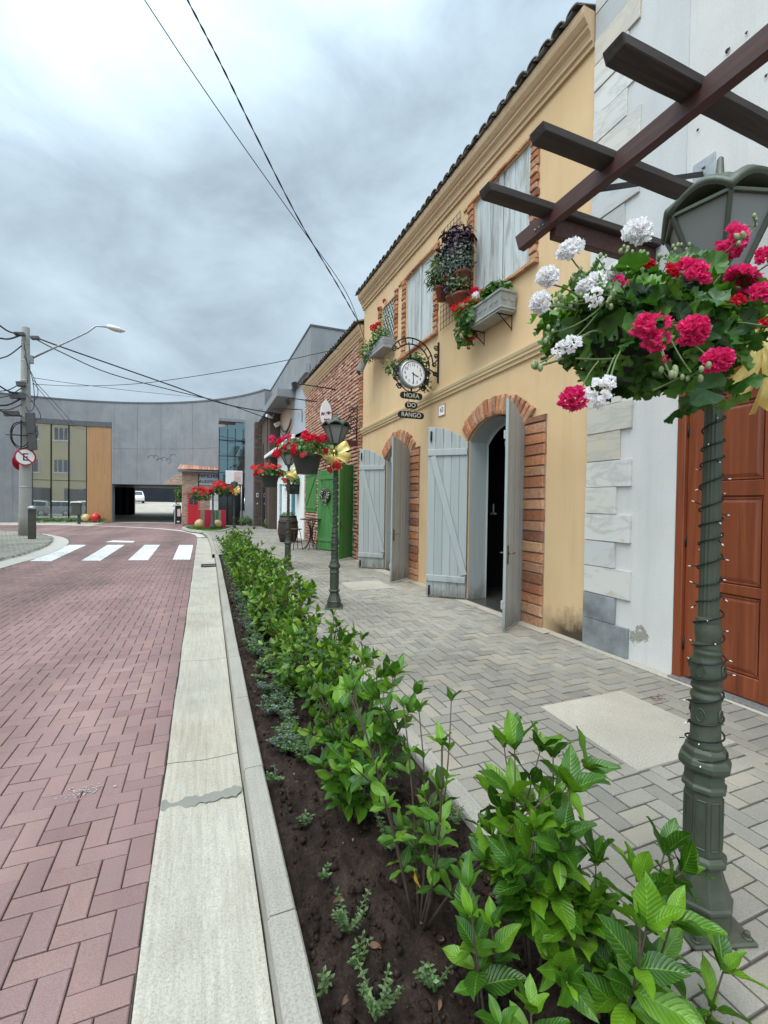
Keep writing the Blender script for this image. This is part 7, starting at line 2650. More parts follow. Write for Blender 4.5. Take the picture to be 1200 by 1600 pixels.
def disc_sign(root, c, nrm_, R, front=True):
    n_ = Vector(nrm_).normalized(); u_ = Vector((0, 0, 1)); s_ = u_.cross(n_).normalized()
    pol = lambda r_: [(r_ * math.cos(2 * math.pi * i / 40), r_ * math.sin(2 * math.pi * i / 40)) for i in range(40)]
    mb = MB(); mb.prism(pol(R), Vector(c), s_, u_, n_ * .012); b = mb.build('sign_rim', MT['sign_red'], root)
    if front:
        mb = MB(); mb.prism(pol(R * .84), Vector(c) + n_ * .013, s_, u_, n_ * .004); f_ = mb.build('sign_face', MT['white'], root)
        k = R * .84
        mb = MB()
        for (x0, x1, z0, z1) in ((-.24, -.08, -.5, .5), (-.08, .34, .34, .5), (-.08, .28, -.08, .08), (-.08, .34, -.5, -.34)):
            mb.prism([(x0 * k, z0 * k), (x1 * k, z0 * k), (x1 * k, z1 * k), (x0 * k, z1 * k)], Vector(c) + n_ * .0175, s_, u_, n_ * .003)
        mb.build('letter', MT['black'], f_)
        mb = MB()
        w_ = .085
        aa = R_(135)
        dx, dz = math.cos(aa), math.sin(aa)
        mb.prism([(dx * k - dz * -w_ * k, dz * k + dx * -w_ * k), (dx * k - dz * w_ * k, dz * k + dx * w_ * k), (-dx * k - dz * w_ * k, -dz * k + dx * w_ * k), (-dx * k - dz * -w_ * k, -dz * k + dx * -w_ * k)], Vector(c) + n_ * .021, s_, u_, n_ * .003)
        mb.build('slash', MT['sign_red'], f_)


sn = on_y(39.5, 714, PY - .30)
rs = thing('road_sign', tuple(sn), 'round no parking sign with red slashed letter E on the concrete pole', 'road sign')
disc_sign(rs, tuple(sn), (.22, -1, 0), .36)
sn2 = on_y(33, 722, PY + .22)
rs2 = thing('road_sign', tuple(sn2), 'second round sign seen edge-on behind the concrete pole', 'road sign')
disc_sign(rs2, tuple(sn2), (-.8, .6, 0), .36, True)

bl = on_z(51, 842, .1)
bo = thing('bollard', tuple(bl), 'dark square bollard with pale cap beside the concrete pole', 'bollard')
mb = MB(); mb.box(bl[0] - .13, bl[0] + .09, bl[1] - .1, bl[1] + .1, .1, 1.22); mb.build('post', plain('bollard_grey', (.07, .068, .06), .6, .2), bo, bevel=.015)
mb = MB(); mb.lathe([(.15, 0), (.15, .06), (.10, .12), (.02, .14)], 16, (bl[0] - .02, bl[1], 1.225)); mb.build('cap', MT['steel'], bo)
tl = on_z(123, 819, 0)
to = thing('ticket_post', tuple(tl), 'grey ticket box on a thin post in front of the mirrored glazing', 'ticket box')
k_ = 1.0
mb = MB(); mb.box(tl[0] - .06, tl[0] + .10, tl[1] - .06, tl[1] + .06, 0, .7); mb.build('post', plain('dark_grey_paint', (.045, .048, .042), .6, .2), to)
mb = MB(); mb.box(tl[0] - .40, tl[0] + .14, tl[1] - .14, tl[1] + .14, .62, 1.42); mb.build('cabinet', plain('olive_grey_paint', (.07, .072, .06), .6, .2), to, bevel=.02)
mb = MB(); mb.box(tl[0] - .44, tl[0] + .18, tl[1] - .18, tl[1] + .18, 1.425, 1.50); mb.build('lid', MT['white'], to, bevel=.01)


def cable(label, pts, r, rough=False, name='overhead_cable', n=40, twist=False):
    """cable through measured points, smoothed"""
    P = [np.array(p, float) for p in pts]
    P = [2 * P[0] - P[1]] + P + [2 * P[-1] - P[-2]]
    out_ = []
    for i in range(1, len(P) - 2):
        for k in range(n // (len(pts) - 1) + 1):
            t = k / (n // (len(pts) - 1) + 1)
            out_.append(tuple(0.5 * ((2 * P[i]) + (-P[i - 1] + P[i + 1]) * t + (2 * P[i - 1] - 5 * P[i] + 4 * P[i + 1] - P[i + 2]) * t * t + (-P[i - 1] + 3 * P[i] - 3 * P[i + 1] + P[i + 2]) * t ** 3)))
    out_.append(tuple(P[-2]))
    mb = MB()
    if twist:
        a_ = [(p[0] + r * .6 * math.cos(i * .33), p[1], p[2] + r * .6 * math.sin(i * .33)) for i, p in enumerate(out_)]
        b_ = [(p[0] - r * .6 * math.cos(i * .33), p[1], p[2] - r * .6 * math.sin(i * .33)) for i, p in enumerate(out_)]
        mb.tube(a_, r * .62, 6); mb.tube(b_, r * .62, 6)
    else: mb.tube(out_, r, 6)
    o = mb.build(name, MT['black'])
    return tag(o, label, 'cable', 'overhead cables')


def in_plane(u, v, A, B):
    """point of the viewing ray in the vertical plane through A and B"""
    A, B = np.array(A), np.array(B)
    d = B - A
    nn = np.array([-d[1], d[0], 0.0])
    r = ray(u, v)
    return EYE + r * (((A - EYE) @ nn) / (r @ nn))


E1 = np.array([WALLX - .03, 11.35, on_x(574, 503, WALLX - .03)[2]])
A1_ = on_z(293, 0, 8.6)
P_ = [A1_ + (A1_ - in_plane(345, 100, A1_, E1)) * 1.4, A1_] + [in_plane(u, v, A1_, E1) for u, v in ((345, 100), (400, 212), (468, 345), (530, 450))] + [E1]
cable('thick twisted overhead cable running down to the corner of the yellow and brick buildings', P_, .014, twist=True, n=240)
E2 = np.array([WALLX - .03, 11.05, on_x(584, 520, WALLX - .03)[2]])
A2_ = on_z(226, 0, 8.6)
P_ = [A2_ + (A2_ - in_plane(300, 112, A2_, E2)) * 1.4, A2_] + [in_plane(u, v, A2_, E2) for u, v in ((300, 112), (380, 228), (470, 355), (540, 455))] + [E2]
cable('thin straight overhead cable left of the thick twisted one', P_, .008)
pt = lambda u, v, y=PY: on_y(u, v, y)
E3 = on_x(416, 641, 3.2)
def run(label, start, mids, end, r=.016):
    A, B = np.array(start), np.array(end)
    cable(label, [A] + [in_plane(u, v, A, B) for u, v in mids] + [B], r)
run('upper of two cables sagging from the pole top to the grey canopy', pt(50, 525), ((90, 540), (170, 568), (270, 603), (350, 631)), on_x(440, 648, 4.0), .03)
run('lower of two cables sagging from the pole top to the grey canopy', pt(50, 527), ((95, 550), (170, 583), (270, 610), (350, 630)), on_x(435, 660, 4.0), .022)
run('thin cable rising from the pole across the sky to the brick roof', pt(50, 600), ((120, 603), (230, 598), (400, 572)), on_x(530, 545, WALLX - .2), .011)
run('thin grey cable from the pole to the curved roof edge', pt(50, 590), ((120, 600), (220, 612)), np.array([*cpt(ang_at(330)), 8.9]), .012)
run('short steep cable from the pole down to the grey curved wall, upper one', pt(50, 592), ((75, 618), (95, 640)), np.array([*cpt(ang_at(112), -.02), on_y(112, 660, cpt(ang_at(112))[1])[2]]), .014)
run('short steep cable from the pole down to the grey curved wall, lower one', pt(52, 598), ((72, 622), (92, 645)), np.array([*cpt(ang_at(108), -.02), on_y(108, 664, cpt(ang_at(108))[1])[2]]), .012)
lf_ = lambda v, y=21.0, x=-22: np.array([x, y, on_y(0, v, y * 1.0)[2]])
for k, (v0, v1, r_, lab) in enumerate(((523, 505, .03, 'thick cable leaving the pole top to the left, uppermost'), (523, 528, .035, 'thick cable leaving the pole top to the left, second down'), (540, 562, .025, 'cable slanting down left from below the pole top'),
        (598, 612, .02, 'black cable left of the pole above the tangle'), (615, 600, .03, 'black cable in the tangle left of the pole, rising'), (622, 634, .035, 'thickest black cable in the tangle left of the pole'), (632, 640, .02, 'thin black cable low in the tangle left of the pole'), (650, 638, .025, 'lowest black cable left of the pole'), (606, 622, .02, 'black cable crossing the tangle left of the pole'))):
    a = pt(34, v0, PY - .2); b = on_y(-6, v1, PY - 1.2); m_ = on_y(14, (v0 + v1) / 2 + 4, PY - .7)
    cable(lab, [a, m_, b, b + (b - m_) * 3], r_)
# meter cables on the peach wall
mc = thing('cable_bundle', (4.0, 22.5, 5.6), 'tangle of black cables and a lamp on the peach wall above the white house', 'cables')
mb = MB()
for k in range(6):
    a = on_x(436 + rw_.uniform(-4, 6), 655 + 5 * k, 4.0); b = on_x(452 + rw_.uniform(-4, 4), 655 + rw_.uniform(-2, 22), 4.0)
    mb.tube(stalk_pts(a, b, .25, 8), .02, 5)
a, b = on_x(472, 640, 4.0), on_x(472, 660, 4.0)
mb.tube([tuple(on_x(416, 641, 3.6)), tuple(on_x(472, 640, 4.0)), tuple(b)], .016, 5)
mb.tube([tuple(on_x(405, 640, 3.3)), tuple(on_x(440, 638, 3.6)), tuple(a)], .016, 5)
mb.build('cable', MT['black'], mc)
p = on_x(434, 663, 3.9)
mb = MB(); mb.obox(tuple(p), (.18, .1, .1), (0, .1, 0), (-.06, 0, .1)); mb.build('floodlight', MT['white'], mc, bevel=.02)
p = on_y(421, 651, 26)
cm = thing('security_camera', tuple(p), 'small white security camera under the grey canopy', 'camera')
mb = MB(); mb.tube([tuple(p + np.array([-.18, -.1, .04])), tuple(p + np.array([.18, .1, -.02]))], .085, 10); mb.build('housing', MT['white'], cm)
mb = MB(); mb.tube([tuple(p + np.array([.12, .05, 0])), (p[0] + .3, p[1] + .15, 6.66)], .03, 6); mb.build('bracket', MT['white'], cm)

# ------------------------------------------------------------------ corner decorations
def ball(c, R, mat, lab):
    root = thing('ornament_ball', (c[0], c[1], c[2] - R), lab, 'ornament ball', 'big ornament balls')
    mb = MB(); mb.sphere(tuple(c), R, 24, 16); mb.build('sphere', MT[mat], root)
    mb = MB(); mb.lathe([(R * .16, R * .97), (R * .16, R * 1.08), (R * .1, R * 1.1)], 12, tuple(c)); mb.build('cap', MT['gold_ball'], root)


for (u, v, y, R, mat, lab) in ((312, 819, 26.2, .255, 'gold_ball', 'large gold ball on the grass, left of the striped boxes'), (340, 817.5, 26.6, .235, 'gold_ball', 'gold ball on the grass in front of the green stripe')):
    c = on_y(u, v, y); c[2] = S_Z + .05 + R
    ball(c, R, mat, lab)
for (u, R, mat, lab) in ((140, .30, 'gold_ball', 'pale gold ball at the foot of the orange timber panel'), (155, .33, 'red_ball', 'red ball at the foot of the orange timber panel')):
    q = cpt(ang_at(u), -.6); ball((q[0], q[1], R + .02), R, mat, lab)


def gift(x0, x1, y, h, stripes, lab):
    root = thing('gift_box', ((x0 + x1) / 2, y, S_Z + .05), lab, 'gift box', 'giant striped gift boxes')
    z0 = S_Z + .05
    mb = MB(); mb.box(x0 + .01, x1 - .01, y + .01, y + .75, z0, z0 + h - .005); mb.build('box', MT['red_stripe'], root)
    n = len(stripes); w = (x1 - x0) / n
    for i, s in enumerate(stripes):
        mb = MB(); mb.box(x0 + i * w, x0 + (i + 1) * w - .004, y - .006, y + .008, z0, z0 + h); mb.build('stripe', MT[s], root)
    return root


gy0 = 26.9
g_ = [on_y(u, 810, gy0)[0] for u in (307, 333, 353)]
gh = on_y(330, 797, gy0)[2] - .15
gift(g_[0], g_[1] - .02, gy0, gh, ['red_gloss', 'sage_stripe', 'red_stripe', 'red_stripe'], 'tall red and sage striped gift box left on the grass')
gift(g_[1] + .02, g_[2], gy0 - .1, gh, ['sage_stripe', 'green_stripe', 'sage_stripe', 'red_stripe', 'red_stripe'], 'tall green and red striped gift box beside the lamp')

# white estate board on a post in front of the glass
eb0, eb1 = on_y(352.5, 756, 29.5), on_y(379, 736, 29.5)
bb = thing('notice_board', ((eb0[0] + eb1[0]) / 2, 29.5, S_Z), 'white and pale pink notice board on a thin post before the glass entrance', 'notice board')
mb = MB(); mb.box(eb0[0], eb1[0], 29.48, 29.52, eb0[2], eb1[2]); fb = mb.build('board', MT['white'], bb, bevel=.01)
mb = MB(); mb.box((eb0[0] + eb1[0]) / 2 - .02, eb1[0] - .06, 29.474, 29.479, eb0[2] + .06, eb1[2] - .06); mb.build('pink_panel', MT['sign_pink'], fb)
mb = MB()
for k in range(4): mb.box((eb0[0] + eb1[0]) / 2 + .05, eb1[0] - .12, 29.470, 29.4735, eb0[2] + .16 + k * .09, eb0[2] + .19 + k * .09)
mb.build('text_line', MT['grey_light'], fb)
mb = MB(); mb.tube([(eb1[0] - .05, 29.55, S_Z), (eb1[0] - .05, 29.55, eb0[2] + .2)], .035, 8); mb.build('post', MT['steel'], bb)

# clipped ball shrubs by the entrance, low planting along the glazing
def ball_shrub(c, rad, lab, n=500, mat='leaf_hedge'):
    root = thing('clipped_shrub', (c[0], c[1], c[2] - rad[2] * .9), lab, 'shrub', 'clipped shrubs by the entrance')
    leaves_obj('foliage', leaf_mass(rw_, c, rad, n, .10, [T_SMALL, T_HEDGE], .55, .5, -.8), MT[mat], root)
    mb = MB(); mb.lathe([(.06, 0), (.05, rad[2])], 8, (c[0], c[1], c[2] - rad[2] * .95)); mb.build('stem', MT['bark'], root)


c = on_z(383, 822, S_Z); c[1] = 30.8; c[0] = on_y(383, 820, 30.8)[0]; ball_shrub((c[0], c[1], .42), (.42, .35, .32), 'low clipped shrub at the foot of the glass entrance')
c = on_y(423, 817, 27.0); ball_shrub((c[0], c[1], .42), (.45, .4, .34), 'low clipped shrub beside the brown pillar')
lp = thing('planting_strip', (-10, 37.4, 0), 'low green planting strip along the foot of the mirrored glazing', 'plants')
parts = []
for u in range(54, 168, 4):
    q = cpt(ang_at(u), -.55)
    parts += leaf_mass(rw_, (q[0], q[1], .14), (.5, .3, .2), 50, .13, [T_SMALL, T_HEDGE], .3, .7, -.3)
leaves_obj('foliage', parts, MT['leaf_ger'], lp)

# ------------------------------------------------------------------ cars
def make_car(label, paint, loc, rz):
    root = thing('parked_car', (0, 0, 0), label, 'car', 'parked cars')
    prof = [(-2.0, .30), (-2.05, .55), (-2.0, .86), (-1.85, .95), (-1.72, 1.38), (-1.55, 1.50), (.15, 1.52), (.45, 1.44), (1.05, .98), (1.80, .84), (1.98, .70), (2.02, .45), (1.95, .28)]
    def body(mb, pr, w, tuck):
        n = len(pr)
        rings = []
        for s, k in ((-1, .90), (-1, 1.0), (1, 1.0), (1, .90)):
            ins = .05 if k < 1 else 0
            rings.append([(x * (1 - ins * .5), s * (w / 2 - (0 if k < 1 else .06) - (max(z - .9, 0) * tuck)) + (0), z - (ins * .3 if z > 1 else 0)) for x, z in pr])
        return rings
    mb = MB()
    w = 1.68
    def ring(s, inset, grow):
        return [(x * grow, s * (w / 2 - inset - max(z - .95, 0) * .28), .30 + (z - .30) * (1 - (1 - grow) * .8)) for x, z in prof]
    rows = [ring(-1, 0, .955), ring(-1, .06, 1.0), ring(1, .06, 1.0), ring(1, 0, .955)]
    rows = [r_ + [r_[0]] for r_ in rows]
    mb.sheet(rows)
    b0 = 0; m_ = len(prof) + 1
    tri = tessellate_polygon([[Vector((x, z, 0)) for x, z in prof]])
    for t in tri:
        mb.face([i for i in t]); mb.face([3 * m_ + i for i in reversed(t)])
    mb.build('body', paint, root, bevel=.03, segs=2)
    for s in (-1, 1):
        for poly in ([(-1.52, 1.02), (-1.62, 1.38), (-.85, 1.44), (-.85, 1.02)], [(-.78, 1.02), (-.78, 1.44), (.12, 1.44), (.12, 1.02)], [(.2, 1.02), (.2, 1.42), (.42, 1.36), (.85, 1.02)]):
            mb = MB(); mb.prism([(x, z) for x, z in poly], (0, s * (w / 2 - .004), 0), (1, 0, 0), (0, 0, 1), (0, s * .014, 0))
            mb.v = [(x, y - s * max(z - .95, 0) * .28, z) for x, y, z in mb.v]
            mb.build('side_window', MT['glass_dark'], root)
        for x in (-1.25, 1.25):
            mb = MB(); mb.lathe([(.30, -.1), (.33, -.08), (.33, .08), (.30, .1)], 24); mb.v = [(x + a, s * (w / 2 - .10) + c_, .33 + b) for a, b, c_ in mb.v]
            wh = mb.build('wheel', MT['tyre'], root)
            mb = MB(); mb.lathe([(.20, .0), (.19, .012), (.05, .02), (.001, .02)], 18); mb.v = [(x + a, s * (w / 2 + .002) + s * c_, .33 + b) for a, b, c_ in mb.v]
            mb.build('rim', MT['steel'], wh)
        mb = MB(); mb.box(-2.04, -1.93, s * .62 - .13, s * .62 + .13, .85, 1.15); mb.build('tail_light', MT['tail_red'], root)
        mb = MB(); mb.box(1.86, 2.0, s * .58 - .16, s * .58 + .16, .62, .76); mb.build('headlight', MT['white'], root)
        mb = MB(); mb.box(.55, .72, s * (w / 2 + .08) - .08, s * (w / 2 + .08) + .08, .98, 1.10); mb.build('wing_mirror', MT['black_plastic'], root, bevel=.02)
    mb = MB(); mb.add([(.47, -.6, 1.43), (.47, .6, 1.43), (1.02, .68, 1.02), (1.02, -.68, 1.02)], [(0, 1, 2, 3)]); mb.v = [(x + .012, y, z + .012) for x, y, z in mb.v]; mb.build('windscreen', MT['glass_dark'], root)
    mb = MB(); mb.add([(-1.74, -.6, 1.36), (-1.74, .6, 1.36), (-1.86, .66, 1.0), (-1.86, -.66, 1.0)], [(0, 1, 2, 3)]); mb.v = [(x - .014, y, z + .004) for x, y, z in mb.v]; mb.build('rear_window', MT['glass_dark'], root)
    mb = MB(); mb.bar((-1.3, -.5, 1.56), (-.1, -.5, 1.56), .04, .04); mb.bar((-1.3, .5, 1.56), (-.1, .5, 1.56), .04, .04); mb.build('roof_rail', MT['black_plastic'], root)
    root.location = loc; root.rotation_euler = (0, 0, rz)
    return root


car0 = make_car('silver hatchback parked on the side road, mirrored in the glazing', MT['car_paint'], (-13.6, 26.3, 0), R_(180))
for loc, rz, lab in (((-14.85, 31.0, 0), R_(2), 'pale car just entering at the left edge, beyond the concrete pole'),
                     ((on_y(213, 780, 64)[0], 64, 1.33), R_(-82), 'white car parked deep inside the dark car entrance, right of the columns'), ((on_y(184, 780, 58)[0], 58, 1.25), R_(-70), 'white car half hidden behind the garage columns, leftmost')):
    c = copy_tree(car0)
    c.location = loc; c.rotation_euler = (0, 0, rz); c['label'] = lab
    for o in KIDS.get(c.name, []):
        if o.name.startswith('body'):
            o.data = o.data.copy(); o.data.materials.clear(); o.data.materials.append(MT['car_white'])

# ------------------------------------------------------------------ waiter behind the menu stand at the car entrance
def person_at(loc, label, rz):
    root = thing('person', loc, label, 'person')
    J = {'pel': (0, 0, .95), 'wst': (0, 0, 1.10), 'cst': (0, -.01, 1.32), 'nck': (0, 0, 1.47), 'hd0': (0, -.01, 1.56), 'hd1': (0, -.015, 1.66), 'hd2': (0, -.01, 1.73)}
    E_ = [('pel', 'wst'), ('wst', 'cst'), ('cst', 'nck'), ('nck', 'hd0'), ('hd0', 'hd1'), ('hd1', 'hd2')]
    Rd = {'pel': .145, 'wst': .135, 'cst': .155, 'nck': .06, 'hd0': .075, 'hd1': .095, 'hd2': .06}
    for s, t in ((-1, 'l'), (1, 'r')):
        J.update({t + 'sh': (s * .19, 0, 1.40), t + 'el': (s * .27, .03, 1.13), t + 'wr': (s * .16, -.20, 1.06), t + 'hn': (s * .10, -.27, 1.07), t + 'hp': (s * .10, 0, .90), t + 'kn': (s * .11, -.02, .50), t + 'an': (s * .11, .02, .09), t + 'ft': (s * .12, -.15, .04)})
        Rd.update({t + 'sh': .07, t + 'el': .048, t + 'wr': .034, t + 'hn': .035, t + 'hp': .095, t + 'kn': .065, t + 'an': .048, t + 'ft': .035})
        E_ += [('cst', t + 'sh'), (t + 'sh', t + 'el'), (t + 'el', t + 'wr'), (t + 'wr', t + 'hn'), ('pel', t + 'hp'), (t + 'hp', t + 'kn'), (t + 'kn', t + 'an'), (t + 'an', t + 'ft')]
    keys = list(J)
    me = bpy.data.meshes.new('body')
    me.from_pydata([J[k] for k in keys], [(keys.index(a), keys.index(b)) for a, b in E_], [])
    ob = bpy.data.objects.new('body', me); COL.objects.link(ob)
    md = ob.modifiers.new('skin', 'SKIN')
    for i, k in enumerate(keys):
        me.skin_vertices[0].data[i].radius = (Rd[k], Rd[k] * (.75 if k in ('cst', 'wst', 'pel') else 1))
    me.skin_vertices[0].data[0].use_root = True
    ob.modifiers.new('sub', 'SUBSURF').render_levels = 2
    ob.modifiers['sub'].levels = 2
    dg = bpy.context.evaluated_depsgraph_get()
    m2 = bpy.data.meshes.new_from_object(ob.evaluated_get(dg))
    COL.objects.unlink(ob); bpy.data.objects.remove(ob)
    m2.materials.clear()
    for m in ('shirt', 'trousers', 'skin'): m2.materials.append(MT[m])
    for p in m2.polygons:
        c_ = p.center
        p.use_smooth = True
        p.material_index = 2 if (c_.z > 1.47 or (c_.y < -.19 and c_.z > .8)) else (1 if c_.z < .96 else 0)
    m2.name = 'body'
    b = bpy.data.objects.new('body', m2); COL.objects.link(b); add_child(root, b)
    mb = MB(); mb.sphere((0, .01, 1.69), .10, 14, 10)
    mb.v = [(x + loc[0], y + loc[1], z + loc[2]) for x, y, z in mb.v if True]
    mb.f = [f for f in mb.f]
    hr = mb.build('hair', MT['trousers'], root)
    hr.scale = (1, 1, 1)
    root.rotation_euler = (0, 0, rz)
    return root


q = on_y(275, 806, 36.2)
person_at((q[0], 36.2, 0.0), 'person in white shirt and dark trousers standing behind the menu stand', R_(20))
q0, q1 = on_y(273.5, 815, 35.2), on_y(283, 790, 35.2)
ms = thing('menu_stand', ((q0[0] + q1[0]) / 2, 35.2, 0), 'black menu stand with a picture beside the brick shop', 'stand')
mb = MB(); mb.box(q0[0], q1[0], 35.2, 35.3, .02, q1[2]); bd2 = mb.build('board', MT['black'], ms, bevel=.01)
mb = MB(); mb.box(q0[0] + .14, q1[0] - .04, 35.19, 35.1985, q1[2] * .42, q1[2] * .82); mb.build('picture', MT['sign_pink'], bd2)
mb = MB(); mb.box(q0[0] + .12, q1[0] - .1, 35.19, 35.1985, q1[2] * .10, q1[2] * .17); mb.build('caption_strip', MT['white'], bd2)
mb = MB(); mb.box(q0[0] - .04, q0[0] - .002, 35.19, 35.31, 0, q1[2] + .02); mb.box(q0[0], q1[0], 35.19, 35.31, q1[2] + .002, q1[2] + .04); mb.build('frame', MT['white'], ms)
wv = on_y(281, 772, 36.0)
wl2 = thing('wall_plant', tuple(wv), 'leafy green plant hanging at the edge of the car entrance', 'plant')
leaves_obj('foliage', leaf_mass(rw_, tuple(wv), (.32, .3, .65), 240, .16, [T_SMALL, T_HEDGE], .2, .5, -1), MT['leaf_hedge'], wl2)
# ------------------------------------------------------------------ shrubs and seedlings of the kerbside bed
def shrub(base, label, seed, n_stem=6, height=.75, spread=.28, leaf=.085, tpl=T_SHRUB, mat='leaf_shrub', whorls=6, per=3, shoots=2, lean=(0, 0), bare=.25, yellow=0, name='shrub'):
    r = np.random.default_rng(seed)
    base = np.array(base, float)
    root = thing(name, tuple(base), label, 'shrub', 'shrubs planted in the kerbside bed')
    mb = MB()
    P, D, N, S = [], [], [], []

    def twig(a, d, L, rad, n_wh, t0, size):
        d = nrm(d)
        bend = r.normal(0, .12, 3); bend[2] = abs(bend[2])
        pts = []
        for i in range(6):
            t = i / 5
            pts.append(a + d * L * t + bend * L * t * t)
        mb.tube([tuple(p) for p in pts], [rad * (1 - .55 * i / 5) for i in range(6)], 6)
        ph = r.uniform(0, 6.3)
        for w in range(n_wh):
            t = t0 + (1 - t0) * (w + r.uniform(.1, .5)) / n_wh if w < n_wh - 1 else 1.0
            f = t * 5; i = min(int(f), 4)
            p = pts[i] + (pts[i + 1] - pts[i]) * (f - i)
            ax = nrm(pts[i + 1] - pts[i])
            u = nrm(np.cross(ax, [.3, .9, .1])); v = np.cross(ax, u)
            k = per + (2 if w == n_wh - 1 else 0)
            tipness = w / max(n_wh - 1, 1)
            for q in range(k):
                a_ = ph + w * 1.1 + 2 * math.pi * q / k + r.normal(0, .25)
                rad_d = u * math.cos(a_) + v * math.sin(a_)
                el = .35 + .75 * tipness + r.normal(0, .2)
                dd = rad_d * math.cos(el) + ax * math.sin(el)
                P.append(p + rad_d * .004); D.append(dd); N.append(ax * math.cos(el) - rad_d * math.sin(el) + r.normal(0, .18, 3))
                S.append(size * r.uniform(.62, 1.15) * (1.0 if tipness < .8 else r.uniform(.6, 1.0)))
        return pts
    for s in range(n_stem):
        a_ = 2 * math.pi * s / n_stem + r.normal(0, .4)
        k = spread * r.uniform(.35, 1.0)
        d = np.array([math.cos(a_) * k + lean[0], math.sin(a_) * k + lean[1], height * r.uniform(.72, 1.0)])
        b0 = base + np.array([math.cos(a_), math.sin(a_), 0]) * .03 * r.uniform(.3, 1)
        L = np.linalg.norm(d)
        pts = twig(b0, d, L, .0055 * r.uniform(.8, 1.2), whorls, bare, leaf)
        for q in range(shoots):
            i = r.integers(1, 5)
            d2 = nrm(nrm(d) + r.normal(0, .55, 3) * np.array([1, 1, .5]))
            twig(np.array(pts[i]), d2, L * r.uniform(.2, .42), .0035, 3, .35, leaf * .92)
    P, D, N, S = map(np.array, (P, D, N, S))
    keep = P[:, 2] > base[2] + .02
    P, D, N, S = P[keep], D[keep], N[keep], S[keep]
    mb.build('stem', MT['bark'], root)
    S3 = np.stack([S * r.uniform(.8, 1.2, len(S)), S, S], 1)
    leaves_obj('foliage', [place(tpl, P, D, N, S3)], MT[mat], root)
    if yellow:
        i = r.integers(0, len(P), yellow)
        p_ = base + np.array([-.06, -.05, .2]) + r.normal(0, .05, (yellow, 3))
        leaves_obj('yellow_leaf', [place(tpl, p_, np.array([[0.1, 0, -1.0]] * yellow) + r.normal(0, .2, (yellow, 3)), r.normal(0, 1, (yellow, 3)) + np.array([-1, -1, 0]), np.full(yellow, .065))], MT['leaf_yellow'], root)
    return root


ZS = .075
shrub((1.02, 1.16, ZS), 'glossy large leaved shrub nearest the big lamp post, left of its neighbour', 101, 5, .60, .17, .128, whorls=5, per=3, shoots=3, bare=.34)
shrub((1.14, .92, ZS), 'glossy large leaved shrub partly in front of the big lamp post foot', 102, 5, .40, .22, .135, whorls=5, per=3, shoots=1, bare=.2)
shrub((.80, 1.10, ZS), 'small young shrub with pale upright leaves at the front of the bed', 103, 3, .32, .08, .115, whorls=4, per=2, shoots=0, bare=.3)
shrub((.77, .90, ZS), 'tiny young shrub at the very front of the bed', 106, 3, .20, .10, .10, whorls=3, per=3, shoots=0, bare=.3)
shrub((1.27, .80, ZS), 'narrow leaved shrub shoot at the bottom corner under the lamp post', 107, 3, .20, .12, .12, whorls=3, per=3, shoots=0, bare=.3)
shrub((.74, 1.44, ZS), 'leggy sparse shrub with bare stems and one yellow leaf', 104, 7, .84, .32, .074, whorls=6, per=3, shoots=1, bare=.22, yellow=1)
shrub((.68, 2.02, ZS), 'bushy shrub with pale green leaves behind the leggy sparse one', 105, 10, .70, .22, .105, whorls=6, per=3, shoots=2, bare=.14)
ORD = ['second', 'third', 'fourth', 'fifth', 'sixth', 'seventh', 'eighth', 'ninth', 'tenth', 'eleventh', 'twelfth', 'thirteenth', 'fourteenth', 'fifteenth', 'sixteenth', 'seventeenth', 'eighteenth', 'nineteenth', 'twentieth', 'twenty-first', 'twenty-second']
rS = np.random.default_rng(55)
yq = 2.62
k = 0
while yq < 13.4:
    x = .74 + .10 * math.sin(k * 2.1) + kshift(yq) * .6
    h = .58 + .09 * math.sin(k * 1.7 + 1) + (0.05 if yq > 4 else 0)
    far = yq > 5.5
    lab = 'leafy hedge shrub just behind the bushy pale one' if k == 0 else f'leafy hedge shrub in the bed, {ORD[k - 1]} of the row behind the bushy one'
    shrub((x, yq, ZS), lab, 200 + k, 12 if yq > 4.5 else 8, h, .25 if yq > 4.5 else .20, .098, T_SHRUB if yq < 3.6 else T_HEDGE, 'leaf_hedge', 6, 3, 3, bare=.10)
    yq += .50 + .06 * math.sin(k * 3.3)
    k += 1


def seedling(base, seed, label, h=.10, n=5, mat='leaf_grey', ls=.020):
    r = np.random.default_rng(seed)
    base = np.array(base)
    root = thing('seedling', tuple(base), label, 'seedling', 'small grey green seedlings along the kerb side of the bed')
    mb = MB(); P, D, N, S = [], [], [], []
    for s in range(n):
        a = r.uniform(0, 6.3)
        d = np.array([math.cos(a) * r.uniform(.2, .9), math.sin(a) * r.uniform(.2, .9), r.uniform(.6, 1.1)]) * h
        pts = [base + d * t + np.array([0, 0, .01 * math.sin(t * 3)]) for t in np.linspace(0, 1, 5)]
        mb.tube([tuple(p) for p in pts], .0013, 4)
        m = int(h / .011)
        for q in range(m):
            t = .2 + .8 * q / m
            p = base + d * t
            for sg in (-1, 1):
                b = a + 1.57 * (q % 2) + (0 if sg > 0 else math.pi)
                P.append(p); D.append([math.cos(b), math.sin(b), .35]); N.append(np.array([0, 0, 1]) + r.normal(0, .3, 3)); S.append(ls * r.uniform(.6, 1.2))
    mb.build('stem', MT['stem'], root)
    leaves_obj('foliage', [place(T_SMALL, np.array(P), np.array(D), np.array(N), np.array(S))], MT[mat], root)


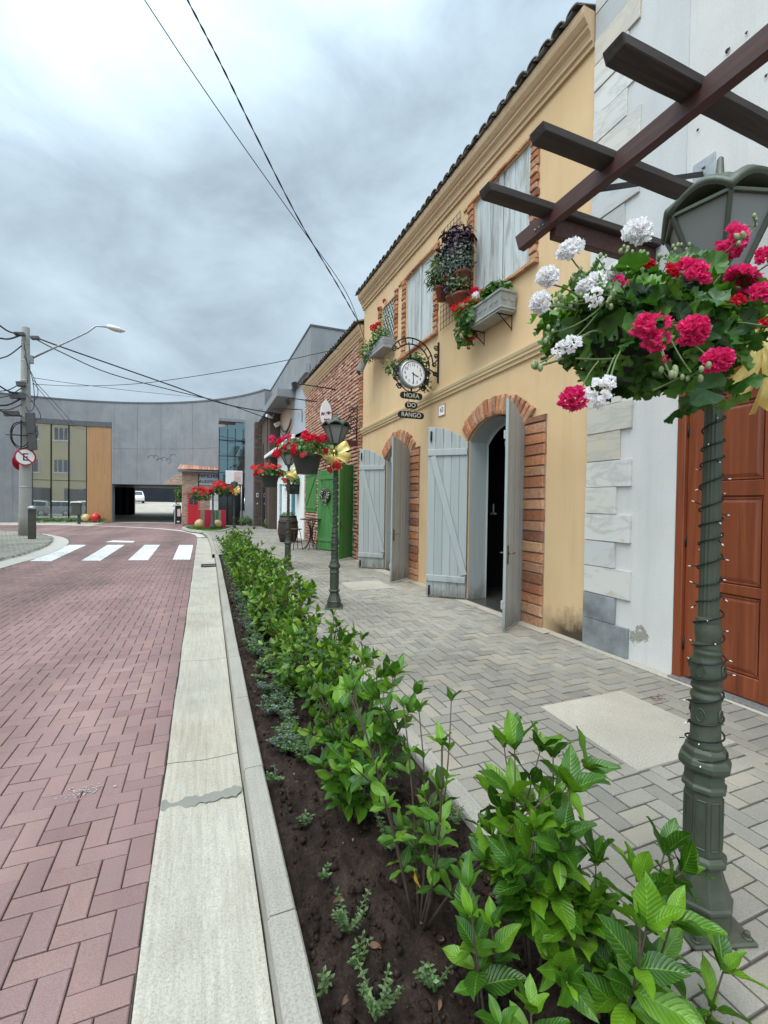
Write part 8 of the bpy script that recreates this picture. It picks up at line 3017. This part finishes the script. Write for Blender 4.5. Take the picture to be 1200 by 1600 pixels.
SEEDS = [(590, 1590, .13, 8, 'pale seedling nearest the front of the bed'), (545, 1460, .14, 6, 'tall thin seedling beside the gutter kerb'), (505, 1372, .07, 5, 'tiny seedling alone on the dark soil'), (478, 1290, .06, 6, 'low spreading seedling near the kerb, before the mortar repair'),
         (432, 1222, .07, 8, 'low seedling close to the kerb'), (440, 1165, .10, 9, 'rounded grey seedling among others'), (420, 1115, .10, 9, 'grey seedling clump by the kerb'), (455, 1130, .10, 7, 'grey seedling leaning to the shrubs'), (610, 1330, .15, 6, 'seedling under the leggy sparse shrub'), (715, 1290, .10, 6, 'seedling in front of the pavement edging'),
         (680, 1545, .08, 8, 'seedling at the foot of the small young shrub'), (500, 1560, .06, 4, 'very small seedling near the bottom kerb'), (560, 1510, .08, 5, 'seedling between two pale ones at the front')]
for i, (u, v, h, n, lab) in enumerate(SEEDS):
    seedling(tuple(on_z(u, v, .07)), 300 + i, lab, h, n)
for i in range(78):
    y = 2.5 + i * .066 + rS.normal(0, .05)
    seedling((.45 + kshift(y) + abs(rS.normal(0, .09)), y, .065), 400 + i, 'small grey green seedling in the row along the kerb', rS.uniform(.08, .16), 9, 'leaf_grey' if i % 3 else 'leaf_silver', .028)
parts = []
for i in range(60):
    y = rS.uniform(7.6, 13.5)
    parts += leaf_mass(rS, (.45 + kshift(y) + abs(rS.normal(0, .06)), y, .10), (.10, .12, .07), 26, .030, [T_SMALL], .2, .8, -.4)
o = leaves_obj('ground_cover', parts, MT['leaf_grey'], None); o['kind'] = 'stuff'; o['label'] = 'low grey green ground cover at the far end of the bed'

# dry leaves and pale bits lying on the soil
n = 150
X_ = rS.uniform(.38, 1.12, n); Y_ = .5 + rS.power(.7, n) * 6
P = np.stack([X_ + np.array([kshift(y) for y in Y_]), Y_, .062 + .035 * np.sin(np.pi * (X_ - .33) / .86)], 1)
o = leaves_obj('leaf_litter', [place(T_HEDGE, P, rS.normal(0, 1, (n, 3)) * np.array([1, 1, .12]), rS.normal(0, .35, (n, 3)) + np.array([0, 0, 1]), rS.uniform(.012, .045, n))], plain('dry_leaf', (.15, .075, .04), .8, .5, 14, 0, isl=.6), None)
o['kind'] = 'stuff'; o['label'] = 'dry brown leaves scattered on the dark soil'
# something bright on the dark counter just inside the near doorway
p = on_x(771, 795, WALLX + .9)
mb = MB(); mb.tube([tuple(p + np.array([0, 0, -.07])), tuple(p + np.array([0, 0, .09]))], .016, 8); mb.box(p[0] - .03, p[0] + .03, p[1] - .05, p[1] + .05, p[2] - .10, p[2] - .07)
mb.build('dispenser', MT['white'], YB)
